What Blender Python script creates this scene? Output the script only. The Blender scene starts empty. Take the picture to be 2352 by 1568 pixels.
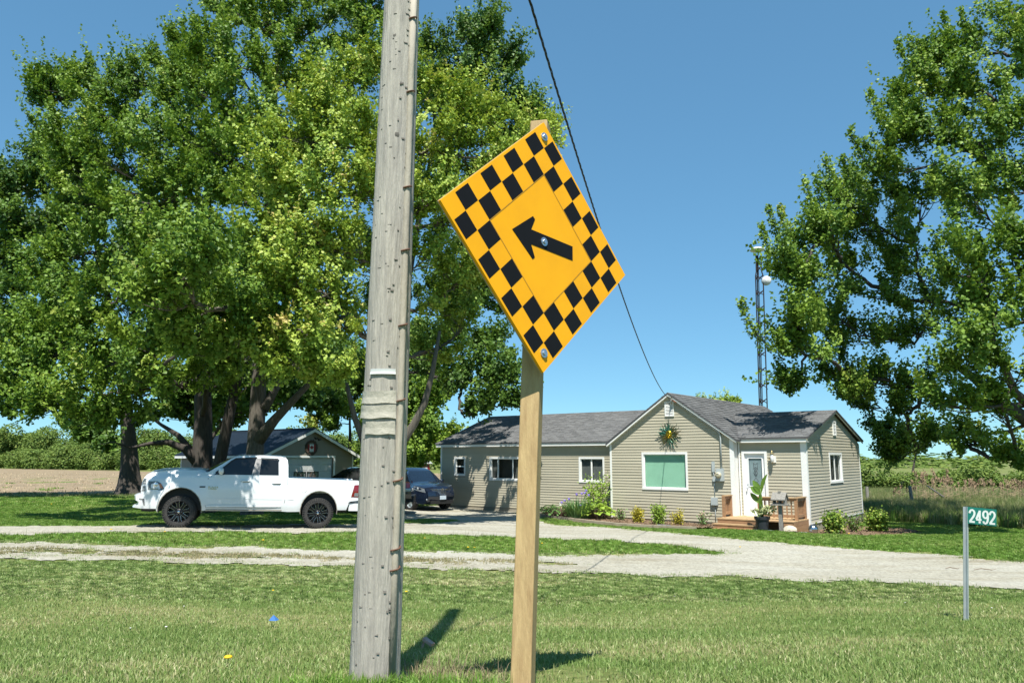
import bpy, bmesh, math, random
import numpy as np
from mathutils import Vector, Matrix, Euler

PI = math.pi
R = math.radians
scene = bpy.context.scene
COL = scene.collection

# ------------------------------------------------------------------ camera, sky, sun, exposure
CZ = 2.2                       # eye height above the level of the house lot
FPX = 1764.0                   # focal length for a 2352 px wide picture
PITCH = math.atan(266.0 / FPX)
cam_d = bpy.data.cameras.new("camera")
cam = bpy.data.objects.new("camera", cam_d)
COL.objects.link(cam)
cam_d.sensor_width = 36.0
cam_d.lens = 36.0 * FPX / 2352.0
cam_d.clip_start = 0.1
cam_d.clip_end = 4000.0
cam.location = (0, 0, CZ)
cam.rotation_euler = (R(90) + PITCH, 0, 0)
scene.camera = cam

SUN_EL, SUN_AZ = 62.0, -1.0     # light travels forward (+y), from behind the camera
world = bpy.data.worlds.new("World")
scene.world = world
world.use_nodes = True
wn = world.node_tree
wn.nodes.clear()
w_out = wn.nodes.new("ShaderNodeOutputWorld")
w_bg = wn.nodes.new("ShaderNodeBackground")
w_sky = wn.nodes.new("ShaderNodeTexSky")
w_sky.sky_type = 'NISHITA'
w_sky.sun_disc = False
w_sky.sun_elevation = R(SUN_EL)
w_sky.sun_rotation = R(180 + SUN_AZ)
w_sky.altitude = 200
w_sky.air_density = 0.65
w_sky.dust_density = 0.0
w_sky.ozone_density = 3.5
w_bg.inputs[1].default_value = 0.132
# the camera's rendering of a clear sky: flatter from zenith to horizon, a little bluer
w_gm = wn.nodes.new("ShaderNodeGamma"); w_gm.inputs[1].default_value = 0.5
w_hs = wn.nodes.new("ShaderNodeHueSaturation"); w_hs.inputs['Saturation'].default_value = 1.25
w_mx = wn.nodes.new("ShaderNodeMix"); w_mx.data_type = 'RGBA'; w_mx.blend_type = 'MULTIPLY'
w_mx.inputs[0].default_value = 1.0
w_mx.inputs[7].default_value = (0.92, 1.49, 1.66, 1)
wn.links.new(w_sky.outputs[0], w_gm.inputs[0]); wn.links.new(w_gm.outputs[0], w_hs.inputs['Color'])
wn.links.new(w_hs.outputs[0], w_mx.inputs[6]); wn.links.new(w_mx.outputs[2], w_bg.inputs[0])
wn.links.new(w_bg.outputs[0], w_out.inputs[0])

sun_d = bpy.data.lights.new("sun", 'SUN')
sun_d.energy = 5.0
sun_d.angle = R(0.53)
sun_d.color = (1.0, 0.965, 0.89)
sun = bpy.data.objects.new("sun", sun_d)
COL.objects.link(sun)
sun.rotation_euler = Euler((R(90 - SUN_EL), 0, R(-SUN_AZ)), 'XYZ')

scene.view_settings.view_transform = 'Standard'
scene.view_settings.look = 'None'
scene.view_settings.exposure = 0.75
scene.view_settings.gamma = 1.0
scene.view_settings.use_curve_mapping = False
scene.render.engine = 'CYCLES'
scene.cycles.max_bounces = 8
scene.cycles.transparent_max_bounces = 8

# ------------------------------------------------------------------ projection helpers (find real places from the photograph)
def ray(px, py):
    x = (px - 1176.0) / FPX
    y = -(py - 784.0) / FPX
    return Vector((x, math.cos(PITCH) - y * math.sin(PITCH), math.sin(PITCH) + y * math.cos(PITCH)))

def at_y(px, py, Y):
    d = ray(px, py)
    return Vector((0, 0, CZ)) + d * (Y / d.y)

def smooth(t):
    t = np.clip(t, 0, 1)
    return t * t * (3 - 2 * t)

_DY = np.array([-30, -6, 0, 2, 3.6, 5.5, 7.5, 12, 20, 26, 35, 60, 150, 600, 3000.])
_DD = np.array([.30, .35, .55, .78, 1.03, 1.30, 1.50, 1.74, 1.92, 2.23, 2.31, 2.38, 2.50, 3.2, 3.2])
_fy = np.linspace(-30, 160, 1901)
_fd = np.interp(_fy, _DY, _DD)
_k = np.hanning(41); _k /= _k.sum()
_fs = np.convolve(np.pad(_fd, 20, mode='edge'), _k, mode='valid')

def G(x, y):
    """ground height (numpy friendly)"""
    x = np.asarray(x, float); y = np.asarray(y, float)
    drop = np.where(y < 150, np.interp(y, _fy, _fs), np.interp(y, _DY, _DD))
    tilt = np.where(x > 0, 0.017 * np.clip(x, 0, 12), 0.025 * np.clip(x, -9, 0))
    w = smooth((y - 8) / 8) * (1 - smooth((y - 30) / 30))
    und = 0.025 * np.sin(x * 0.55 + 1.3) * np.sin(y * 0.47 + 0.4) + 0.012 * np.sin(x * 1.7 + y * 1.1)
    wu = smooth((y - 4) / 3)
    return CZ - drop - tilt * w + und * wu * (1 - smooth((y - 60) / 60))

def g(x, y):
    return float(G(x, y))

def ground_at(px, py):
    d = ray(px, py)
    o = Vector((0, 0, CZ))
    lo, t = 0.5, 0.5
    while t < 700:
        p = o + d * t
        if p.z < g(p.x, p.y):
            break
        lo = t
        t *= 1.03
    hi = t
    for _ in range(40):
        m = 0.5 * (lo + hi)
        p = o + d * m
        if p.z < g(p.x, p.y): hi = m
        else: lo = m
    p = o + d * hi
    return Vector((p.x, p.y, g(p.x, p.y)))

# ------------------------------------------------------------------ materials
def new_mat(name):
    m = bpy.data.materials.new(name)
    m.use_nodes = True
    nt = m.node_tree
    nt.nodes.clear()
    out = nt.nodes.new("ShaderNodeOutputMaterial")
    return m, nt, out

def _noise(nt, coord, scale, detail=4, rough=0.6, stretch=None):
    n = nt.nodes.new("ShaderNodeTexNoise")
    n.inputs['Scale'].default_value = scale
    n.inputs['Detail'].default_value = detail
    n.inputs['Roughness'].default_value = rough
    if stretch:
        mp = nt.nodes.new("ShaderNodeMapping")
        mp.inputs['Scale'].default_value = stretch
        nt.links.new(coord, mp.inputs[0])
        coord = mp.outputs[0]
    nt.links.new(coord, n.inputs['Vector'])
    return n

def _ramp(nt, fac, stops):
    r = nt.nodes.new("ShaderNodeValToRGB")
    e = r.color_ramp.elements
    while len(e) < len(stops): e.new(0.5)
    for el, (p, c) in zip(e, stops):
        el.position = p
        el.color = (c[0], c[1], c[2], 1)
    nt.links.new(fac, r.inputs[0])
    return r

def _mix(nt, fac, a, b, blend='MIX'):
    m = nt.nodes.new("ShaderNodeMix")
    m.data_type = 'RGBA'
    m.blend_type = blend
    if isinstance(fac, (int, float)): m.inputs[0].default_value = fac
    else: nt.links.new(fac, m.inputs[0])
    for i, v in ((6, a), (7, b)):
        if isinstance(v, (tuple, list)): m.inputs[i].default_value = (v[0], v[1], v[2], 1)
        else: nt.links.new(v, m.inputs[i])
    return m.outputs[2]

def pmat(name, c, rough=0.6, c2=None, scale=8, stretch=None, bump=0.0, bscale=None, metal=0.0, coat=0.0, spec=0.5, detail=5, lo=0.35, hi=0.65, obj=True, rnd=0.0, emit=None):
    """principled material: two colours mixed by noise, bump from noise, small per-object variation"""
    m, nt, out = new_mat(name)
    b = nt.nodes.new("ShaderNodeBsdfPrincipled")
    nt.links.new(b.outputs[0], out.inputs[0])
    tc = nt.nodes.new("ShaderNodeTexCoord")
    co = tc.outputs['Object'] if obj else tc.outputs['Generated']
    b.inputs['Roughness'].default_value = rough
    b.inputs['Metallic'].default_value = metal
    b.inputs['Specular IOR Level'].default_value = spec
    b.inputs['Coat Weight'].default_value = coat
    b.inputs['Coat Roughness'].default_value = 0.04
    if c2 is None:
        c2 = tuple(v * 0.86 for v in c)
    n = _noise(nt, co, scale, detail, 0.62, stretch)
    rp = _ramp(nt, n.outputs[0], [(lo, c), (hi, c2)])
    colr = rp.outputs[0]
    if rnd:
        oi = nt.nodes.new("ShaderNodeObjectInfo")
        hv = nt.nodes.new("ShaderNodeHueSaturation")
        mr = nt.nodes.new("ShaderNodeMapRange")
        mr.inputs[3].default_value = 1 - rnd
        mr.inputs[4].default_value = 1 + rnd
        nt.links.new(oi.outputs['Random'], mr.inputs[0])
        nt.links.new(mr.outputs[0], hv.inputs['Value'])
        nt.links.new(colr, hv.inputs['Color'])
        colr = hv.outputs[0]
    nt.links.new(colr, b.inputs['Base Color'])
    if bump:
        n2 = _noise(nt, co, bscale or scale * 3, 4, 0.6, stretch)
        bp = nt.nodes.new("ShaderNodeBump")
        bp.inputs['Strength'].default_value = bump
        bp.inputs['Distance'].default_value = 0.02
        nt.links.new(n2.outputs[0], bp.inputs['Height'])
        nt.links.new(bp.outputs[0], b.inputs['Normal'])
    return m

def leaf_mat(name, stops, trans=0.26, rough=0.5, spec=0.28, tcol=(0.22, 0.34, 0.03), glob=None):
    """leaf: colour from the per-leaf 'tint' attribute, lets light through"""
    m, nt, out = new_mat(name)
    at = nt.nodes.new("ShaderNodeAttribute")
    at.attribute_name = "tint"
    rp = _ramp(nt, at.outputs['Fac'], stops)
    colr = rp.outputs[0]
    b = nt.nodes.new("ShaderNodeBsdfPrincipled")
    b.inputs['Roughness'].default_value = rough
    b.inputs['Specular IOR Level'].default_value = spec
    t = nt.nodes.new("ShaderNodeBsdfTranslucent")
    mixc = _mix(nt, 0.55, colr, tcol)
    nt.links.new(colr, b.inputs['Base Color'])
    nt.links.new(mixc, t.inputs['Color'])
    ms = nt.nodes.new("ShaderNodeMixShader")
    ms.inputs[0].default_value = trans
    nt.links.new(b.outputs[0], ms.inputs[1])
    nt.links.new(t.outputs[0], ms.inputs[2])
    nt.links.new(ms.outputs[0], out.inputs[0])
    return m

def glass_mat(name, tint=(0.02, 0.025, 0.03), rough=0.03, alpha=0.85):
    m, nt, out = new_mat(name)
    b = nt.nodes.new("ShaderNodeBsdfPrincipled")
    b.inputs['Base Color'].default_value = (*tint, 1)
    b.inputs['Roughness'].default_value = rough
    b.inputs['Specular IOR Level'].default_value = 0.6
    t = nt.nodes.new("ShaderNodeBsdfTransparent")
    t.inputs[0].default_value = (0.94, 0.97, 0.955, 1)
    ms = nt.nodes.new("ShaderNodeMixShader")
    ms.inputs[0].default_value = alpha
    nt.links.new(t.outputs[0], ms.inputs[1])
    nt.links.new(b.outputs[0], ms.inputs[2])
    nt.links.new(ms.outputs[0], out.inputs[0])
    return m

def ground_mat(name, kind):
    m, nt, out = new_mat(name)
    b = nt.nodes.new("ShaderNodeBsdfPrincipled")
    b.inputs['Roughness'].default_value = 0.95
    b.inputs['Specular IOR Level'].default_value = 0.15
    nt.links.new(b.outputs[0], out.inputs[0])
    geo = nt.nodes.new("ShaderNodeNewGeometry")
    co = geo.outputs['Position']
    if kind == 'lawn':
        n1 = _noise(nt, co, 0.9, 4, 0.6, (0.35, 1, 1))
        n2 = _noise(nt, co, 14, 4, 0.7)
        r1 = _ramp(nt, n1.outputs[0], [(0.36, (0.12, 0.17, 0.045)), (0.56, (0.20, 0.215, 0.08)), (0.72, (0.33, 0.28, 0.15))])
        r2 = _ramp(nt, n2.outputs[0], [(0.3, (0.45, 0.5, 0.4)), (0.7, (1.15, 1.15, 1.05))])
        c = _mix(nt, 1.0, r1.outputs[0], r2.outputs[0], 'MULTIPLY')
        nb, st = _noise(nt, co, 40, 3, 0.7), 0.7
    elif kind == 'gravel':
        n1 = _noise(nt, co, 0.8, 4, 0.65, (0.35, 1.2, 1))
        n2 = _noise(nt, co, 30, 3, 0.8)
        v = nt.nodes.new("ShaderNodeTexVoronoi")
        v.inputs['Scale'].default_value = 26
        nt.links.new(co, v.inputs['Vector'])
        r1 = _ramp(nt, n1.outputs[0], [(0.36, (0.40, 0.385, 0.325)), (0.56, (0.345, 0.325, 0.26)), (0.74, (0.245, 0.215, 0.15))])
        r2 = _ramp(nt, v.outputs['Color'], [(0.0, (0.62, 0.62, 0.62)), (0.6, (1.0, 1.0, 1.0)), (1.0, (1.22, 1.22, 1.2))])
        c = _mix(nt, 0.8, r1.outputs[0], r2.outputs[0], 'MULTIPLY')
        nb, st = n2, 0.6
    elif kind == 'field':
        n1 = _noise(nt, co, 0.12, 5, 0.65, (0.5, 1.6, 1))
        n2 = _noise(nt, co, 3.2, 4, 0.75, (0.5, 1.5, 1))
        r1 = _ramp(nt, n1.outputs[0], [(0.3, (0.20, 0.155, 0.105)), (0.55, (0.27, 0.21, 0.14)), (0.75, (0.215, 0.185, 0.11))])
        r2 = _ramp(nt, n2.outputs[0], [(0.3, (0.62, 0.6, 0.56)), (0.68, (1.25, 1.25, 1.2))])
        c = _mix(nt, 1.0, r1.outputs[0], r2.outputs[0], 'MULTIPLY')
        nb, st = n2, 0.8
    elif kind == 'mulch':
        n1 = _noise(nt, co, 9, 4, 0.8)
        n2 = _noise(nt, co, 38, 3, 0.8)
        r1 = _ramp(nt, n1.outputs[0], [(0.3, (0.13, 0.085, 0.05)), (0.55, (0.23, 0.16, 0.105)), (0.75, (0.33, 0.25, 0.17))])
        c = r1.outputs[0]
        nb, st = n2, 1.0
    else:   # meadow soil
        n1 = _noise(nt, co, 1.2, 4, 0.6)
        r1 = _ramp(nt, n1.outputs[0], [(0.3, (0.09, 0.12, 0.035)), (0.7, (0.19, 0.18, 0.08))])
        c = r1.outputs[0]
        nb, st = n1, 0.5
    nt.links.new(c, b.inputs['Base Color'])
    bp = nt.nodes.new("ShaderNodeBump")
    bp.inputs['Strength'].default_value = st
    bp.inputs['Distance'].default_value = 0.03
    nt.links.new(nb.outputs[0], bp.inputs['Height'])
    nt.links.new(bp.outputs[0], b.inputs['Normal'])
    return m

def blade_mat(name, lo, mid, dry, scale=0.9, stretch=(0.35, 1, 1), trans=0.25):
    """grass blades: lawn colour drifts over the ground, every blade has its own tint"""
    m, nt, out = new_mat(name)
    geo = nt.nodes.new("ShaderNodeNewGeometry")
    n1 = _noise(nt, geo.outputs['Position'], scale, 4, 0.65, stretch)
    at = nt.nodes.new("ShaderNodeAttribute")
    at.attribute_name = "tint"
    add = nt.nodes.new("ShaderNodeMath"); add.operation = 'MULTIPLY_ADD'
    add.inputs[1].default_value = 0.34
    nt.links.new(at.outputs['Fac'], add.inputs[0])
    nt.links.new(n1.outputs[0], add.inputs[2])
    rp = _ramp(nt, add.outputs[0], [(0.40, lo), (0.64, mid), (0.86, dry)])
    b = nt.nodes.new("ShaderNodeBsdfPrincipled")
    b.inputs['Roughness'].default_value = 0.5
    b.inputs['Specular IOR Level'].default_value = 0.35
    t = nt.nodes.new("ShaderNodeBsdfTranslucent")
    nt.links.new(rp.outputs[0], b.inputs['Base Color'])
    nt.links.new(rp.outputs[0], t.inputs['Color'])
    ms = nt.nodes.new("ShaderNodeMixShader")
    ms.inputs[0].default_value = trans
    nt.links.new(b.outputs[0], ms.inputs[1])
    nt.links.new(t.outputs[0], ms.inputs[2])
    nt.links.new(ms.outputs[0], out.inputs[0])
    return m

M = {}
M['lawn'] = ground_mat('lawn_soil', 'lawn')
M['gravel'] = ground_mat('gravel', 'gravel')
M['field'] = ground_mat('stubble', 'field')
M['mulch'] = ground_mat('bark_mulch', 'mulch')
M['meadow'] = ground_mat('meadow_soil', 'meadow')
M['blade'] = blade_mat('grass_blade', (0.17, 0.26, 0.065), (0.285, 0.35, 0.12), (0.49, 0.45, 0.255))
M['blade_far'] = blade_mat('greener_grass_blade', (0.115, 0.225, 0.03), (0.21, 0.34, 0.055), (0.34, 0.37, 0.13), scale=0.6)  # deeper green than the verge blades
M['dryblade'] = blade_mat('dry_grass_blade', (0.26, 0.24, 0.11), (0.42, 0.36, 0.21), (0.52, 0.44, 0.28), scale=1.2)
M['tall'] = blade_mat('tall_grass', (0.14, 0.20, 0.055), (0.28, 0.29, 0.115), (0.50, 0.43, 0.25), scale=0.5)
M['siding'] = pmat('vinyl_siding', (0.45, 0.413, 0.315), 0.5, (0.40, 0.367, 0.278), scale=0.9, rnd=0.05, stretch=(0.5, 0.5, 1.5), spec=0.3)
M['wall'] = pmat('wall_sheathing', (0.30, 0.27, 0.21), 0.8)
M['white'] = pmat('white_vinyl', (0.80, 0.80, 0.77), 0.45, (0.74, 0.74, 0.71), scale=2.5, spec=0.4)
M['door'] = pmat('white_door_paint', (0.80, 0.81, 0.81), 0.4, (0.77, 0.78, 0.78), scale=3)
M['shingle'] = pmat('asphalt_shingle', (0.115, 0.115, 0.12), 0.92, (0.075, 0.075, 0.08), scale=5, bump=0.5, bscale=60, spec=0.25, lo=0.25, hi=0.75)
M['concrete'] = pmat('concrete', (0.36, 0.34, 0.30), 0.9, (0.25, 0.235, 0.2), scale=5, bump=0.5)
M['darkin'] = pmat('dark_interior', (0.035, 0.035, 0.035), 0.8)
M['curtain'] = pmat('curtain', (0.10, 0.11, 0.10), 0.9, (0.05, 0.05, 0.05), scale=14, stretch=(3, 1, 0.3))
M['glass'] = glass_mat('window_glass', (0.02, 0.025, 0.028), 0.02, 0.10)
M['glass_dark'] = glass_mat('tinted_glass', (0.008, 0.009, 0.010), 0.03, 0.94)
M['glass_door'] = pmat('obscured_glass', (0.20, 0.27, 0.29), 0.12, (0.15, 0.21, 0.23), scale=6, spec=0.8)
M['lead'] = pmat('lead_came', (0.05, 0.055, 0.06), 0.5)
M['blind_green'] = pmat('green_blind', (0.42, 0.76, 0.55), 0.55, (0.38, 0.70, 0.50), scale=3)
M['blind_dark'] = pmat('dark_blind', (0.16, 0.17, 0.165), 0.6)
M['cedar'] = pmat('cedar_deck', (0.375, 0.215, 0.11), 0.7, (0.28, 0.155, 0.08), scale=4, stretch=(1, 1, 6), bump=0.3, rnd=0.16)
M['cedar_top'] = pmat('weathered_deck', (0.46, 0.31, 0.16), 0.75, (0.36, 0.235, 0.125), scale=5, stretch=(1, 6, 1), bump=0.3, rnd=0.12)
M['greywood'] = pmat('grey_wood', (0.28, 0.265, 0.235), 0.85, (0.18, 0.17, 0.15), scale=7, stretch=(4, 4, 1), bump=0.5, rnd=0.1)
M['galv'] = pmat('galvanised', (0.50, 0.54, 0.55), 0.45, (0.42, 0.46, 0.47), scale=12, metal=0.55)
M['meterbox'] = pmat('grey_box', (0.42, 0.46, 0.46), 0.5, (0.37, 0.41, 0.41), scale=4)
M['dial'] = pmat('meter_dial', (0.50, 0.47, 0.33), 0.25, (0.42, 0.39, 0.28))
M['brass'] = pmat('brass', (0.70, 0.55, 0.26), 0.3, (0.6, 0.46, 0.2), metal=0.8)
M['ray'] = pmat('patina_metal', (0.03, 0.16, 0.115), 0.35, (0.20, 0.135, 0.03), scale=2.2, metal=0.6, lo=0.42, hi=0.62)
M['face'] = pmat('gold_metal', (0.55, 0.38, 0.03), 0.22, (0.40, 0.26, 0.02), scale=10, metal=0.9)
M['copper'] = pmat('copper_metal', (0.22, 0.07, 0.035), 0.4, metal=0.6)
M['pole'] = pmat('weathered_pole', (0.46, 0.425, 0.36), 0.9, (0.27, 0.25, 0.22), scale=6, stretch=(7, 7, 0.55), bump=0.6, bscale=14, lo=0.3, hi=0.72)
M['mould'] = pmat('pole_moulding', (0.42, 0.375, 0.295), 0.8, (0.31, 0.28, 0.225), scale=5, stretch=(3, 3, 0.6), bump=0.4)
M['rust'] = pmat('rusty_steel', (0.17, 0.075, 0.04), 0.8, (0.08, 0.045, 0.03), scale=40)
M['tin'] = pmat('old_tin_tag', (0.44, 0.41, 0.335), 0.6, (0.33, 0.31, 0.25), scale=8, bump=0.4, bscale=18)
M['tag'] = pmat('white_tag', (0.58, 0.60, 0.58), 0.35, (0.48, 0.50, 0.48), scale=14)
M['newpost'] = pmat('treated_lumber', (0.44, 0.315, 0.145), 0.75, (0.31, 0.205, 0.09), scale=5, stretch=(7, 7, 0.5), bump=0.3, lo=0.3, hi=0.7)
M['polescar'] = pmat('pole_scar', (0.085, 0.075, 0.065), 0.95, (0.15, 0.14, 0.12), scale=30)
M['knot'] = pmat('lumber_knot', (0.36, 0.21, 0.09), 0.7, (0.29, 0.16, 0.07), scale=20)
M['yellow'] = pmat('sign_yellow', (0.80, 0.365, 0.003), 0.5, (0.72, 0.32, 0.004), scale=4, spec=0.25, lo=.4, hi=.8)
M['black'] = pmat('sign_black', (0.008, 0.008, 0.009), 0.6, spec=0.12)
M['seam'] = pmat('sign_line', (0.42, 0.21, 0.01), 0.5)
M['signback'] = pmat('plywood_edge', (0.42, 0.33, 0.2), 0.8)
M['bolt'] = pmat('zinc_bolt', (0.55, 0.6, 0.65), 0.3, metal=0.9)
M['signgreen'] = pmat('sign_green', (0.010, 0.16, 0.125), 0.4, (0.009, 0.145, 0.112))
M['digit'] = pmat('sign_white', (0.62, 0.66, 0.63), 0.45)
M['paint'] = pmat('white_car_paint', (0.70, 0.715, 0.72), 0.28, (0.685, 0.70, 0.705), scale=0.7, coat=0.6)
M['black_paint'] = pmat('black_car_paint', (0.008, 0.008, 0.009), 0.2, coat=1.0)
M['blue_paint'] = pmat('dark_blue_car_paint', (0.012, 0.02, 0.042), 0.22, (0.010, 0.017, 0.036), coat=1.0, metal=0.3)
M['plastic'] = pmat('black_plastic', (0.015, 0.015, 0.016), 0.55)
M['pillar'] = pmat('pillar_trim', (0.22, 0.21, 0.205), 0.4)
M['tyre'] = pmat('tyre_rubber', (0.022, 0.022, 0.022), 0.85, (0.045, 0.042, 0.038), scale=14, bump=0.5)
M['rim'] = pmat('black_rim', (0.008, 0.008, 0.009), 0.35, spec=0.25)
M['milled'] = pmat('milled_alloy', (0.62, 0.63, 0.65), 0.25, metal=0.95)
M['chrome'] = pmat('chrome', (0.72, 0.74, 0.76), 0.1, metal=1.0)
M['lamp_clear'] = pmat('clear_lens', (0.30, 0.33, 0.35), 0.08, (0.22, 0.25, 0.27), scale=10, coat=1.0, metal=0.4)
M['lamp_dark'] = pmat('smoked_lens', (0.055, 0.06, 0.065), 0.08, (0.03, 0.033, 0.036), scale=6, coat=1.0)
M['lamp_white'] = pmat('bulb_reflector', (0.75, 0.77, 0.78), 0.12, metal=0.6, coat=1.0)
M['amber'] = pmat('amber_lens', (0.45, 0.13, 0.02), 0.15, coat=1.0)
M['red'] = pmat('red_lens', (0.22, 0.008, 0.008), 0.12, (0.15, 0.005, 0.005), scale=9, coat=1.0)
M['plate'] = pmat('licence_plate', (0.52, 0.60, 0.66), 0.4, (0.38, 0.46, 0.54), scale=30)
M['dirt_shade'] = pmat('dirt_and_shade_trim', (0.30, 0.27, 0.22), 0.9)  # dirt and joint lines, also the shade painted under the door handles
M['bluemetal'] = pmat('blue_metal_roof', (0.034, 0.050, 0.072), 0.42, (0.027, 0.041, 0.06), scale=2, metal=0.4, spec=0.6)
M['g_siding'] = pmat('garage_siding', (0.27, 0.235, 0.185), 0.55, (0.245, 0.21, 0.165), scale=1.2, rnd=0.05)
M['g_door'] = pmat('garage_door_paint', (0.60, 0.61, 0.59), 0.5, (0.55, 0.56, 0.54), scale=3)
M['flagred'] = pmat('flag_red', (0.30, 0.015, 0.015), 0.6)
M['flagwhite'] = pmat('flag_white', (0.70, 0.70, 0.68), 0.6)
M['wreath'] = pmat('wreath_twigs', (0.10, 0.065, 0.045), 0.9)
M['bark'] = pmat('maple_bark', (0.088, 0.075, 0.062), 0.95, (0.038, 0.032, 0.027), scale=5, stretch=(4, 4, 0.7), bump=1.0, bscale=9, lo=0.3, hi=0.7)
M['bark_pale'] = pmat('maple_bark_grey', (0.15, 0.132, 0.106), 0.95, (0.072, 0.062, 0.05), scale=5, stretch=(4, 4, 0.7), bump=1.0, bscale=9)
M['tower'] = pmat('tower_steel', (0.016, 0.014, 0.015), 0.95, (0.03, 0.018, 0.015), scale=6)
M['radome'] = pmat('radome_white', (0.75, 0.76, 0.75), 0.4)
M['wire'] = pmat('black_cable', (0.012, 0.012, 0.013), 0.5)
M['pot'] = pmat('charcoal_pot', (0.028, 0.033, 0.04), 0.55, (0.022, 0.026, 0.032), scale=6)
M['slate'] = pmat('grey_flagstone', (0.34, 0.36, 0.36), 0.8, (0.24, 0.26, 0.26), scale=7, bump=0.4)
M['bluestone'] = pmat('blue_flagstone', (0.10, 0.125, 0.14), 0.8, (0.075, 0.09, 0.10), scale=7, bump=0.4)
M['rock'] = pmat('pale_rock', (0.66, 0.60, 0.47), 0.9, (0.50, 0.44, 0.33), scale=6, bump=0.7)
M['pinkrock'] = pmat('pinkish_rock', (0.48, 0.34, 0.23), 0.9, (0.40, 0.28, 0.19), scale=6, bump=0.6)
M['silver'] = pmat('silver_ball', (0.58, 0.60, 0.62), 0.22, metal=1.0)
M['edging'] = pmat('concrete_edging', (0.37, 0.31, 0.225), 0.9, (0.27, 0.225, 0.165), scale=3, bump=0.5, rnd=0.08)
M['redbarn'] = pmat('barn_red', (0.26, 0.02, 0.02), 0.7)
M['brickred'] = pmat('broken_brick', (0.50, 0.33, 0.26), 0.9, (0.40, 0.25, 0.19), scale=12, bump=0.6)
M['flower_y'] = pmat('dandelion_yellow', (0.80, 0.50, 0.01), 0.7)
M['flower_v'] = pmat('iris_violet', (0.22, 0.15, 0.52), 0.6, (0.30, 0.22, 0.62), scale=20)
M['flower_w'] = pmat('clover_white', (0.72, 0.72, 0.66), 0.7)
M['bluescrap'] = pmat('blue_plastic', (0.05, 0.16, 0.42), 0.4)
M['reed'] = pmat('dry_reed', (0.42, 0.32, 0.19), 0.85, (0.33, 0.25, 0.15), scale=1.5)
M['plume'] = pmat('reed_plume', (0.34, 0.24, 0.15), 0.95, (0.27, 0.19, 0.12), scale=6)
M['stub'] = pmat('corn_stubble', (0.55, 0.44, 0.28), 0.9, (0.4, 0.3, 0.19), scale=0.8)
M['stem'] = pmat('woody_stem', (0.17, 0.12, 0.08), 0.9)
M['cutstem'] = pmat('cut_stem_end', (0.55, 0.42, 0.25), 0.9)
M['dead'] = pmat('dead_weed', (0.24, 0.19, 0.115), 0.95, (0.15, 0.115, 0.07), scale=10)

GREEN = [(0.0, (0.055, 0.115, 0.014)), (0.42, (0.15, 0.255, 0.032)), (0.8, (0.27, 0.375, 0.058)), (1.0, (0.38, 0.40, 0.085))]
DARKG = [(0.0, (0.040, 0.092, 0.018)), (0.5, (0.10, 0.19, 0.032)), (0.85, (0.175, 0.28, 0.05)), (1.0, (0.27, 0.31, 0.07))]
YELG = [(0.0, (0.14, 0.235, 0.026)), (0.4, (0.285, 0.405, 0.056)), (0.8, (0.43, 0.51, 0.095)), (1.0, (0.52, 0.42, 0.15))]
M['leaf'] = leaf_mat('maple_leaf', GREEN)
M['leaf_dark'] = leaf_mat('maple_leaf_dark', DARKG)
M['leaf_yellow'] = leaf_mat('young_maple_leaf', YELG, tcol=(0.36, 0.38, 0.03))
M['leaf_far'] = leaf_mat('distant_leaf', [(0.0, (0.075, 0.125, 0.035)), (0.5, (0.15, 0.225, 0.052)), (1.0, (0.25, 0.30, 0.075))], trans=0.25, spec=0.15, rough=0.7)
M['leaf_lime'] = leaf_mat('lime_leaf', [(0.0, (0.20, 0.32, 0.04)), (1.0, (0.36, 0.50, 0.08))], tcol=(0.35, 0.45, 0.05))
M['leaf_gold'] = leaf_mat('golden_leaf', [(0.0, (0.30, 0.30, 0.03)), (1.0, (0.52, 0.44, 0.05))], tcol=(0.5, 0.45, 0.05))
M['leaf_hosta'] = leaf_mat('hosta_leaf', [(0.0, (0.085, 0.18, 0.045)), (1.0, (0.19, 0.33, 0.10))])
M['leaf_iris'] = leaf_mat('iris_leaf', [(0.0, (0.07, 0.15, 0.05)), (1.0, (0.16, 0.27, 0.10))], trans=0.2)
M['leaf_var'] = leaf_mat('variegated_leaf', [(0.0, (0.30, 0.36, 0.14)), (1.0, (0.55, 0.55, 0.32))], trans=0.2)
M['leaf_canna'] = leaf_mat('broad_leaf', [(0.0, (0.12, 0.22, 0.04)), (1.0, (0.18, 0.30, 0.05))], trans=0.3, rough=0.3)

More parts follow.
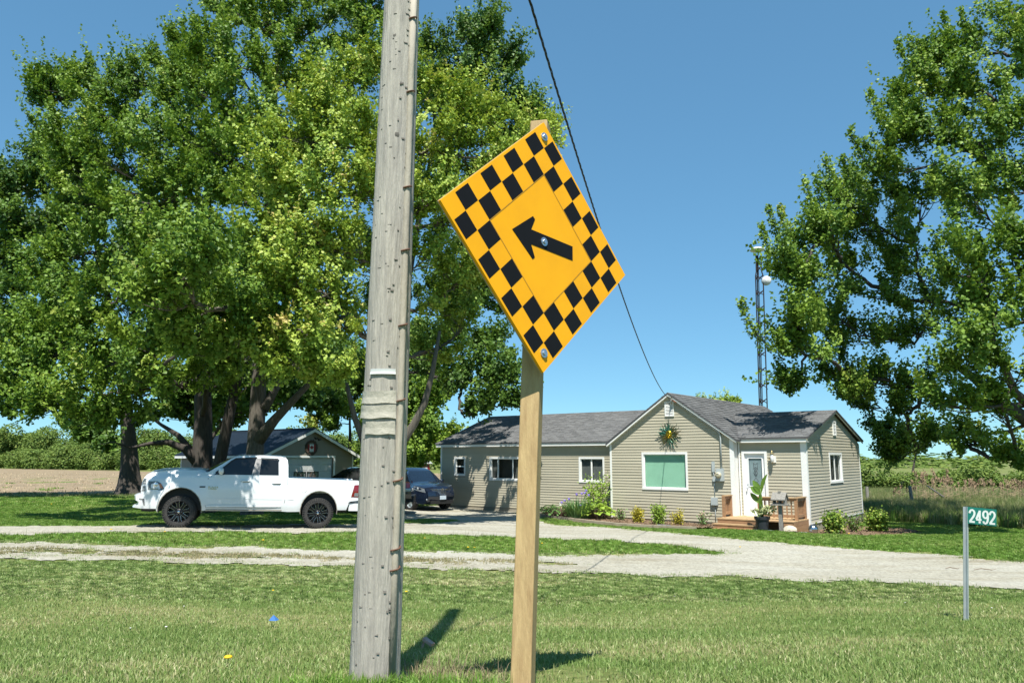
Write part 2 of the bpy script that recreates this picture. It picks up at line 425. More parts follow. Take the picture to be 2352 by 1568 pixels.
# ------------------------------------------------------------------ mesh building
class MB:
    """collects shapes; build() links them as ONE mesh object"""
    def __init__(self):
        self.v, self.f, self.mi = [], [], []
    def add(self, verts, faces, mi=0, mat=None):
        n = len(self.v)
        if mat is not None:
            verts = [tuple(mat @ Vector(p)) for p in verts]
        self.v += [tuple(p) for p in verts]
        self.f += [tuple(i + n for i in q) for q in faces]
        self.mi += [mi] * len(faces)
        return self
    def box(self, a, b, mi=0, mat=None):
        (x0, y0, z0), (x1, y1, z1) = a, b
        x0, x1 = min(x0, x1), max(x0, x1); y0, y1 = min(y0, y1), max(y0, y1); z0, z1 = min(z0, z1), max(z0, z1)
        v = [(x0, y0, z0), (x1, y0, z0), (x1, y1, z0), (x0, y1, z0), (x0, y0, z1), (x1, y0, z1), (x1, y1, z1), (x0, y1, z1)]
        f = [(0, 3, 2, 1), (4, 5, 6, 7), (0, 1, 5, 4), (1, 2, 6, 5), (2, 3, 7, 6), (3, 0, 4, 7)]
        return self.add(v, f, mi, mat)
    def bar(self, p, q, w, h, mi=0, up=(0, 0, 1)):
        p, q = Vector(p), Vector(q)
        d = (q - p)
        L = d.length
        d.normalize()
        u = Vector(up)
        if abs(d.dot(u)) > 0.95: u = Vector((1, 0, 0))
        s = d.cross(u).normalized()
        t = s.cross(d)
        vs = []
        for e in (p, q):
            for a, b in ((-1, -1), (1, -1), (1, 1), (-1, 1)):
                vs.append(tuple(e + s * (a * w / 2) + t * (b * h / 2)))
        return self.add(vs, [(0, 1, 2, 3), (7, 6, 5, 4), (0, 4, 5, 1), (1, 5, 6, 2), (2, 6, 7, 3), (3, 7, 4, 0)], mi)
    def tube(self, pts, rad, n=8, mi=0, caps=True):
        pts = [Vector(p) for p in pts]
        if not hasattr(rad, '__len__'): rad = [rad] * len(pts)
        ref = Vector((0, 0, 1))
        prev = None
        vs = []
        for i, p in enumerate(pts):
            d = (pts[min(i + 1, len(pts) - 1)] - pts[max(i - 1, 0)]).normalized()
            if prev is None:
                a = d.cross(ref if abs(d.z) < 0.9 else Vector((1, 0, 0))).normalized()
            else:
                a = (prev - d * prev.dot(d))
                a = a.normalized() if a.length > 1e-6 else d.orthogonal().normalized()
            prev = a
            b = d.cross(a)
            for k in range(n):
                t = 2 * PI * k / n
                vs.append(tuple(p + (a * math.cos(t) + b * math.sin(t)) * rad[i]))
        fs = []
        for i in range(len(pts) - 1):
            for k in range(n):
                k2 = (k + 1) % n
                fs.append((i * n + k, i * n + k2, (i + 1) * n + k2, (i + 1) * n + k))
        if caps:
            fs.append(tuple(reversed(range(n))))
            fs.append(tuple(range((len(pts) - 1) * n, len(pts) * n)))
        return self.add(vs, fs, mi)
    def lathe(self, prof, n=24, mi=0, mat=None, axis='z'):
        vs, fs = [], []
        for r, h in prof:
            for k in range(n):
                t = 2 * PI * k / n
                c, s = r * math.cos(t), r * math.sin(t)
                vs.append((c, s, h) if axis == 'z' else ((c, h, s) if axis == 'y' else (h, c, s)))
        for i in range(len(prof) - 1):
            for k in range(n):
                k2 = (k + 1) % n
                fs.append((i * n + k, i * n + k2, (i + 1) * n + k2, (i + 1) * n + k))
        return self.add(vs, fs, mi, mat)
    def sphere(self, c, r, nu=12, nv=8, mi=0, sc=(1, 1, 1)):
        prof = [(max(1e-4, math.sin(PI * i / nv)) * r, -math.cos(PI * i / nv) * r) for i in range(nv + 1)]
        return self.lathe(prof, nu, mi, Matrix.Translation(c) @ Matrix.Diagonal((*sc, 1)))
    def prism(self, poly, d0, d1, fn, mi=0):
        """polygon (list of 2-D points) extruded between depths d0 and d1; fn(a,b,d) -> 3-D point"""
        n = len(poly)
        vs = [fn(a, b, d0) for a, b in poly] + [fn(a, b, d1) for a, b in poly]
        fs = [tuple(range(n)), tuple(reversed(range(n, 2 * n)))]
        fs += [(i, n + i, n + (i + 1) % n, (i + 1) % n) for i in range(n)]
        return self.add(vs, fs, mi)
    def build(self, name, mats, parent=None, smooth=False, label=None, loc=None, kind=None, fix=True, angle=None):
        me = bpy.data.meshes.new(name)
        me.from_pydata(self.v, [], self.f)
        if not isinstance(mats, (list, tuple)): mats = [mats]
        for m in mats: me.materials.append(m)
        if len(mats) > 1: me.polygons.foreach_set('material_index', self.mi)
        if fix:
            bm = bmesh.new(); bm.from_mesh(me)
            bmesh.ops.recalc_face_normals(bm, faces=bm.faces)
            bm.to_mesh(me); bm.free()
        if smooth:
            me.polygons.foreach_set('use_smooth', [True] * len(me.polygons))
            if angle is not None:
                me.set_sharp_from_angle(angle=R(angle))
        me.update()
        return link(name, me, parent, label, loc, kind)

def link(name, me, parent=None, label=None, loc=None, kind=None):
    o = bpy.data.objects.new(name, me)
    COL.objects.link(o)
    if parent is not None: o.parent = parent
    if label: o['label'] = label
    if kind: o['kind'] = kind
    if loc is not None: o.location = loc
    return o

def tag(o, label=None, cat=None, group=None, kind=None):
    if label: o['label'] = label
    if cat: o['category'] = cat
    if group: o['group'] = group
    if kind: o['kind'] = kind
    return o

def thing(name, label, cat, loc=(0, 0, 0), rz=0.0, group=None):
    o = bpy.data.objects.new(name, None)
    o.empty_display_size = 0.2
    COL.objects.link(o)
    o.location = loc
    o.rotation_euler = (0, 0, rz)
    return tag(o, label, cat, group)

def copy_tree(o, parent=None):
    c = o.copy()
    COL.objects.link(c)
    if parent is not None: c.parent = parent
    for ch in list(o.children): copy_tree(ch, c)
    return c

def np_mesh(name, verts, faces, mats, attrs=None, smooth=False):
    """big mesh from numpy arrays; faces (n,3) or (n,4); attrs = {name: per-vertex float array}"""
    me = bpy.data.meshes.new(name)
    nv, nf, k = len(verts), len(faces), faces.shape[1]
    me.vertices.add(nv)
    me.vertices.foreach_set('co', np.ascontiguousarray(verts, np.float32).ravel())
    me.loops.add(nf * k)
    me.loops.foreach_set('vertex_index', np.ascontiguousarray(faces, np.int32).ravel())
    me.polygons.add(nf)
    me.polygons.foreach_set('loop_start', np.arange(0, nf * k, k, dtype=np.int32))
    me.polygons.foreach_set('loop_total', np.full(nf, k, np.int32))
    if smooth: me.polygons.foreach_set('use_smooth', np.ones(nf, bool))
    me.update(calc_edges=True)
    for a, arr in (attrs or {}).items():
        at = me.attributes.new(a, 'FLOAT', 'POINT')
        at.data.foreach_set('value', np.ascontiguousarray(arr, np.float32))
    for m in (mats if isinstance(mats, (list, tuple)) else [mats]): me.materials.append(m)
    return me
# ------------------------------------------------------------------ ground
def inside(poly, X, Y):
    poly = np.asarray(poly, float)
    res = np.zeros(X.shape, bool)
    n = len(poly)
    j = n - 1
    for i in range(n):
        xi, yi = poly[i]; xj, yj = poly[j]
        if yi != yj:
            c = ((yi > Y) != (yj > Y)) & (X < (xj - xi) * (Y - yi) / (yj - yi) + xi)
            res ^= c
        j = i
    return res

def gpoly(px):
    return [tuple(ground_at(x, y)[:2]) for x, y in px]

LANE_NEAR = gpoly([(-80, 1249), (200, 1251), (500, 1257), (800, 1264), (1100, 1271), (1400, 1277), (1640, 1272), (1800, 1262), (2500, 1320),
                   (2500, 1362), (2352, 1353), (2150, 1344), (2000, 1338), (1850, 1333), (1700, 1327), (1400, 1318), (1200, 1312), (900, 1304), (600, 1296), (300, 1289), (0, 1284), (-80, 1283)])
LANE_FAR = gpoly([(-80, 1231), (100, 1228), (231, 1223), (500, 1221), (800, 1223), (1000, 1229), (1240, 1237), (1400, 1242), (1540, 1252), (1620, 1262), (1660, 1271),
                  (1900, 1310), (2500, 1345), (2500, 1306), (2352, 1292), (2100, 1270), (1900, 1256), (1760, 1246), (1640, 1234), (1500, 1221), (1400, 1212), (1250, 1203), (1235, 1190), (1195, 1176),
                  (1120, 1168), (1050, 1161), (960, 1163), (900, 1172), (880, 1196), (800, 1205), (500, 1207), (327, 1206), (230, 1209), (-80, 1212)])
MEDIAN = gpoly([(-80, 1261), (300, 1266), (700, 1276), (1000, 1284), (1230, 1291), (1330, 1296), (1200, 1297), (900, 1291), (600, 1283), (300, 1277), (-80, 1271)])
GRASS_SLIVER = gpoly([(915, 1194), (980, 1192), (1060, 1197), (1000, 1201), (930, 1202)])

HR = R(-38)
HOUSE = Vector((9.626, 25.413, 0.0))
_hm = Matrix.Translation(HOUSE) @ Matrix.Rotation(HR, 4, 'Z')
def hp(x, y, z=0.0): return _hm @ Vector((x, y, z))
def hxy(x, y):
    p = hp(x, y); return (p.x, p.y)

BED = [hxy(-10.3, 0.9), hxy(-10.3, -0.75), hxy(-9.6, -1.5), hxy(-8.2, -2.1), hxy(-6.9, -2.55), hxy(-5.0, -2.95), hxy(-2.5, -3.15), hxy(-2.3, -0.1)]
BED_R = [hxy(-1.1, -1.55), hxy(0.35, -2.75), hxy(1.6, -1.9), hxy(2.6, 0.2), hxy(2.7, 2.6), hxy(2.0, 3.4), hxy(-0.1, 3.4), hxy(-0.1, -1.4)]
HOUSEFOOT = [hxy(-17.2, 0.4), hxy(-7.3, 0.4), hxy(-7.3, -0.4), hxy(-2.7, -0.4), hxy(-2.7, -1.9), hxy(0.15, -1.6), hxy(0.1, 7), hxy(-17.2, 9)]
MEADOW = gpoly([(1960, 1190), (2100, 1201), (2250, 1209), (2400, 1216), (2700, 1225)]) + [(80, 38), (120, 120), (20, 120), (14.5, 40)]
FIELD = gpoly([(-900, 1137), (0, 1140), (150, 1139), (300, 1137), (420, 1130)]) + [(-10, 62), (-6, 118), (-45, 122), (-125, 186), (-420, 300), (-420, 70)]

_rs = np.random.RandomState(7)
def edge_noise(X, Y, s=1.0):
    return (0.10 * np.sin(X * 3.1 + 2 * np.sin(Y * 1.3)) + 0.08 * np.sin(Y * 4.7 + X * 1.9) + 0.06 * np.sin(X * 9.0 + Y * 7.0)) * s

def on_gravel(X, Y):
    Xn, Yn = X + edge_noise(Y, X), Y + edge_noise(X, Y)
    a = inside(LANE_NEAR, Xn, Yn) | inside(LANE_FAR, Xn, Yn)
    m_ = inside(MEDIAN, X + 2 * edge_noise(Y, X), Y + .5 * edge_noise(X * .7, Y)) & (np.sin(X * 2.3 + np.sin(X * 5.1)) + .8 * np.sin(X * .9 + 1) + .5 * np.sin(Y * 23 + X * 3) > .25)
    return a & ~inside(GRASS_SLIVER, Xn, Yn) & ~m_

def grid_sheet(name, xs, ys, mat, mask=None, dz=0.0, relief=0.0, smooth=True, seed=1):
    X, Y = np.meshgrid(xs, ys)
    Z = G(X, Y) + dz
    if relief:
        rr = np.random.RandomState(seed)
        Z = Z + relief * (rr.rand(*X.shape) - 0.5)
    nx, ny = len(xs), len(ys)
    idx = np.arange(nx * ny).reshape(ny, nx)
    q = np.stack([idx[:-1, :-1], idx[:-1, 1:], idx[1:, 1:], idx[1:, :-1]], -1).reshape(-1, 4)
    if mask is not None:
        cx = (X[:-1, :-1] + X[1:, 1:]) / 2
        cy = (Y[:-1, :-1] + Y[1:, 1:]) / 2
        q = q[mask(cx, cy).ravel()]
    V = np.stack([X, Y, Z], -1).reshape(-1, 3)
    used, inv = np.unique(q, return_inverse=True)
    me = np_mesh(name, V[used], inv.reshape(-1, 4), mat, smooth=smooth)
    return link(name, me, kind='structure')

def spaced(segs):
    out = [segs[0][0]]
    for a, b, s in segs:
        n = max(1, int(round((b - a) / s)))
        out += list(np.linspace(a, b, n + 1)[1:])
    return np.array(out)

grid_sheet('ground', spaced([(-900, -200, 70), (-200, -40, 10), (-40, -16, 1.5), (-16, 18, 0.3), (18, 45, 1.5), (45, 200, 10), (200, 900, 70)]),
           spaced([(-25, 0, 2.5), (0, 40, 0.3), (40, 80, 2), (80, 200, 10), (200, 1500, 100)]), M['lawn'])
grid_sheet('gravel_driveway', spaced([(-15, 17, 0.10)]), spaced([(9.0, 37.5, 0.10)]), M['gravel'], on_gravel, 0.012, 0.018)
grid_sheet('stubble_field', spaced([(-420, -60, 8), (-60, -4, 1.0)]), spaced([(44, 90, 1.0), (90, 300, 6)]), M['field'], lambda X, Y: inside(FIELD, X, Y + edge_noise(X * .3, Y) * 4), 0.02, 0.04)
grid_sheet('meadow', spaced([(13, 60, 0.8), (60, 120, 6)]), spaced([(22, 120, 0.8)]), M['meadow'], lambda X, Y: inside(MEADOW, X, Y + edge_noise(X * .3, Y) * 2) & ~inside(HOUSEFOOT, X, Y), 0.02, 0.03)
def bed_mask(P):
    return lambda X, Y: inside(P, X + 0.4 * edge_noise(Y, X), Y + 0.4 * edge_noise(X, Y)) & ~inside(HOUSEFOOT, X, Y)
def bed_sheet(P, seed, dz):
    xs = [p[0] for p in P]; ys = [p[1] for p in P]
    o = grid_sheet('mulch_bed', spaced([(min(xs), max(xs), 0.07)]), spaced([(min(ys), max(ys), 0.07)]), M['mulch'], (lambda X, Y: inside(P, X, Y) & ~inside(HOUSEFOOT, X, Y)) if dz > .05 else bed_mask(P), dz, 0.05, seed=seed)
    return o
bed_sheet(BED, 3, 0.085)
bed_sheet(BED_R, 4, 0.02)

# ------------------------------------------------------------------ house
def front(yp): return lambda a, z, o: (a, yp - o, z)
def endw(xp): return lambda a, z, o: (xp + o, a, z)

PL_H = 0.104
def siding(parent, fr, a0, a1, zb, zt, clip=None, holes=(), mat='siding', h=PL_H, name='siding_plank', lip=0.019, face=0.003):
    z = zb
    while z < zt - 0.01:
        z1 = min(z + h, zt)
        lo0, hi0 = (a0, a1) if clip is None else clip(z)
        lo1, hi1 = (a0, a1) if clip is None else clip(z1)
        lo0, hi0, lo1, hi1 = max(lo0, a0), min(hi0, a1), max(lo1, a0), min(hi1, a1)
        if hi0 - lo0 < 0.05: break
        if hi1 < lo1: lo1 = hi1 = (lo1 + hi1) / 2
        segs = [(lo0, hi0, lo1, hi1)]
        for (h0, h1, hz0, hz1) in holes:
            if hz1 <= z + 0.02 or hz0 >= z1 - 0.02: continue
            ns = []
            for s in segs:
                if h1 <= s[0] or h0 >= s[1]: ns.append(s); continue
                if h0 - s[0] > 0.02: ns.append((s[0], h0, s[2], h0))
                if s[1] - h1 > 0.02: ns.append((h1, s[1], h1, s[3]))
            segs = ns
        for s in segs:
            b = MB()
            v = [fr(s[0], z, 0), fr(s[1], z, 0), fr(s[1], z, lip), fr(s[0], z, lip), fr(s[3], z1 - 0.004, face), fr(s[2], z1 - 0.004, face), fr(s[3], z1, 0), fr(s[2], z1, 0)]
            b.add(v, [(0, 1, 2, 3), (3, 2, 4, 5), (5, 4, 6, 7), (0, 3, 5, 7), (1, 6, 4, 2), (0, 7, 6, 1)])
            b.build(name, M[mat], parent)
        z = z1

def fbox(b, fr, a0, a1, z0, z1, o0, o1, mi=0):
    v = [fr(a, z, o) for a, z, o in ((a0, z0, o0), (a1, z0, o0), (a1, z0, o1), (a0, z0, o1), (a0, z1, o0), (a1, z1, o0), (a1, z1, o1), (a0, z1, o1))]
    b.add(v, [(0, 3, 2, 1), (4, 5, 6, 7), (0, 1, 5, 4), (1, 2, 6, 5), (2, 3, 7, 6), (3, 0, 4, 7)], mi)
    return b

def window(parent, fr, a0, a1, z0, z1, panes, blind=None, blind_spans=None, horiz=False, trim=0.075):
    """casing with sashes; panes = list of fractions across (or up, if horiz)"""
    b = MB()
    fbox(b, fr, a0, a1, z1 - trim, z1, -0.10, 0.032)
    fbox(b, fr, a0, a1, z0, z0 + trim, -0.10, 0.040)
    fbox(b, fr, a0, a0 + trim, z0 + trim, z1 - trim, -0.10, 0.032)
    fbox(b, fr, a1 - trim, a1, z0 + trim, z1 - trim, -0.10, 0.032)
    w = b.build('window', M['white'], parent)
    s = MB()
    i0, i1, j0, j1 = a0 + trim, a1 - trim, z0 + trim, z1 - trim
    cuts = [0] + list(panes) + [1]
    t = 0.018
    rects = []
    for k in range(len(cuts) - 1):
        if horiz:
            c0, c1 = j0 + (j1 - j0) * cuts[k], j0 + (j1 - j0) * cuts[k + 1]
            rects.append((i0, i1, c0, c1))
        else:
            c0, c1 = i0 + (i1 - i0) * cuts[k], i0 + (i1 - i0) * cuts[k + 1]
            rects.append((c0, c1, j0, j1))
    for k, (x0, x1, y0, y1) in enumerate(rects):
        o0, o1 = (-0.05, -0.012) if k % 2 == 0 else (-0.055, -0.020)
        fbox(s, fr, x0, x1, y0, y0 + t * 1.6, o0, o1); fbox(s, fr, x0, x1, y1 - t * 1.6, y1, o0, o1)
        fbox(s, fr, x0, x0 + t * 1.6, y0 + t * 1.6, y1 - t * 1.6, o0, o1); fbox(s, fr, x1 - t * 1.6, x1, y0 + t * 1.6, y1 - t * 1.6, o0, o1)
        MB().add([fr(x0 + t, y0 + t, o0 + .018), fr(x1 - t, y0 + t, o0 + .018), fr(x1 - t, y1 - t, o0 + .018), fr(x0 + t, y1 - t, o0 + .018)], [(0, 1, 2, 3)]).build('pane', M['glass'], w, fix=False)
    s.build('sash', M['white'], w)
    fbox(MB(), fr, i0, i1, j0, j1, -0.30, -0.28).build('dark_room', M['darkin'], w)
    if blind:
        for f0, f1 in (blind_spans or [(0, 1)]):
            x0, x1 = i0 + (i1 - i0) * f0 + .01, i0 + (i1 - i0) * f1 - .01
            if blind == 'curtain':
                c = MB()
                n = 14
                vs, fs = [], []
                for k in range(n + 1):
                    a = x0 + (x1 - x0) * k / n
                    vs += [fr(a, j0, -0.13 + 0.02 * (k % 2)), fr(a, j1, -0.13 + 0.02 * (k % 2))]
                fs = [(2 * k, 2 * k + 2, 2 * k + 3, 2 * k + 1) for k in range(n)]
                c.add(vs, fs).build('curtain', M['curtain'], w, fix=False)
            else:
                c = MB()
                z = j0 + .01
                while z < j1 - .01:
                    v = [fr(x0, z, -0.088), fr(x1, z, -0.088), fr(x1, z + .026, -0.105), fr(x0, z + .026, -0.105)]
                    c.add(v, [(0, 1, 2, 3)])
                    z += .0285
                o = c.build('blind', M[blind], w, fix=False)
                o['kind'] = 'stuff'
                fbox(MB(), fr, x0, x1, j1 - .05, j1 - .005, -0.11, -0.075).build('blind_headrail', M[blind], w)
    return w

def shingle_mat():
    m, nt, out = new_mat('roof_shingle_tabs')
    b = nt.nodes.new("ShaderNodeBsdfPrincipled")
    b.inputs['Roughness'].default_value = 0.9
    b.inputs['Specular IOR Level'].default_value = 0.3
    at = nt.nodes.new("ShaderNodeAttribute"); at.attribute_name = 'tint'
    rp = _ramp(nt, at.outputs['Fac'], [(0, (0.115, 0.116, 0.116)), (0.5, (0.145, 0.146, 0.146)), (1, (0.178, 0.179, 0.178))])
    tc = nt.nodes.new("ShaderNodeTexCoord")
    n = _noise(nt, tc.outputs['Object'], 45, 3, 0.8)
    r2 = _ramp(nt, n.outputs[0], [(0.3, (0.6, 0.6, 0.6)), (0.7, (1.25, 1.25, 1.25))])
    nt.links.new(_mix(nt, 1.0, rp.outputs[0], r2.outputs[0], 'MULTIPLY'), b.inputs['Base Color'])
    bp = nt.nodes.new("ShaderNodeBump"); bp.inputs['Strength'].default_value = 0.5; bp.inputs['Distance'].default_value = 0.01
    nt.links.new(n.outputs[0], bp.inputs['Height']); nt.links.new(bp.outputs[0], b.inputs['Normal'])
    nt.links.new(b.outputs[0], out.inputs[0])
    return m
M['tabs'] = shingle_mat()

def roof_slope(parent, e0, e1, r0, r1, tabs=True, seed=1, thick=0.05, mat='shingle', exp=0.14, tabw=0.30):
    e0, e1, r0, r1 = map(Vector, (e0, e1, r0, r1))
    nrm = (e1 - e0).cross(r0 - e0).normalized()
    if nrm.z < 0: nrm = -nrm
    b = MB()
    top = [e0, e1, r1, r0]
    v = [tuple(p) for p in top] + [tuple(p - Vector((0, 0, thick))) for p in top]
    b.add(v, [(0, 1, 2, 3), (7, 6, 5, 4), (0, 4, 5, 1), (1, 5, 6, 2), (2, 6, 7, 3), (3, 7, 4, 0)])
    o = b.build('roof', M[mat], parent)
    if not tabs: return o
    rr = random.Random(seed)
    L = (r0 - e0)
    up = L - (e1 - e0).normalized() * L.dot((e1 - e0).normalized())
    n = max(1, int(up.length / exp))
    V, T = [], []
    for i in range(n):
        t0, t1 = i / n, (i + 1) / n
        A, B = e0.lerp(r0, t0), e1.lerp(r1, t0)
        A1, B1 = e0.lerp(r0, t1), e1.lerp(r1, t1)
        d = (B - A); W = d.length
        if W < .05: continue
        dn = d / W
        upv = up.normalized() * (exp * 1.02)
        lim_lo = (A1 - A).dot(dn); lim_hi = (B1 - A).dot(dn)
        a = -tabw * (0.5 if i % 2 else 0.0) - rr.random() * .06
        while a < W:
            c = min(a + tabw - 0.006, W); a_ = max(a, 0)
            if c - a_ > .03:
                h = .010 + rr.random() * .016
                # clip the upper edge by the neighbouring slopes
                ua, uc = min(max(a_, lim_lo), lim_hi), max(min(c, lim_hi), lim_lo)
                pts = [A + dn * a_ + nrm * .002, A + dn * c + nrm * .002, A + dn * c + nrm * h, A + dn * a_ + nrm * h,
                       A + dn * uc + upv + nrm * .004, A + dn * ua + upv + nrm * .004]
                V += [tuple(p) for p in pts]
                T.append(rr.random())
            a += tabw
    V = np.array(V, np.float32)
    k = len(V) // 6
    base = np.arange(k)[:, None] * 6
    F = np.concatenate([base + np.array([0, 1, 2, 3]), base + np.array([3, 2, 4, 5])])
    me = np_mesh('shingles', V, F, M['tabs'], {'tint': np.repeat(np.array(T), 6)})
    so = link('shingles', me, o, kind='stuff')
    return o

house = thing('bungalow', 'beige vinyl-sided bungalow with grey shingle roof, front gable and white trim', 'house', HOUSE, HR)
H = house
# bodies behind the cladding
def wall_box(a, b, nm='wall'): return MB().box(a, b).build(nm, M['wall'], H)
YG, YL, XLE = -0.35, 0.62, -16.9
GC, GH, GS = -4.65, 4.50, 0.69            # gable centre, ridge height, slope
GL, GR = -7.18, -2.32
def gz(x): return GH - GS * abs(x - GC)

RT, RE = 3.90, 2.86                       # right wing ridge / eave
RD = 3.30
def wall_with_holes(fr, a0, a1, z0, z1, holes, clip_poly=None):
    """sheathing split round the openings so that the rooms behind the glass are open"""
    b = MB()
    xs = sorted({a0, a1} | {h[0] for h in holes} | {h[1] for h in holes})
    for i in range(len(xs) - 1):
        x0, x1 = xs[i], xs[i + 1]
        hs = [h for h in holes if h[0] <= x0 + 1e-6 and h[1] >= x1 - 1e-6]
        if hs:
            h = hs[0]
            fbox(b, fr, x0, x1, z0, h[2], -0.14, -0.002); fbox(b, fr, x0, x1, h[3], z1, -0.14, -0.002)
        else:
            fbox(b, fr, x0, x1, z0, z1, -0.14, -0.002)
    if clip_poly: b.prism(clip_poly, -0.14, -0.002, fr)
    return b.build('wall', M['wall'], H)

def hole(w, t=0.04): return (w[0] + t, w[1] - t, w[2] + t, w[3] - t)
W_BIG = (-5.84, -4.02, 1.04, 2.39)
W_A = (-16.05, -15.37, 1.37, 2.22)
W_B = (-13.95, -12.22, 1.20, 2.22)
W_C = (-9.24, -8.04, 1.20, 2.22)
W_E = (2.48, 4.05, 1.30, 2.37)
DOOR = (-2.17, -1.29, 0.25, 2.42)
# front gable
wall_with_holes(front(YG), GL, GR, -0.25, 2.70, [hole(W_BIG)], [(GL, 2.70), (GR, 2.70), (GR, gz(GR) - .06), (GC, GH - .08), (GL, gz(GL) - .06)])
def gclip(z):
    if z < gz(GL) - .06: return (GL, GR)
    k = (GH - .06 - z) / GS
    return (GC - k, GC + k)
siding(H, front(YG), GL + .05, GR - .07, 0.0, GH - .1, gclip, [W_BIG])
window(H, front(YG), *W_BIG, panes=[], blind='blind_green')
# left wing
wall_with_holes(front(YL), XLE, GL, -0.2, 2.72, [hole(W_A), hole(W_B), hole(W_C)])
siding(H, front(YL), XLE + .06, GL - .01, 0.06, 2.66, None, [W_A, W_B, W_C])
window(H, front(YL), *W_A, panes=[0.5], horiz=True)
window(H, front(YL), *W_B, panes=[0.24, 0.76], blind='curtain', blind_spans=[(0, .22), (.78, 1)])
window(H, front(YL), *W_C, panes=[0.48], blind='blind_dark', blind_spans=[(0, .47), (.5, 1)])
# right wing, porch wall and end wall
wall_with_holes(front(0.0), GR, -0.002, -0.25, 2.80, [DOOR])
siding(H, front(0.0), GR + .03, -0.06, 0.12, 2.76, None, [DOOR])
wall_with_holes(endw(0.0), 0.0, 6.6, -0.25, 2.70, [hole(W_E)], [(0, 2.70), (6.6, 2.70), (6.6, 2.74), (3.3, RT - .10), (0, 2.74)])
def eclip(z):
    if z < 2.74: return (0, 6.6)
    k = (RT - .1 - z) / ((RT - .1 - 2.74) / 3.3)
    return (3.3 - k, 3.3 + k)
siding(H, endw(0.0), 0.07, 6.54, 0.10, RT - .12, eclip, [W_E])
window(H, endw(0.0), *W_E, panes=[0.5], blind='curtain', blind_spans=[(.5, 1)])
for nm, a, b in (('wall', (XLE + .003, YL + .15, -.2), (GL, 8.2, 2.66)), ('wall', (GL + .15, 5.2, -.2), (GR, 9.2, 2.7)),):
    MB().box(a, b).build(nm, M['siding'], H) if False else None
MB().box((XLE + .01, 8.05, -.2), (GL, 8.2, 2.66)).build('wall', M['siding'], H)
MB().box((GL, 9.0, -.2), (GR, 9.15, 2.66)).build('wall', M['siding'], H)
MB().box((GR, 6.46, -.2), (-.004, 6.6, 2.66)).build('wall', M['siding'], H)
bl = MB(); bl.prism([(YL + .003, -.2), (8.2, -.2), (8.2, 2.7), (4.4, 4.16), (YL + .003, 2.7)], 0.0, .14, lambda a, b, d: (XLE + d, a, b)); bl.build('wall', M['siding'], H)
br = MB(); br.prism([(GL + .01, 2.6), (GR - .01, 2.6), (GC, GH - .1)], 9.02, 9.14, lambda a, b, d: (a, d, b)); br.build('wall', M['siding'], H)
# foundation
f = MB()
f.box((XLE + .05, YL + .03, -.5), (GL, YL + .2, .06)); f.box((GL + .02, YG + .02, -.5), (GR - .02, YG + .2, 0)); f.box((-.16, .02, -.5), (-.03, 6.5, .10)); f.box((GR, .03, -.5), (-.17, .2, .12))
f.build('foundation', M['concrete'], H)
fbox(MB(), endw(0.0), .12, 6.5, .06, .10, 0.0, .022).build('starter_strip', M['white'], H)
# trim
def trim(fr, a0, a1, z0, z1, o0=-.01, o1=.02, nm='corner_trim', mat='white'): return fbox(MB(), fr, a0, a1, z0, z1, o0, o1).build(nm, M[mat], H)
trim(front(YG), GL - .02, GL + .06, -.03, gz(GL) - .07)
trim(front(YG), GR - .13, GR + .018, -.03, gz(GR) - .07)
trim(endw(GR), YG - .018, -.02, -.1, gz(GR) - .10, -.002, .016)
b = MB(); fbox(b, front(0), -.17, .021, .0, 2.70, -.002, .024); fbox(b, endw(0), -.001, .10, .0, 2.70, .0, .0215); b.build('corner_trim', M['white'], H)
trim(endw(0), 6.5, 6.6, .05, 2.72)
trim(front(YL), XLE - .02, XLE + .07, .02, 2.68)
trim(front(0), GR + .04, GR + .085, -.0, 2.74, .0, .022)
# soffits and fascias
b = MB(); b.box((GR + .07, -.16, 2.70), (.12, -.135, 2.845)); b.box((GR + .07, -.135, 2.70), (.12, 0, 2.715)); b.build('fascia', M['white'], H)
b = MB(); b.box((XLE - .16, YL - .185, 2.67), (GL - .05, YL - .16, 2.815)); b.box((XLE - .16, YL - .16, 2.67), (GL - .05, YL, 2.685)); b.build('fascia', M['white'], H)
# roofs
roof_slope(H, (-2.20, -.19, RE), (.15, -.19, RE), (-3.76, RD, RT), (.15, RD, RT), seed=2)
roof_slope(H, (-2.2, 6.8, RE), (.15, 6.8, RE), (-3.76, RD + .002, RT), (.15, RD + .002, RT), tabs=False)
LT, LE, LD = 4.26, 2.83, 4.4
roof_slope(H, (XLE - .2, YL - .21, LE), (-7.10, YL - .21, LE), (XLE - .2, LD, LT), (-4.98, LD, LT), seed=3)
roof_slope(H, (XLE - .2, 8.4, LE), (-7.10, 8.4, LE), (XLE - .2, LD + .002, LT), (-4.98, LD + .002, LT), tabs=False)
YR = YG - .16
roof_slope(H, (GR + .20, YR, gz(GR + .20) + .03), (GR + .20, 9.3, gz(GR + .20) + .03), (GC, YR, GH + .03), (GC, 9.3, GH + .03), seed=4)
roof_slope(H, (GL - .12, 9.3, gz(GL - .12) + .03), (GL - .12, YR, gz(GL - .12) + .03), (GC - .002, 9.3, GH + .03), (GC - .002, YR, GH + .03), seed=5)
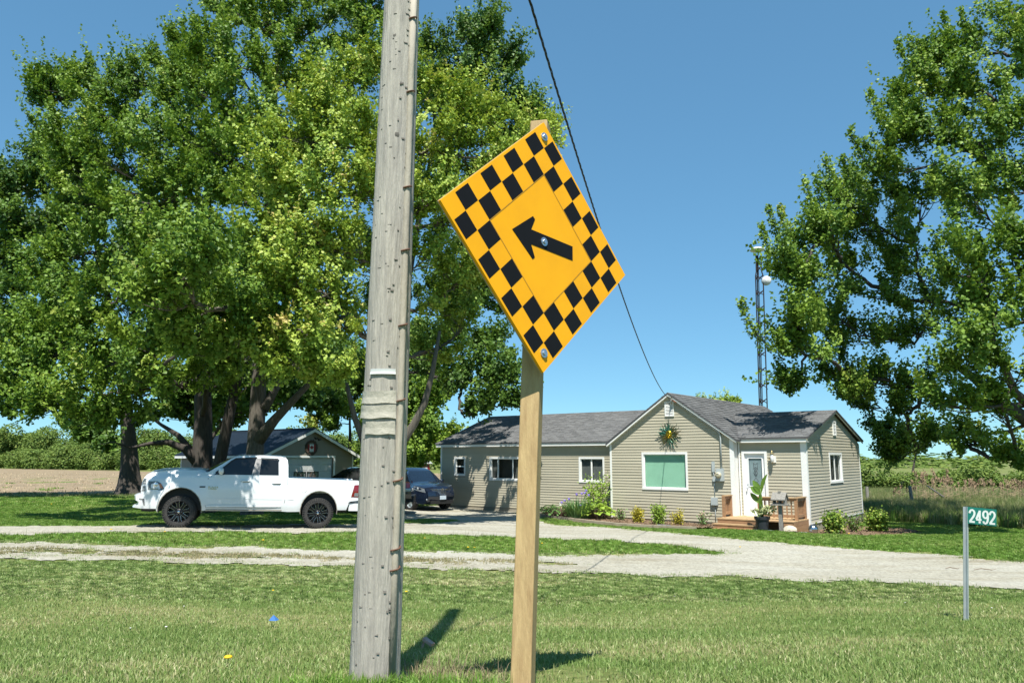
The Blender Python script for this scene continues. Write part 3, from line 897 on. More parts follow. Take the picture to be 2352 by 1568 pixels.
# rake boards of the front gable (thin white edge under a black drip edge)
for sx, xe in ((1, GR + .17), (-1, GL - .09)):
    b = MB()
    b.prism([(GC, GH - .02), (xe, gz(xe) - .02), (xe, gz(xe) - .09), (GC, GH - .09)], YR + .01, YR + .035, lambda a, z, d: (a, d, z))
    b.build('rake_board', M['white'], H)
    b = MB()
    b.prism([(GC, GH + .035), (xe + .03 * sx, gz(xe + .03) + .03), (xe + .03 * sx, gz(xe + .03) - .02), (GC, GH - .02)], YR - .008, YR + .012, lambda a, z, d: (a, d, z))
    b.build('drip_edge', M['shingle'], H)
    b = MB()
    b.prism([(GC, GH - .075), (xe, gz(xe) - .075), (xe, gz(xe) - .085), (GC, GH - .085)], YR + .036, YG, lambda a, z, d: (a, d, z))
    b.build('soffit', M['white'], H)
def rzr(y): return RT - (RT - RE) / (RD + .19) * abs(y - RD)
for y0 in (-.19, 6.78):
    b = MB(); b.prism([(RD, RT - .055), (y0, rzr(y0) - .055), (y0, rzr(y0) - .125), (RD, RT - .125)], .10, .125, lambda a, z, d: (d, a, z)); b.build('rake_board', M['siding'], H)
# louvred gable vents
def vent(fr, a0, a1, z0, z1):
    b = MB()
    for q in ((a0, a1, z1 - .04, z1), (a0, a1, z0, z0 + .04), (a0, a0 + .04, z0 + .04, z1 - .04), (a1 - .04, a1, z0 + .04, z1 - .04)): fbox(b, fr, *q, 0, .05)
    v = b.build('gable_vent', M['white'], H)
    fbox(MB(), fr, a0 + .04, a1 - .04, z0 + .04, z1 - .04, .012, .016).build('vent_back', M['dirt_shade'], v)
    z = z0 + .05
    while z < z1 - .07:
        c = MB()
        c.add([fr(a0 + .04, z, .045), fr(a1 - .04, z, .045), fr(a1 - .04, z + .035, .018), fr(a0 + .04, z + .035, .018), fr(a0 + .04, z - .005, .04), fr(a1 - .04, z - .005, .04)], [(0, 1, 2, 3), (4, 5, 1, 0)])
        c.build('louver', M['white'], v, fix=False)
        z += .052
vent(front(YG), -4.84, -4.48, 3.67, 4.20)
vent(endw(0), 3.12, 3.48, 2.98, 3.50)

# front door: casing, leaf, glazed light, panels, knob
fr = front(0.0)
b = MB()
fbox(b, fr, -2.17, -2.08, .25, 2.42, -.10, .035); fbox(b, fr, -1.38, -1.29, .25, 2.42, -.10, .035); fbox(b, fr, -2.08, -1.38, 2.33, 2.42, -.10, .035); fbox(b, fr, -2.08, -1.38, .22, .27, -.10, .05)
door = b.build('front_door', M['white'], H)
b = MB()
dx0, dx1, dz0, dz1 = -2.08, -1.38, .27, 2.33
lx0, lx1, lz0, lz1 = -1.955, -1.495, 1.25, 2.17
fbox(b, fr, dx0, dx1, dz0, lz0, -.085, -.04); fbox(b, fr, dx0, dx1, lz1, dz1, -.085, -.04); fbox(b, fr, dx0, lx0, lz0, lz1, -.085, -.04); fbox(b, fr, lx1, dx1, lz0, lz1, -.085, -.04)
b.build('door_leaf', M['door'], door)
b = MB()
for q in ((lx0 - .03, lx1 + .03, lz1, lz1 + .03), (lx0 - .03, lx1 + .03, lz0 - .03, lz0), (lx0 - .03, lx0, lz0, lz1), (lx1, lx1 + .03, lz0, lz1)): fbox(b, fr, *q, -.05, -.022)
b.build('light_frame', M['door'], door)
fbox(MB(), fr, lx0, lx1, lz0, lz1, -.075, -.055).build('pane', M['glass_door'], door)
b = MB()
def seg(p, q, r=.006): b.tube([fr(p[0], p[1], -.053), fr(q[0], q[1], -.053)], r, 5)
cx_ = (lx0 + lx1) / 2
for zc, s in ((1.42, .085), (1.62, .05), (1.68, .075), (1.76, .05)):
    P = [(cx_, zc + s * 1.2), (cx_ + s, zc), (cx_, zc - s * 1.2), (cx_ - s, zc)]
    for k in range(4): seg(P[k], P[(k + 1) % 4])
for x in (-.065, .065):
    seg((cx_ + x, 1.80), (cx_ + x, 2.02))
seg((cx_ - .065, 1.80), (cx_, 1.88)); seg((cx_ + .065, 1.80), (cx_, 1.88)); seg((cx_ - .065, 2.02), (cx_, 1.95)); seg((cx_ + .065, 2.02), (cx_, 1.95))
for x in (lx0 + .03, lx1 - .03): seg((x, lz0 + .03), (x, lz1 - .03), .004)
for z in (lz0 + .03, lz1 - .03): seg((lx0 + .03, z), (lx1 - .03, z), .004)
b.build('leading', M['lead'], door)
for x0 in (-1.985, -1.70):
    b = MB()
    z0, z1 = .46, 1.05
    for q in ((x0, x0 + .225, z1 - .025, z1), (x0, x0 + .225, z0, z0 + .025), (x0, x0 + .025, z0, z1), (x0 + .2, x0 + .225, z0, z1)): fbox(b, fr, *q, -.05, -.034)
    fbox(b, fr, x0 + .05, x0 + .175, z0 + .06, z1 - .06, -.05, -.036)
    b.build('door_panel', M['door'], door)
b = MB()
b.sphere(fr(-2.02, 1.16, .035), .033); b.tube([fr(-2.02, 1.16, -.04), fr(-2.02, 1.16, .02)], .014, 8); b.tube([fr(-2.02, 1.30, -.045), fr(-2.02, 1.30, -.02)], .026, 10)
b.build('door_knob', M['bolt'], door, True)

# wall lantern beside the door
lan = thing('wall_lantern', 'white and brass lantern on a white block beside the front door', 'lantern', hp(-1.07, 0, 2.14), HR)
fr0 = front(0.0)
fbox(MB(), fr0, -.085, .085, -.11, .10, .004, .05).build('mounting_block', M['white'], lan)
b = MB(); b.lathe([(.02, .17), (.045, .15), (.06, .02), (.05, -.10), (.03, -.12), (.01, -.13)], 10, 0, Matrix.Translation((0, -.16, .02))); b.build('lamp_glass', M['radome'], lan, True)
b = MB(); b.lathe([(.003, .26), (.02, .23), (.028, .21), (.02, .19), (.075, .165), (.065, .15)], 12, 0, Matrix.Translation((0, -.16, .02))); b.build('lamp_cap', M['brass'], lan, True)
b = MB(); b.tube([(0, -.04, -.06), (0, -.12, -.13), (0, -.16, -.10)], .012, 8); b.tube([(-.08, -.05, .0), (-.15, -.07, .02)], .02, 8); b.build('lamp_arm', M['brass'], lan, True)

# sun-face ornament
orn = thing('sun_ornament', 'metal sun face with green and gold wavy rays on the front gable', 'wall ornament', hp(-4.69, YG, 3.02), HR)
rr = random.Random(5)
NR = 44
for k in range(NR):
    t0 = 2 * PI * k / NR + rr.uniform(-.05, .05)
    L = rr.uniform(.40, .56) if k % 2 == 0 else rr.uniform(.33, .45)
    ph = rr.choice((0, PI))
    vs, fs = [], []
    n = 9
    off = .035 + .02 * (k % 3)
    for i in range(n + 1):
        s = i / n
        r = .12 + (L - .12) * s
        wv = .035 * math.sin(ph + s * 6.2) * s * 1.2
        w = .026 * (1 - s) ** .7 + .003
        c, sn = math.cos(t0), math.sin(t0)
        for e, o in ((-1, 0), (0, .018), (1, 0)):
            a = r * c - (wv + e * w) * sn
            z = r * sn + (wv + e * w) * c
            vs.append((a, -(off + o + .03 * s), z))
    for i in range(n):
        for e in (0, 1):
            q = i * 3 + e
            fs.append((q, q + 1, q + 4, q + 3))
    MB().add(vs, fs).build('ray', M['ray'], orn, True, fix=False)
b = MB(); b.sphere((0, 0, 0), .125, 20, 14, sc=(.98, .55, 1.22)); fo = b.build('face', M['face'], orn, True, loc=(0, -.07, 0))
b = MB()
b.sphere((0, -.085, -.01), .022, 10, 8, sc=(.8, .9, 2.0))
for s in (-1, 1): b.sphere((s * .045, -.062, .035), .026, 10, 6, sc=(1.2, .5, .55)); b.sphere((s * .042, -.062, -.03), .032, 10, 6, sc=(1, .5, .9))
b.sphere((0, -.068, -.075), .026, 10, 6, sc=(1.25, .5, .5)); b.sphere((0, -.055, -.115), .028, 10, 6, sc=(1.1, .6, .7))
b.build('face_features', M['face'], fo, True)
b = MB()
for k in range(7):
    t = PI * (.22 + .09 * k)
    b.sphere((.14 * math.cos(t), -.05, .165 * math.sin(t)), .03, 8, 6, sc=(1, .5, 1))
b.build('crest', M['copper'], orn, True)

# electric meter with service mast
em = thing('electric_meter', 'grey electric meter box with conduit running up the gable wall', 'electric meter', hp(-2.80, YG, 1.40), HR)
fr0 = front(0.0)
fbox(MB(), fr0, -.13, .13, 0, .42, .012, .13).build('meter_box', M['meterbox'], em)
b = MB(); b.lathe([(.10, 0), (.10, .05), (.085, .09), (.05, .105), (.001, .108)], 20, 0, Matrix.Translation((-.03, -.13, .20)) @ Matrix.Rotation(R(90), 4, 'X')); b.build('meter_dial', M['dial'], em, True)
fbox(MB(), fr0, -.075, .015, .225, .245, .235, .24).build('dial_plate', M['lead'], em)
b = MB()
b.tube([(.06, -.07, .42), (.06, -.07, 1.50), (.03, -.07, 1.62), (-.05, -.075, 1.72), (-1.55, -.085, 2.76), (-1.66, -.09, 2.80)], .028, 10)
b.build('service_mast', M['meterbox'], em, True)
b = MB(); b.tube([(-1.62, -.09, 2.78), (-1.74, -.12, 2.86), (-1.74, -.14, 2.72)], [.04, .05, .03], 10); b.build('weatherhead', M['meterbox'], em, True)
b = MB(); b.tube([(-1.72, -.14, 2.95), (-1.46, -.10, 2.80), (-1.28, -.09, 2.66)], .022, 6); b.tube([(-1.70, -.16, 2.85), (-1.5, -.13, 2.74)], .016, 6); b.build('splice', M['copper'], em, True)
fbox(MB(), fr0, -.30, -.20, .30, .66, .012, .07).build('junction_box', M['meterbox'], em)
fbox(MB(), fr0, -.28, -.16, -.02, .15, .012, .08).build('junction_box', M['meterbox'], em)
b = MB(); b.tube([(-.25, -.035, .30), (-.25, -.035, .15)], .025, 8); b.tube([(-.24, -.035, -.02), (-.24, -.035, -.56)], .013, 8); b.tube([(-.24, -.035, -.80), (-.24, -.035, -1.4)], .013, 8); b.build('conduit', M['meterbox'], em, True)
fbox(MB(), fr0, -.36, -.13, -.82, -.56, .012, .11).build('junction_box', M['meterbox'], em)

# ------------------------------------------------------------------ wooden porch
porch = thing('porch', 'cedar deck with two steps and railings at the front door', 'porch', hp(-1.3, -.75, g(*hxy(-1.3, -.75))), HR)
pz = porch.location.z
px0, px1 = -2.52, -.02
def P(x, y, z): return (x + 1.3, y + .75, z - pz)
def pbox(nm, a, b, mat='cedar'): return MB().box(P(*a), P(*b)).build(nm, M[mat], porch)
y = -1.50
k = 0
while y < -.04:
    x0 = px0 if y < -.38 else GR + .02
    pbox('deck_board', (x0, y, .205), (px1, min(y + .132, -.006), .24), 'cedar_top')
    y += .138; k += 1
pbox('skirt_board', (px0 + .02, -1.485, .06), (-1.05, -1.455, .203)); pbox('skirt_board', (px0 + .02, -1.485, -.20), (-1.05, -1.457, .055))
for z0, z1 in ((.085, .203), (-.05, .08), (-.22, -.055)):
    pbox('skirt_board', (px1 - .03, -1.48, z0), (px1 - .002, -.02, z1))
    pbox('skirt_board', (-.34, -1.485, z0), (px1 - .035, -1.457, z1))
pbox('skirt_board', (px0 + .012, -1.45, -.2), (px0 + .04, -.38, .2))
pbox('joist', (-1.04, -.95, -.25), (-.40, -.90, .20)); pbox('support_post', (-.46, -1.42, -.3), (-.37, -1.33, .203)); pbox('support_post', (-1.04, -1.42, -.3), (-.95, -1.33, .203))
# steps
for (ya, yb, zt) in ((-1.83, -1.50, .085), (-2.16, -1.78, -.055)):
    pbox('tread', (px0 - .04, ya, zt - .035), (-.96, ya + .16, zt), 'cedar_top'); pbox('tread', (px0 - .04, ya + .167, zt - .035), (-.96, yb - .002, zt), 'cedar_top')
    for q in range(3):
        w_ = (-.98 - px0) / 3
        pbox('riser', (px0 + q * w_ + .002, ya + .02, zt - .20), (px0 + (q + 1) * w_ - .002, ya + .045, zt - .037))
b = MB(); b.prism([(-2.14, -.25), (-1.5, -.25), (-1.5, .20), (-1.80, .045), (-1.80, -.095), (-2.14, -.095)], -1.0, -.965, lambda a, z, d: P(d, a, z)); b.build('stringer', M['cedar'], porch)
# railings
def post(x, y, zt=.92): return pbox('rail_post', (x - .045, y - .045, .241), (x + .045, y + .045, zt))
def rail(p, q, zt=.95, n=8, skip=()):
    (x0, y0), (x1, y1) = p, q
    L = math.hypot(x1 - x0, y1 - y0)
    MB().bar(P(x0, y0, zt - .018), P(x1, y1, zt - .018), .14, .036).build('top_rail', M['cedar_top'], porch)
    MB().bar(P(x0, y0, zt - .085), P(x1, y1, zt - .085), .036, .088).build('upper_rail', M['cedar'], porch)
    MB().bar(P(x0, y0, .36), P(x1, y1, .36), .036, .088).build('lower_rail', M['cedar'], porch)
    nx, ny = -(y1 - y0) / L * .036, (x1 - x0) / L * .036
    for k in range(n):
        t = (k + .5) / n
        x, y = x0 + (x1 - x0) * t + nx, y0 + (y1 - y0) * t + ny
        MB().bar(P(x, y, .30), P(x, y, zt - .045), .034, .034, up=(x1 - x0, y1 - y0, 0)).build('baluster', M['cedar'], porch)
post(-2.46, -1.02); post(-2.46, -.45); rail((-2.46, -1.02), (-2.46, -.42), n=5)
post(-1.28, -.95); post(-.10, -.95); post(-.10, -.12); rail((-1.33, -.95), (-.05, -.95), n=9); rail((-.10, -.95), (-.10, -.08), n=8)

# ------------------------------------------------------------------ garage
GP = at_y(607, 1039, 49.4)
GZ = g(GP.x + 2, GP.y + 3)
gar = thing('garage', 'beige garage with blue metal roof and white overhead door', 'garage', (GP.x, GP.y, GZ), HR)
gw, gl, geh, gah = 7.3, 10.0, 2.55, 4.25
gf = endw(0.0)
GD = (1.53, 5.55, 0.0, 2.30)
b = MB()
fbox(b, gf, 0, GD[0], 0, geh, -.14, -.002); fbox(b, gf, GD[1], gw, 0, geh, -.14, -.002); fbox(b, gf, GD[0], GD[1], GD[3], geh, -.14, -.002)
b.prism([(0, geh), (gw, geh), (gw / 2, gah - .08)], -.14, -.002, gf)
b.box((-gl, 0, 0), (-.141, .14, geh)); b.box((-gl, gw - .14, 0), (-.141, gw, geh)); b.box((-gl, .141, 0), (-gl + .14, gw - .141, geh))
b.build('wall', M['wall'], gar)
gs = (gah - geh) / (gw / 2)
def gclip2(z):
    if z < geh - .02: return (0, gw)
    k = (gah - .1 - z) / gs
    return (gw / 2 - k, gw / 2 + k)
siding(gar, gf, .06, gw - .06, .08, gah - .15, gclip2, [GD], mat='g_siding', h=.205, lip=.016)
siding(gar, front(0.0), -gl + .05, -.05, .08, geh, None, [], mat='g_siding', h=.205, lip=.016)
b = MB()
fbox(b, gf, GD[0] - .14, GD[0], 0, 2.44, -.05, .03); fbox(b, gf, GD[1], GD[1] + .14, 0, 2.44, -.05, .03); fbox(b, gf, GD[0], GD[1], 2.30, 2.44, -.05, .03)
gd = b.build('garage_door', M['white'], gar)
for k in range(5):
    z0 = .02 + k * .456
    b = MB(); fbox(b, gf, GD[0] + .01, GD[1] - .01, z0, z0 + .446, -.20, -.155)
    for j in range(4):
        a = GD[0] + .15 + j * .97
        if k == 2 and j in (1, 2): continue
        fbox(b, gf, a, a + .8, z0 + .09, z0 + .36, -.156, -.146)
    b.build('door_section', M['g_door'], gd)
for a in (2.42, 3.46):
    b = MB(); z0 = 1.0
    for q in ((a, a + .95, z0 + .33, z0 + .37), (a, a + .95, z0, z0 + .04), (a, a + .04, z0, z0 + .37), (a + .91, a + .95, z0, z0 + .37)): fbox(b, gf, *q, -.15, -.11)
    wf = b.build('window', M['plastic'], gd)
    fbox(MB(), gf, a + .03, a + .92, z0 + .03, z0 + .34, -.15, -.14).build('pane', M['lamp_clear'], wf)
    b = MB()
    for q in range(9):
        t = q / 8.0; b.tube([gf(a + .2 + .5 * t, z0 + .02, -.10), gf(a + .25 + .45 * t + .1 * math.sin(q * 2.1), z0 + .18 + .2 * math.sin(q * 1.3), -.09)], .018, 5)
    b.build('scroll_ornament', M['wreath'], wf)
# roof: ribbed metal
for side in (0, 1):
    y0, yr = (-.35, gw / 2) if side == 0 else (gw + .35, gw / 2)
    ze = geh + .05 - .35 * gs + .02
    o = roof_slope(gar, (-gl - .3, y0, ze), (.35, y0, ze), (-gl - .3, yr, gah), (.35, yr, gah), tabs=False, mat='bluemetal', thick=.04)
    b = MB()
    x = -gl - .28
    while x < .34:
        b.bar((x, y0, ze + .012), (x, yr, gah + .012), .05, .035)
        x += .23
    rb = b.build('ribs', M['bluemetal'], o); rb['kind'] = 'stuff'
MB().box((-gl - .3, gw / 2 - .12, gah + .01), (.35, gw / 2 + .12, gah + .045)).build('ridge_cap', M['bluemetal'], gar)
for side, y0 in ((0, -.35), (1, gw + .35)):
    ze = geh + .05 - .35 * gs + .02
    b = MB(); b.prism([(gw / 2, gah - .03), (y0, ze - .03), (y0, ze - .23), (gw / 2, gah - .23)], .32, .35, lambda a, z, d: (d, a, z)); b.build('rake_board', M['white'], gar)
    yy = (y0, y0 + .03) if side == 0 else (y0 - .03, y0)
    MB().box((-gl - .3, yy[0], ze - .20), (.318, yy[1], ze - .045)).build('fascia', M['white'], gar)
    b = MB(); b.prism([(y0 + (.03 if side == 0 else -.03), ze - .19), (y0 + (.34 if side == 0 else -.34), ze - .19), (y0 + (.34 if side == 0 else -.34), ze - .17), (y0 + (.03 if side == 0 else -.03), ze - .17)], -gl - .29, .3, lambda a, z, d: (d, a, z)); b.build('soffit', M['white'], gar)
for a in (0, gw - .1): fbox(MB(), gf, a, a + .1, 0, geh, -.01, .025).build('corner_trim', M['white'], gar)
fbox(MB(), front(0.0), -.1, .02, 0, geh, -.01, .025).build('corner_trim', M['white'], gar)
fbox(MB(), front(0.0), -gl, -gl + .1, 0, geh, -.01, .025).build('corner_trim', M['white'], gar)
# flag plaque above the garage door
gm = Matrix.Translation((GP.x, GP.y, GZ)) @ Matrix.Rotation(HR, 4, 'Z')
fl = thing('flag_plaque', 'round twig plaque with red and white maple leaf flag above the garage door', 'plaque', gm @ Vector((.02, 3.62, 2.97)), HR)
b = MB()
rr = random.Random(3)
for k in range(46):
    t = 2 * PI * k / 46
    r0, r1 = rr.uniform(.30, .40), rr.uniform(.44, .56)
    d = rr.uniform(-.25, .25)
    b.bar((.05, r0 * math.cos(t), r0 * math.sin(t)), (.06, r1 * math.cos(t + d), r1 * math.sin(t + d)), .03, .03)
b.lathe([(.36, .0), (.36, .05), (.50, .05), (.50, .0)], 24, axis='x')
b.build('wreath', M['wreath'], fl)
for nm, y0, y1, m in (('flag_field', -.33, -.17, 'flagred'), ('flag_field', -.17, .17, 'flagwhite'), ('flag_field', .17, .33, 'flagred')):
    MB().box((.035, y0 + .001, -.27), (.05, y1 - .001, .23)).build(nm, M[m], fl)
half = [(0, .24), (.045, .15), (.085, .17), (.07, .06), (.12, .11), (.14, .075), (.20, .085), (.175, .02), (.205, -.005), (.10, -.085), (.11, -.12), (.012, -.105), (.012, -.2)]
poly = [(y * .75, z * .75) for y, z in half] + [(-y * .75, z * .75) for y, z in reversed(half[1:])]
MB().prism(poly, .051, .056, lambda a, z, d: (d, a, z)).build('maple_leaf_emblem', M['flagred'], fl)
bf = thing('garage_ornament', 'small dark bird ornament near the peak of the garage gable', 'wall ornament', gm @ Vector((.02, 4.1, 3.52)), HR)
b = MB()
for yy, zz in ((-.16, .06), (.12, -.02)):
    b.sphere((.04, yy, zz), .07, 8, 6, sc=(.5, 1.4, .8)); b.sphere((.04, yy - .08, zz + .06), .04, 8, 6)
    b.add([(.03, yy + .06, zz), (.05, yy + .16, zz + .10), (.05, yy + .18, zz - .02)], [(0, 1, 2)])
b.build('birds', M['plastic'], bf, fix=False)

# ------------------------------------------------------------------ lattice tower
tb = at_y(1748, 940, 42)
tt = at_y(1741, 585, 42)
tz = g(tb.x, tb.y)
tow = thing('antenna_tower', 'slim rusty lattice antenna tower rising behind the house roof', 'tower', (tb.x, tb.y, tz))
Ht = tt.z - tz
s = .21
ax = [(-s, -s * .577, 0), (s, -s * .577, 0), (0, s * 1.155, 0)]
lean = (tt.x - tb.x) / Ht
def tp(k, z, f=1.0): return (ax[k][0] * f + lean * z, ax[k][1] * f, z)
ztop = Ht - 1.25
for k in range(3):
    MB().tube([tp(k, 0), tp(k, ztop), tp(k, ztop + .25, .72), tp(k, Ht, .68)], .034, 6).build('tower_leg', M['tower'], tow)
z = .2
i = 0
while z < Ht - .1:
    f0 = 1.0 if z < ztop else .70
    hgt = .26
    for k in range(3):
        k2 = (k + 1) % 3
        MB().bar(tp(k, z, f0), tp(k2, z + hgt, f0), .03, .03).build('cross_brace', M['tower'], tow)
        MB().bar(tp(k2, z, f0), tp(k, z + hgt, f0), .03, .03).build('cross_brace', M['tower'], tow)
    z += .86 if z < ztop - .8 else .55
MB().tube([(lean * 4, 0, 4), (lean * Ht, 0, Ht + .22)], .022, 6).build('mast', M['tower'], tow)
b = MB(); b.lathe([(.001, .16), (.22, .13), (.40, .06), (.43, .0), (.40, -.05), (.2, -.09), (.001, -.10)], 24, 0, Matrix.Translation((lean * Ht - .02, 0, Ht + .28))); b.build('radome', M['radome'], tow, True)
b = MB(); b.lathe([(.001, -.03), (.12, -.015), (.24, .04), (.27, .08), (.25, .09), (.001, .06)], 20, 0, Matrix.Translation((lean * Ht + .30, -.25, Ht - 1.55)) @ Matrix.Rotation(R(-80), 4, 'X') @ Matrix.Rotation(R(25), 4, 'Y')); b.build('dish', M['radome'], tow, True)
# ------------------------------------------------------------------ vehicles
def sm(t):
    t = max(0.0, min(1.0, t)); return t * t * (3 - 2 * t)

def shell_bm(outline, hw, step, cross_n=7, profile=None):
    """closed body: side outline (x,z) cut into a fine net, pushed out to half width hw(x,z), joined across"""
    bm = bmesh.new()
    vs = [bm.verts.new((x, 0, z)) for x, z in outline]
    bm.faces.new(vs)
    xs = [p[0] for p in outline]; zs = [p[1] for p in outline]
    z = min(zs) + step
    while z < max(zs):
        bmesh.ops.bisect_plane(bm, geom=bm.verts[:] + bm.edges[:] + bm.faces[:], plane_co=(0, 0, z), plane_no=(0, 0, 1), dist=1e-5); z += step
    x = min(xs) + step * 1.6
    while x < max(xs):
        bmesh.ops.bisect_plane(bm, geom=bm.verts[:] + bm.edges[:] + bm.faces[:], plane_co=(x, 0, 0), plane_no=(1, 0, 0), dist=1e-5); x += step * 1.6
    bm.verts.ensure_lookup_table()
    V = [(v.co.x, v.co.z) for v in bm.verts]
    F = [[v.index for v in f.verts] for f in bm.faces]
    bm.verts.index_update()
    E = [(e.verts[0].index, e.verts[1].index) for e in bm.edges if len(e.link_faces) == 1]
    bm.free()
    out = MB()
    n = len(V)
    verts = [(x, -hw(x, z), z) for x, z in V] + [(x, hw(x, z), z) for x, z in V]
    faces = [tuple(f) for f in F] + [tuple(i + n for i in reversed(f)) for f in F]
    cols = {}
    ts = [-1 + 2 * k / cross_n for k in range(1, cross_n)]
    def col(i):
        if i not in cols:
            x, z = V[i]
            w = hw(x, z)
            ids = []
            for t in ts:
                dx, dz = profile(x, z, t) if profile else (0, 0)
                ids.append(len(verts)); verts.append((x + dx, t * w, z + dz))
            cols[i] = [i] + ids + [i + n]
        return cols[i]
    for a, b in E:
        A, B = col(a), col(b)
        for k in range(cross_n): faces.append((A[k], A[k + 1], B[k + 1], B[k]))
    out.add(verts, faces)
    return out

def side_patch(poly, hw, off, side, step=0.05):
    """a panel lying on the body side, `off` outside it"""
    bm = bmesh.new()
    bm.faces.new([bm.verts.new((x, 0, z)) for x, z in poly])
    zs = [p[1] for p in poly]
    z = min(zs) + step
    while z < max(zs):
        bmesh.ops.bisect_plane(bm, geom=bm.verts[:] + bm.edges[:] + bm.faces[:], plane_co=(0, 0, z), plane_no=(0, 0, 1), dist=1e-5); z += step
    bm.verts.index_update()
    V = [(v.co.x, v.co.z) for v in bm.verts]
    F = [tuple(v.index for v in f.verts) for f in bm.faces]
    bm.free()
    n = len(V)
    b = MB()
    vo = [(x, side * (hw(x, z) + off), z) for x, z in V] + [(x, side * (hw(x, z) - 0.012), z) for x, z in V]
    cnt = {}
    for f in F:
        for i in range(len(f)):
            e = (f[i], f[(i + 1) % len(f)])
            cnt[tuple(sorted(e))] = cnt.get(tuple(sorted(e)), []) + [e]
    rim = [(e[0][0], e[0][1], e[0][1] + n, e[0][0] + n) for e in cnt.values() if len(e) == 1]
    b.add(vo, list(F) + rim)
    return b

def side_ribbon(pts, w, hw, off, side):
    b = MB()
    P = [Vector((x, side * (hw(x, z) + off), z)) for x, z in pts]
    vs, fs = [], []
    for i, p in enumerate(P):
        d = (P[min(i + 1, len(P) - 1)] - P[max(i - 1, 0)]).normalized()
        t = d.cross(Vector((0, side, 0))).normalized() * w / 2
        vs += [p - t, p + t]
    fs = [(2 * i, 2 * i + 2, 2 * i + 3, 2 * i + 1) for i in range(len(P) - 1)]
    b.add(vs, fs)
    return b

def across(p, q, hw, f0, f1, off, n=8, bow=0.0, nz=3):
    """panel across the car between profile points p and q, y from f0*hw to f1*hw, `off` in front of it"""
    p, q = Vector(p), Vector(q)
    d = (q - p)
    nrm = Vector((-d.y, d.x)).normalized() * off
    vs, fs = [], []
    for j in range(nz + 1):
        c = p.lerp(q, j / nz)
        for i in range(n + 1):
            f = f0 + (f1 - f0) * i / n
            bx = bow * (1 - f * f)
            vs.append((c.x + nrm.x + bx, f * hw(c.x, c.y), c.y + nrm.y))
    for j in range(nz):
        for i in range(n):
            a = j * (n + 1) + i
            fs.append((a, a + 1, a + n + 2, a + n + 1))
    return MB().add(vs, fs)

def text_mesh(body, size, name, mat, parent, mw, extrude=0.002, bold=0.0, sx=1.0):
    cu = bpy.data.curves.new(name, 'FONT')
    cu.body = body
    cu.size = size
    cu.extrude = extrude
    cu.offset = bold
    cu.align_x = 'LEFT'
    to = bpy.data.objects.new(name + '_curve', cu)
    COL.objects.link(to)
    dg = bpy.context.evaluated_depsgraph_get()
    me = bpy.data.meshes.new_from_object(to.evaluated_get(dg))
    bpy.data.objects.remove(to)
    bpy.data.curves.remove(cu)
    me.name = name
    me.transform(mw @ Matrix.Diagonal((sx, 1, 1, 1)))
    me.materials.clear(); me.materials.append(mat)
    return link(name, me, parent)

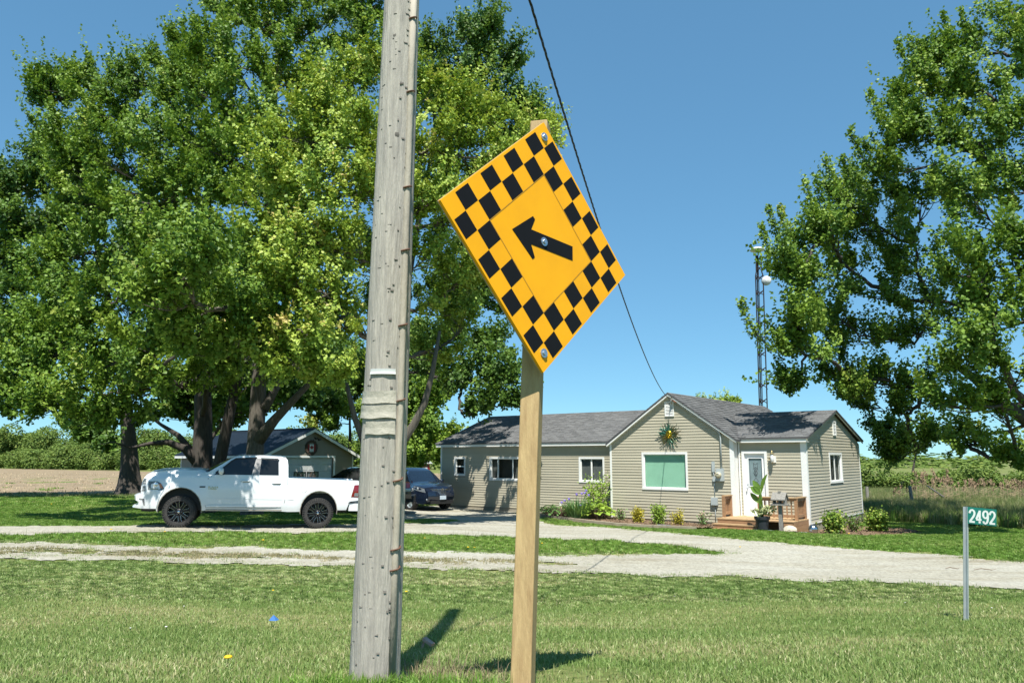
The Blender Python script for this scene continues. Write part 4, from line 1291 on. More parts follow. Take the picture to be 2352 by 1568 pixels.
def wheel(parent, loc, side, R_=0.41, W=0.28, rim_r=0.275, style='spoke', steer=0.0, proto=None):
    """tyre with lugs, dark rim with milled spokes, bolt ring and cap; outer face towards side"""
    if proto is not None:
        w = copy_tree(proto, parent)
        w.location = loc
        w.rotation_euler = (0, 0, steer + (0 if side < 0 else PI))
        return w
    h = W / 2
    prof = [(rim_r - .005, -h * .72), (rim_r + .01, -h * .92), (R_ - .05, -h), (R_ - .018, -h * .88), (R_, -h * .62), (R_, h * .62), (R_ - .018, h * .88), (R_ - .05, h), (rim_r + .01, h * .92), (rim_r - .005, h * .72)]
    b = MB(); b.lathe(prof, 48, axis='y')
    w = b.build('wheel', M['tyre'], parent, True, loc=loc, angle=40)
    w.rotation_euler = (0, 0, steer + (0 if side < 0 else PI))
    b = MB()
    for k in range(40):
        t = 2 * PI * k / 40
        for j, y in enumerate((-.78, -.3, .3, .78)):
            tt_ = t + (.08 if j % 2 else 0)
            m = Matrix.Rotation(-tt_, 4, 'Y')
            b.box((R_ - .012, y * h - .03, -.020), (R_ + .006, y * h + .03, .020), mat=m)
        m = Matrix.Rotation(-t, 4, 'Y')
        b.box((R_ - .06, -h - .006, -.012), (R_ - .02, -h * .85, .014), mat=m)
    tr = b.build('tread', M['tyre'], w); tr['kind'] = 'stuff'
    b = MB()
    b.lathe([(rim_r - .03, h * .6), (rim_r - .03, -h * .3), (rim_r - .012, -h * .78), (rim_r + .008, -h * .90), (rim_r + .012, -h * .78)], 40, axis='y')
    b.lathe([(.001, -h * .15), (rim_r - .03, -h * .05)], 40, axis='y')
    b.lathe([(.001, -h * .86), (.05, -h * .84), (.07, -h * .7), (.10, -h * .66), (.10, -h * .1)], 24, axis='y')
    ns = 8 if style == 'spoke' else 5
    for k in range(ns):
        t = 2 * PI * k / ns + .2
        m = Matrix.Rotation(-t, 4, 'Y')
        w0, w1 = (.046, .030) if style == 'spoke' else (.07, .05)
        v = [(.06, -h * .66, -w0 * .7), (.06, -h * .66, w0 * .7), (rim_r - .02, -h * .74, w1), (rim_r - .02, -h * .74, -w1), (.06, -h * .25, -w0 * .7), (.06, -h * .25, w0 * .7), (rim_r - .02, -h * .35, w1), (rim_r - .02, -h * .35, -w1)]
        b.add(v, [(0, 1, 2, 3), (7, 6, 5, 4), (0, 4, 5, 1), (1, 5, 6, 2), (2, 6, 7, 3), (3, 7, 4, 0)], mat=m)
    b.build('rim', M['rim'] if style == 'spoke' else M['galv'], w, True, angle=35)
    if style == 'spoke':
        b = MB()
        for k in range(ns):
            t = 2 * PI * k / ns + .2
            m = Matrix.Rotation(-t, 4, 'Y')
            for e in (-1, 1):
                v = [(.105, -h * .70, e * .030), (.105, -h * .70, e * .036), (rim_r - .03, -h * .765, e * .040), (rim_r - .03, -h * .765, e * .034)]
                b.add(v, [(0, 1, 2, 3)], mat=m)
        b.build('milled_edges', M['milled'], w, fix=False)
        b = MB()
        for k in range(16):
            t = 2 * PI * k / 16
            b.sphere(((rim_r - .014) * math.cos(t), -h * .86, (rim_r - .014) * math.sin(t)), .009, 6, 4)
        for k in range(6):
            t = 2 * PI * k / 6
            b.sphere((.07 * math.cos(t), -h * .72, .07 * math.sin(t)), .010, 6, 4)
        b.build('rim_bolts', M['chrome'], w, True)
        MB().lathe([(.001, -h * .89), (.022, -h * .885), (.03, -h * .85)], 16, axis='y').build('hub_cap', M['chrome'], w, True)
    return w

# ---- white pickup
fx = at_y(408.3, 1212.5, 19.0); rx = at_y(727.5, 1215.8, 19.95)
dvec = Vector((fx.x - rx.x, fx.y - rx.y))
tyaw = math.atan2(dvec.y, dvec.x)
side_n = Vector((-math.sin(tyaw), math.cos(tyaw)))       # towards +y local (left of the truck, which faces the camera)
if side_n.y > 0: side_n = -side_n
midw = (Vector((fx.x, fx.y)) + Vector((rx.x, rx.y))) / 2
cen = midw - side_n * 0.86
SC = dvec.length / 3.57
tr = thing('pickup_truck', 'white four-door pickup truck with black spoked wheels parked on the gravel lane', 'pickup truck', (cen.x, cen.y, 0), tyaw)
zf = g(fx.x, fx.y); zr_ = g(rx.x, rx.y)
tr.location.z = (zf + zr_) / 2 + .012
tr.rotation_euler = (0, -math.atan2(zf - zr_, dvec.length), tyaw)
tr.scale = (SC, SC, SC)
NEAR = 1 if (Matrix.Rotation(tyaw, 2) @ Vector((0, 1))).y < 0 else -1
def T(zx, zy): return (1.785 - (zx - 575) / 350.0, (924 + (zx - 575) * .0104 - zy) / 350.0)
def arch(cx, cz, rx_, rz, t0, t1, n=14):
    return [(cx + rx_ * math.cos(t0 + (t1 - t0) * k / n), cz + rz * math.sin(t0 + (t1 - t0) * k / n)) for k in range(n + 1)]
def thw(x, z):
    w = .985
    if z < .62: w -= .05 * sm((.62 - z) / .3)
    if z > 1.0: w -= .055 * sm((z - 1.0) / .45)
    w -= .20 * sm((x - 2.1) / .85) ** 1.5
    w -= .04 * sm((-x - 2.6) / .6)
    # rounded shoulder of hood and fender
    if x > 1.0:
        top = 1.50 - .12 * sm((x - 1.6) / 1.1)
        w -= .12 * sm((z - (top - .16)) / .16)
    # wheel arch flare
    for cx in (1.785, -1.78):
        r = math.hypot(x - cx, z - .46)
        w += .028 * sm(1 - abs(r - .6) / .16) * (1 if z < 1.15 else 0)
    return w
AF = arch(1.785, .46, .545, .585, PI * 1.04, -PI * .04)
AFz = list(reversed(AF))
ARr = list(reversed(arch(-1.80, .47, .50, .55, PI * 1.05, -PI * .05)))
body_o = [T(228, 612), T(224, 560), T(232, 490), T(250, 458), T(290, 434), T(360, 414), T(500, 403), T(690, 400), T(770, 412), T(845, 438), T(1185, 438), T(1432, 438), T(1526, 448), T(1527, 460), T(2198, 478), T(2203, 500), T(2203, 672), T(2120, 682), T(2092, 764), T(2008, 764)]
body_o += [(x, z) for x, z in list(reversed(ARr))] + [T(1650, 779), T(1535, 781), T(1480, 776), T(800, 770), T(768, 768)] + [(x, z) for x, z in list(reversed(AFz))] + [T(370, 752), T(330, 752), T(300, 640)]
def tprof(x, z, t):
    if x < -.95 and z > 1.25 and abs(t) < .93: return (0, -.42)
    if x > .9 and z > 1.2: return (0, .05 * (1 - t * t) + .02 * (1 - t ** 8))
    return (0, 0)
# keep the two arches in travelling order (rear first, then front)
b = shell_bm(body_o, thw, .075, 8, tprof)
b.build('body', M['paint'], tr, True, angle=38)
def chw(x, z): return .915 - .235 * sm((z - 1.33) / .75) * .9 - .03 * sm((x - .3) / .8)
cab_o = [T(760, 428), T(800, 412), T(985, 286), T(1020, 268), T(1060, 258), T(1240, 252), T(1440, 259), T(1488, 268), T(1508, 292), T(1516, 340), T(1524, 445), T(1200, 450), T(845, 450)]
b = shell_bm(cab_o, chw, .08, 8, lambda x, z, t: (0, .035 * (1 - t * t)) if z > 1.80 else ((.05 * (1 - t * t), 0) if x > .4 else (0, 0)))
b.build('cab', M['paint'], tr, True, angle=38)
for s in (-1, 1):
    side_patch([T(846, 435), T(930, 368), T(995, 306), T(1030, 287), T(1215, 276), T(1186, 436)], chw, .014, s).build('side_window', M['glass_dark'], tr, True, angle=30)
    side_patch([T(1255, 436), T(1262, 284), T(1410, 286), T(1424, 298), T(1434, 436)], chw, .014, s).build('side_window', M['glass_dark'], tr, True, angle=30)
    side_patch([T(1190, 437), T(1218, 276), T(1259, 278), T(1252, 437)], chw, .017, s).build('door_pillar', M['pillar'], tr, True, angle=30)
    side_ribbon([T(860, 420), T(935, 362), T(995, 306), T(1030, 284), T(1222, 272)], .035, chw, .028, s).build('window_visor', M['plastic'], tr)
    side_ribbon([T(1258, 278), T(1412, 280), T(1430, 296)], .03, chw, .026, s).build('window_visor', M['plastic'], tr)
    # shut lines
    for pts in ([T(806, 415), T(800, 470), T(799, 738)], [T(1197, 440), T(1196, 738)], [T(1522, 462), T(1524, 520), T(1505, 690), T(1480, 770)], [T(799, 738), T(1430, 742), T(1448, 734)], [T(2112, 690), T(2092, 762)]):
        side_ribbon(pts, .014, thw, .003, s).build('shut_line', M['pillar'], tr)
    side_ribbon([T(805, 655), T(1480, 664)], .016, thw, .004, s).build('door_crease', M['paint'], tr)
    side_ribbon([T(1530, 664), T(1672, 667)], .014, thw, .004, s).build('door_crease', M['paint'], tr)
    side_ribbon([T(800, 728), T(1476, 726)], .05, thw, .012, s).build('sill_moulding', M['paint'], tr, True)
    side_ribbon([T(800, 760), T(1480, 766)], .03, thw, .003, s).build('sill_dirt', M['dirt_shade'], tr)
    for (hx, hy) in ((1135, 495), (1418, 512)):
        x, z = T(hx, hy)
        y = s * (thw(x, z) + .022)
        b = MB(); b.tube([(x + .115, y - s * .025, z), (x + .09, y, z + .004), (x - .09, y, z + .004), (x - .115, y - s * .025, z)], .017, 8)
        h = b.build('door_handle', M['paint'], tr, True)
        side_patch([(x - .10, z - .03), (x + .06, z - .03), (x + .08, z - .008), (x - .10, z - .008)], thw, .004, s).build('handle_recess_shade', M['dirt_shade'], h)  # shade under the handle painted as a darker patch, no hollow modelled
    # mirror
    x, z = T(912, 402)
    b = MB(); b.sphere((x, s * (chw(x, z) + .19), z), .1, 14, 10, sc=(.72, 1.15, .98)); mr_ = b.build('door_mirror', M['paint'], tr, True)
    MB().bar((x - .05, s * (chw(x, z) - .02), z - .06), (x - .02, s * (chw(x, z) + .14), z - .04), .09, .05).build('mirror_arm', M['plastic'], mr_)
    # headlight
    hl = side_patch([T(284, 505), T(362, 503), T(395, 520), T(428, 570), T(408, 584), T(287, 582)], thw, .008, s).build('headlight', M['lamp_dark'], tr, True, angle=30)
    x, z = T(352, 534); b = MB(); b.sphere((x, s * (thw(x, z) + .0), z), .072, 14, 10, sc=(.9, .45, .95)); b.build('bulb', M['lamp_white'], hl, True)
    side_patch([T(378, 525), T(398, 525), T(420, 566), T(392, 566)], thw, .012, s).build('side_marker', M['amber'], hl)
    side_patch([T(292, 566), T(372, 568), T(380, 580), T(294, 580)], thw, .012, s).build('daytime_light', M['lamp_clear'], hl)
    # tail light
    tl = side_patch([T(2160, 522), T(2202, 520), T(2202, 640), T(2133, 637)], thw, .010, s).build('tail_light', M['red'], tr, True, angle=30)
    side_patch([T(2165, 598), T(2200, 598), T(2200, 630), T(2160, 630)], thw, .014, s).build('reverse_lens', M['lamp_clear'], tl)
    # dark wheel-arch lips and mud flap
    for (A, nm) in ((AF, 'arch_lip'), (arch(-1.80, .47, .50, .55, PI * 1.05, -PI * .05), 'arch_lip')):
        side_ribbon([(x, z) for x, z in A], .018, thw, .004, s).build(nm, M['dirt_shade'], tr)
    MB().bar((1.20, s * .86, .72), (1.16, s * .86, .40), .24, .03).build('mud_flap', M['plastic'], tr)
# fuel door and badges on the near side
s = NEAR
x, z = T(1677, 568)
b = MB()
side_ribbon([(x + .085 * math.cos(2 * PI * k / 20), z + .085 * math.sin(2 * PI * k / 20)) for k in range(21)], .008, thw, .003, s).build('fuel_door', M['dirt_shade'], tr)
side_patch([T(732, 545), T(782, 544), T(782, 556), T(732, 557)], thw, .008, s).build('fender_badge', M['plastic'], tr)
def badge(txt, zx, zy, size, sx=1.0):
    x, z = T(zx, zy)
    base = Matrix.Translation((x, s * (thw(x, z) + .006), z)) @ (Matrix.Rotation(PI, 4, 'Z') if s > 0 else Matrix.Identity(4)) @ Matrix.Rotation(R(90), 4, 'X')
    return text_mesh(txt, size, 'badge_lettering', M['chrome'], tr, base, .006, .0, sx)
badge('RAM', 806, 560, .062, 2.0)
badge('1500', 806, 575, .056, 1.95)
# front: grille, bumper, windshield; rear: tailgate, bumper, window
gr_p, gr_q = T(226, 602), T(236, 476)
for f0, f1 in ((-.78, -.04), (.04, .78)):
    for (p, q) in ((T(222, 600), T(225, 546)), (T(226, 534), T(238, 478))):
        gi = across(q, p, thw, f0, f1, .012, 6, .03).build('grille', M['plastic'], tr, fix=False)
        for k in range(4):
            t = (k + .5) / 4
            c = Vector(p).lerp(Vector(q), t)
            MB().bar((c.x + .012, f0 * thw(c.x, c.y) * .98, c.y), (c.x + .022, f1 * thw(c.x, c.y) * .98, c.y), .02, .016).build('grille_bar', M['paint'], gi)
# nearest side: the grille wraps round the corner
for yy in ((546, 600), (480, 534)):
    gi = side_patch([T(236, yy[0]), T(262, yy[0] - 2), T(264, yy[1]), T(232, yy[1])], thw, .004, s).build('grille', M['plastic'], tr)
    for k in range(4):
        y0 = yy[0] + (yy[1] - yy[0]) * (k + .5) / 4
        side_ribbon([T(234, y0), T(264, y0)], .016, thw, .008, s).build('grille_bar', M['paint'], gi)
def bhw(x, z): return thw(x, z) + .012
bo = [T(176, 744), T(186, 730), T(216, 716), T(214, 690), T(190, 680), T(184, 640), T(198, 629), T(232, 618), T(300, 590), T(422, 588), T(400, 630), T(384, 690), T(374, 752), T(240, 754)]
bo2 = [(x, z) for x, z in bo]
b = shell_bm(bo2, bhw, .07, 8, lambda x, z, t: (.13 * (1 - t * t), 0) if x > 2.72 else (0, 0)); b.build('front_bumper', M['paint'], tr, True, angle=38)
for q in (-1, 1):
    side_patch([T(214, 660), T(262, 664), T(272, 722), T(262, 724), T(244, 676), T(216, 672)], bhw, .006, q).build('fog_recess_shade', M['pillar'], tr)  # shade of the fog-light recess put in as a grey patch
b = MB(); b.bar((2.60, -.7, .47), (2.60, .7, .47), .3, .14); b.build('skid_plate', M['plastic'], tr)
across(T(990, 283), T(770, 408), chw, -.95, .95, .014, 10, .05, 4).build('windshield', M['glass_dark'], tr, True, fix=False)
across(T(1518, 330), T(1522, 430), chw, -.8, .8, .012, 6).build('rear_window', M['glass_dark'], tr, fix=False)
MB().box((-2.98, -.94, .48), (-2.62, .94, .685)).build('rear_bumper', M['paint'], tr)
MB().box((-2.875, -.86, .75), (-2.862, .86, 1.27)).build('tailgate', M['paint'], tr)
b = MB(); b.box((-2.6, -.55, .42), (2.2, .55, .60)); b.tube([(1.785, -.7, .41), (1.785, .7, .41)], .06, 8); b.tube([(-1.785, -.7, .41), (-1.785, .7, .41)], .08, 8); b.sphere((-1.785, 0, .41), .17, 10, 8); b.box((1.785 - .52, -.72, .45), (1.785 + .50, .72, 1.02)); b.box((-1.80 - .46, -.72, .45), (-1.80 + .46, .72, 1.02)); b.build('chassis', M['plastic'], tr)
w0 = wheel(tr, (1.785, -.86, .41), -1, steer=R(-7))
for x, sd, st in ((1.785, 1, R(-7)), (-1.785, -1, 0), (-1.785, 1, 0)):
    wheel(tr, (x, sd * .86, .41), sd, steer=st, proto=w0)

# ---- black SUV behind the pickup (faces left)
def build_suv():
    L0 = Vector((-6.25, 30.6, 0))
    yaw = R(180 + 4)
    o = thing('suv', 'black sport utility vehicle mostly hidden behind the white pickup and the pole', 'suv', (L0.x, L0.y, g(L0.x, L0.y)), yaw)
    def hw(x, z):
        w = .95 - .05 * sm((.55 - z) / .3) - .05 * sm((z - .9) / .3) - .14 * sm((x - 1.8) / .6) - .05 * sm((-x - 2.0) / .4)
        return w
    fa = arch(1.42, .38, .43, .44, PI * 1.05, -PI * .05); ra = arch(-1.42, .38, .43, .44, PI * 1.05, -PI * .05)
    out = [(2.36, .55), (2.38, .80), (2.30, 1.02), (1.9, 1.08), (1.0, 1.13), (-2.28, 1.14), (-2.34, .95), (-2.36, .5), (-2.2, .36)] + ra + [(-.95, .32), (.95, .32)] + fa + [(2.2, .38)]
    shell_bm(out, hw, .11, 6, lambda x, z, t: (0, .04 * (1 - t * t)) if z > 1.0 and x > .9 else (0, 0)).build('body', M['black_paint'], o, True, angle=38)
    def ch(x, z): return .89 - .22 * sm((z - 1.1) / .75)
    cab = [(1.12, 1.10), (.30, 1.66), (.05, 1.735), (-.8, 1.76), (-1.9, 1.72), (-2.10, 1.64), (-2.27, 1.13)]
    shell_bm(cab, ch, .1, 6, lambda x, z, t: (0, .03 * (1 - t * t)) if z > 1.68 else (0, 0)).build('cab', M['black_paint'], o, True, angle=38)
    for s in (-1, 1):
        for q in ([(.93, 1.16), (.30, 1.60), (.05, 1.66), (-.22, 1.67), (-.22, 1.16)], [(-.30, 1.16), (-.30, 1.67), (-1.15, 1.67), (-1.15, 1.16)], [(-1.24, 1.16), (-1.24, 1.66), (-1.85, 1.63), (-2.05, 1.18)]):
            side_patch(q, ch, .006, s).build('side_window', M['glass'], o)
        side_patch([(-2.10, .98), (-2.31, .98), (-2.27, 1.22), (-2.12, 1.22)], hw, .02, s).build('tail_light', M['red'], o)
        side_patch([(-2.12, .88), (-2.33, .88), (-2.32, .97), (-2.12, .97)], hw, .018, s).build('reverse_lens', M['lamp_clear'], o)
        side_patch([(2.30, .82), (2.26, .98), (1.92, 1.0), (1.85, .86)], hw, .008, s).build('headlight', M['lamp_clear'], o)
        b = MB(); b.sphere((.86, s * 1.02, 1.19), .1, 10, 8, sc=(.6, 1.0, .8)); b.build('door_mirror', M['black_paint'], o, True)
        side_ribbon([(1.0, .78), (-2.2, .80)], .05, hw, .01, s).build('side_moulding', M['plastic'], o)
        for hx in (-.1, -1.0):
            x, z = hx, .98; y = s * (hw(x, z) + .02)
            MB().tube([(x + .1, y - s * .02, z), (x + .08, y, z), (x - .08, y, z), (x - .1, y - s * .02, z)], .014, 6).build('door_handle', M['black_paint'], o, True)
        MB().tube([(-.1, s * .62, 1.82), (-1.8, s * .60, 1.80)], .02, 6).build('roof_rail', M['plastic'], o)
    across((.32, 1.64), (1.06, 1.13), ch, -.9, .9, .012, 8, .04).build('windshield', M['glass'], o, True, fix=False)
    across((-2.25, 1.17), (-2.11, 1.62), ch, -.85, .85, .012, 6).build('rear_window', M['glass_dark'], o, fix=False)
    MB().box((-2.44, -.86, .45), (-2.30, .86, .68)).build('rear_bumper', M['plastic'], o)
    MB().box((2.28, -.82, .42), (2.43, .82, .62)).build('front_bumper', M['plastic'], o)
    MB().box((2.33, -.5, .70), (2.40, .5, .92)).build('grille', M['plastic'], o)
    w = wheel(o, (1.42, -.80, .37), -1, .37, .23, .24, 'five')
    for x, sd in ((1.42, 1), (-1.42, -1), (-1.42, 1)): wheel(o, (x, sd * .80, .37), sd, proto=w)
build_suv()

# ---- dark blue minivan with its nose towards the wall
def build_van():
    fc = at_y(1012, 1170, 32.8)
    h = Vector((math.sin(R(40)), -math.cos(R(40))))
    c = Vector((fc.x, fc.y)) - h * 2.45
    yaw = math.atan2(h.y, h.x)
    o = thing('minivan', 'dark blue minivan with clear headlights parked nose-out beside the house wall', 'minivan', (c.x, c.y, g(c.x, c.y)), yaw)
    def hw(x, z):
        w = .985 - .06 * sm((.5 - z) / .25) - .06 * sm((z - .85) / .35)
        w -= .34 * sm((x - 1.5) / 1.05) ** 1.8
        w -= .06 * sm((-x - 2.1) / .4)
        return w
    fa = arch(1.52, .36, .40, .41, PI * 1.05, -PI * .05); ra = arch(-1.50, .36, .40, .41, PI * 1.05, -PI * .05)
    out = [(2.44, .40), (2.50, .58), (2.46, .78), (2.30, .93), (1.9, 1.03), (1.25, 1.12), (-2.45, 1.12), (-2.52, .8), (-2.48, .4), (-2.3, .30)] + ra + [(-1.0, .26), (1.05, .26)] + fa + [(2.2, .26)]
    shell_bm(out, hw, .10, 10, lambda x, z, t: ((.10 * (1 - t * t) if x > 1.9 else 0), (.07 * (1 - t * t) if z > .9 and x > 1.0 else 0))).build('body', M['blue_paint'], o, True, angle=40)
    def ch(x, z): return .92 - .24 * sm((z - 1.08) / .75) - .12 * sm((x - .6) / .9)
    cab = [(1.42, 1.08), (.55, 1.62), (.25, 1.71), (-.5, 1.76), (-2.0, 1.73), (-2.25, 1.66), (-2.46, 1.10)]
    shell_bm(cab, ch, .1, 10, lambda x, z, t: (.06 * (1 - t * t) if x > .5 else 0, .035 * (1 - t * t) if z > 1.65 else 0)).build('cab', M['blue_paint'], o, True, angle=38)
    across((.58, 1.60), (1.40, 1.10), ch, -.93, .93, .012, 10, .06, 4).build('windshield', M['glass'], o, True, fix=False)
    MB().box((.9, -.45, 1.12), (1.1, -.15, 1.2)).build('dashboard_paper', M['flagwhite'], o)
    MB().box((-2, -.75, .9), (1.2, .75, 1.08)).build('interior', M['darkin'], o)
    for s in (-1, 1):
        for q in ([(1.12, 1.15), (.50, 1.58), (.1, 1.64), (.0, 1.15)], [(-.08, 1.15), (.02, 1.65), (-1.05, 1.66), (-1.05, 1.15)], [(-1.12, 1.15), (-1.12, 1.66), (-2.1, 1.62), (-2.3, 1.17)]):
            side_patch(q, ch, .006, s).build('side_window', M['glass_dark'], o)
        hl = side_patch([(2.36, .74), (2.30, .90), (1.98, .99), (1.66, 1.02), (1.80, .90), (2.1, .80)], hw, .012, s).build('headlight', M['lamp_clear'], o, True, angle=30)
        x, z = 2.02, .90; b = MB(); b.sphere((x, s * (hw(x, z) - .01), z), .06, 10, 8, sc=(1, .5, 1)); b.build('bulb', M['lamp_white'], hl, True)
        b = MB(); b.sphere((1.02, s * 1.05, 1.16), .11, 10, 8, sc=(.6, 1.0, .75)); b.build('door_mirror', M['blue_paint'], o, True)
        b = MB(); b.sphere((2.41, s * .66, .46), .05, 10, 8, sc=(.6, 1, 1)); b.build('fog_light', M['lamp_clear'], o, True)
        side_patch([(-2.3, .9), (-2.48, .9), (-2.42, 1.3), (-2.3, 1.3)], hw, .02, s).build('tail_light', M['red'], o)
    for k in range(5):
        z = .67 + .05 * k
        vs = [(2.50 - .15 * (z - .6) + .10 * (1 - t * t) - .05 * t * t, t * (.40 + .12 * (z - .65) / .2), z) for t in [-1 + 2 * i / 8 for i in range(9)]]
        MB().tube(vs, .011, 6).build('grille_bar', M['chrome'], o, True)
    vs, fs = [], []
    for i in range(9):
        t = -1 + 2 * i / 8
        for z in (.64, .90): vs.append((2.488 - .15 * (z - .6) + .10 * (1 - t * t) - .05 * t * t, t * (.40 + .12 * (z - .65) / .2), z))
    for i in range(8): fs.append((2 * i, 2 * i + 2, 2 * i + 3, 2 * i + 1))
    MB().add(vs, fs).build('grille', M['plastic'], o, fix=False)
    b = MB(); b.lathe([(.03, 0), (.055, 0), (.055, .012), (.03, .012)], 16, 0, Matrix.Translation((2.56, 0, .86)) @ Matrix.Rotation(R(90), 4, 'Y')); b.build('emblem', M['chrome'], o)
    MB().box((2.605, -.155, .46), (2.62, .155, .62)).build('licence_plate', M['plate'], o)
    MB().box((2.50, -.55, .28), (2.575, .55, .42)).build('lower_intake', M['plastic'], o)
    w = wheel(o, (1.52, -.84, .35), -1, .35, .22, .23, 'five')
    for x, sd in ((1.52, 1), (-1.50, -1), (-1.50, 1)): wheel(o, (x, sd * .84, .35), sd, proto=w)
build_van()

# ------------------------------------------------------------------ checkerboard curve sign
sgc = [Vector((.172, 3.628, 1.659)), Vector((-.29, 3.11, 1.066)), Vector((.13, 3.46, .366)), Vector((.591, 3.977, .96))]   # top, left, bottom, right
cS = sum(sgc, Vector()) / 4 + Vector((0, 0, CZ))
ex = (sgc[3] - sgc[1]).normalized()
ezv = (sgc[0] - sgc[2])
ez = (ezv - ex * ezv.dot(ex)).normalized()
ey = ez.cross(ex)                          # away from the camera
rotS = Matrix((ex, ey, ez)).transposed().to_4x4()
base_xy = Vector((.085, 3.36))
bz = g(*base_xy)
sign = thing('curve_sign', 'yellow and black checkerboard diamond sign with a left arrow on a wooden post', 'road sign', (base_xy.x, base_xy.y, bz))
inv = Matrix.Translation((-base_xy.x, -base_xy.y, -bz))
ms = inv @ Matrix.Translation(cS) @ rotS
# 9 x 9 checks: u runs along the upper left edge direction, v along the lower left edge
S2 = 0.9 / 2
r45 = Matrix.Rotation(R(45), 4, 'Y')
def sp(u, v, o): return tuple(ms @ r45 @ Vector(((u - .5) * .9, o, (v - .5) * .9)))
pb = MB()
for a, b_ in (((0, 0, 0), (1, 1, .012)),):
    pts = [sp(0, 0, 0), sp(1, 0, 0), sp(1, 1, 0), sp(0, 1, 0), sp(0, 0, .014), sp(1, 0, .014), sp(1, 1, .014), sp(0, 1, .014)]
    pb.add(pts, [(0, 1, 2, 3), (7, 6, 5, 4), (0, 4, 5, 1), (1, 5, 6, 2), (2, 6, 7, 3), (3, 7, 4, 0)])
panel = pb.build('sign_panel', M['yellow'], sign)
pb = MB(); pts = [sp(-.002, -.002, .0142), sp(1.002, -.002, .0142), sp(1.002, 1.002, .0142), sp(-.002, 1.002, .0142), sp(-.002, -.002, .019), sp(1.002, -.002, .019), sp(1.002, 1.002, .019), sp(-.002, 1.002, .019)]
pb.add(pts, [(0, 1, 2, 3), (7, 6, 5, 4), (0, 4, 5, 1), (1, 5, 6, 2), (2, 6, 7, 3), (3, 7, 4, 0)]).build('sign_backing', M['signback'], sign)
e = 1 / 9.0
pad = .0045
for i in range(9):
    for j in range(9):
        if (i + j) % 2 and not (2 <= i <= 6 and 2 <= j <= 6):
            u0, u1, v0, v1 = i * e + .001, (i + 1) * e - .001, j * e + .001, (j + 1) * e - .001
            if i == 0: u0 += .012
            if i == 8: u1 -= .012
            if j == 0: v0 += .012
            if j == 8: v1 -= .012
            MB().add([sp(u0, v0, -.0008), sp(u1, v0, -.0008), sp(u1, v1, -.0008), sp(u0, v1, -.0008)], [(0, 1, 2, 3)]).build('check', M['black'], panel, fix=False)
b = MB()
for q in ((2 * e, 2 * e, 7 * e, 2 * e + .004), (2 * e, 7 * e - .004, 7 * e, 7 * e), (2 * e, 2 * e + .004, 2 * e + .004, 7 * e - .004), (7 * e - .004, 2 * e + .004, 7 * e, 7 * e - .004)):
    b.add([sp(q[0], q[1], -.0012), sp(q[2], q[1], -.0012), sp(q[2], q[3], -.0012), sp(q[0], q[3], -.0012)], [(0, 1, 2, 3)])
b.build('inner_border', M['seam'], panel, fix=False)
aw = [(-.212, 0), (-.076, .108), (-.062, .096), (-.088, .037), (.208, .037), (.208, -.037), (-.088, -.037), (-.062, -.096), (-.076, -.108)]
def spA(x, z, o): return tuple(ms @ Vector((x, o, z)))
MB().prism(aw, -.002, -.0006, spA).build('arrow', M['black'], panel)
for z in (.555, 0.0, -.545):
    b = MB()
    m_ = ms @ Matrix.Translation((0, -.004, z)) @ Matrix.Rotation(R(90), 4, 'X')
    b.lathe([(.022, -.004), (.022, .002), (.012, .003), (.012, .010), (.001, .011)], 12, 0, m_)
    b.build('bolt', M['bolt'], sign)
pdir = (Vector((.185, 3.69, 1.659 + CZ)) - Vector((.135, 3.525, .366 + CZ))).normalized()
pA = Vector((.139, 3.535, .366 + CZ))
def pz_at(z): return pA + pdir * ((z - pA.z) / pdir.z)
off = ey * .062
p0 = pz_at(bz - .4) + off - Vector((base_xy.x, base_xy.y, bz)); p1 = pz_at(1.70 + CZ) + off - Vector((base_xy.x, base_xy.y, bz))
b = MB(); b.bar(p0, p1, .089, .089, up=(.25, 1, 0))
po = b.build('post', M['newpost'], sign)
bv = po.modifiers.new('edge', 'BEVEL'); bv.width = .006; bv.segments = 2
for t, dx in ():
    c = p0.lerp(p1, t)
    b = MB(); b.sphere((c.x + dx, c.y - .0415, c.z), .020, 12, 8, sc=(1.2, .09, .6)); b.build('knot', M['knot'], sign, True)

# ------------------------------------------------------------------ utility pole
ub = Vector((-.628, 3.7))
uz = g(*ub)
up_ = thing('utility_pole', 'weathered grey wooden utility pole beside the road sign', 'utility pole', (ub.x, ub.y, uz))
PH = 7.9
def paxis(h): return Vector((.016 * (h - .15), 0.0, h))
def prad(h): return .116 - .0076 * h if h < 4 else max(.075, .0856 - .0028 * (h - 4))
n, rings = 40, 150
rr = np.random.RandomState(11)
V, F = [], []
ph_ = rr.rand(6) * 6
for i in range(rings + 1):
    h = -.4 + (PH + .4) * i / rings
    c = paxis(h)
    for k in range(n):
        t = 2 * PI * k / n
        r = prad(h) * (1 + .012 * math.sin(3 * t + ph_[0] + .3 * h) + .010 * math.sin(7 * t + ph_[1] + .5 * math.sin(h)) + .010 * math.sin(13 * t + ph_[2]))
        V.append((c.x + r * math.cos(t), c.y + r * math.sin(t), h))
for i in range(rings):
    for k in range(n):
        k2 = (k + 1) % n
        F.append((i * n + k, i * n + k2, (i + 1) * n + k2, (i + 1) * n + k))
b = MB(); b.add(V, F); b.add([tuple(paxis(PH))], []); b.f += [(rings * n + k, rings * n + (k + 1) % n, len(b.v) - 1) for k in range(n)]; b.mi += [0] * n
b.build('shaft', M['pole'], up_, True)
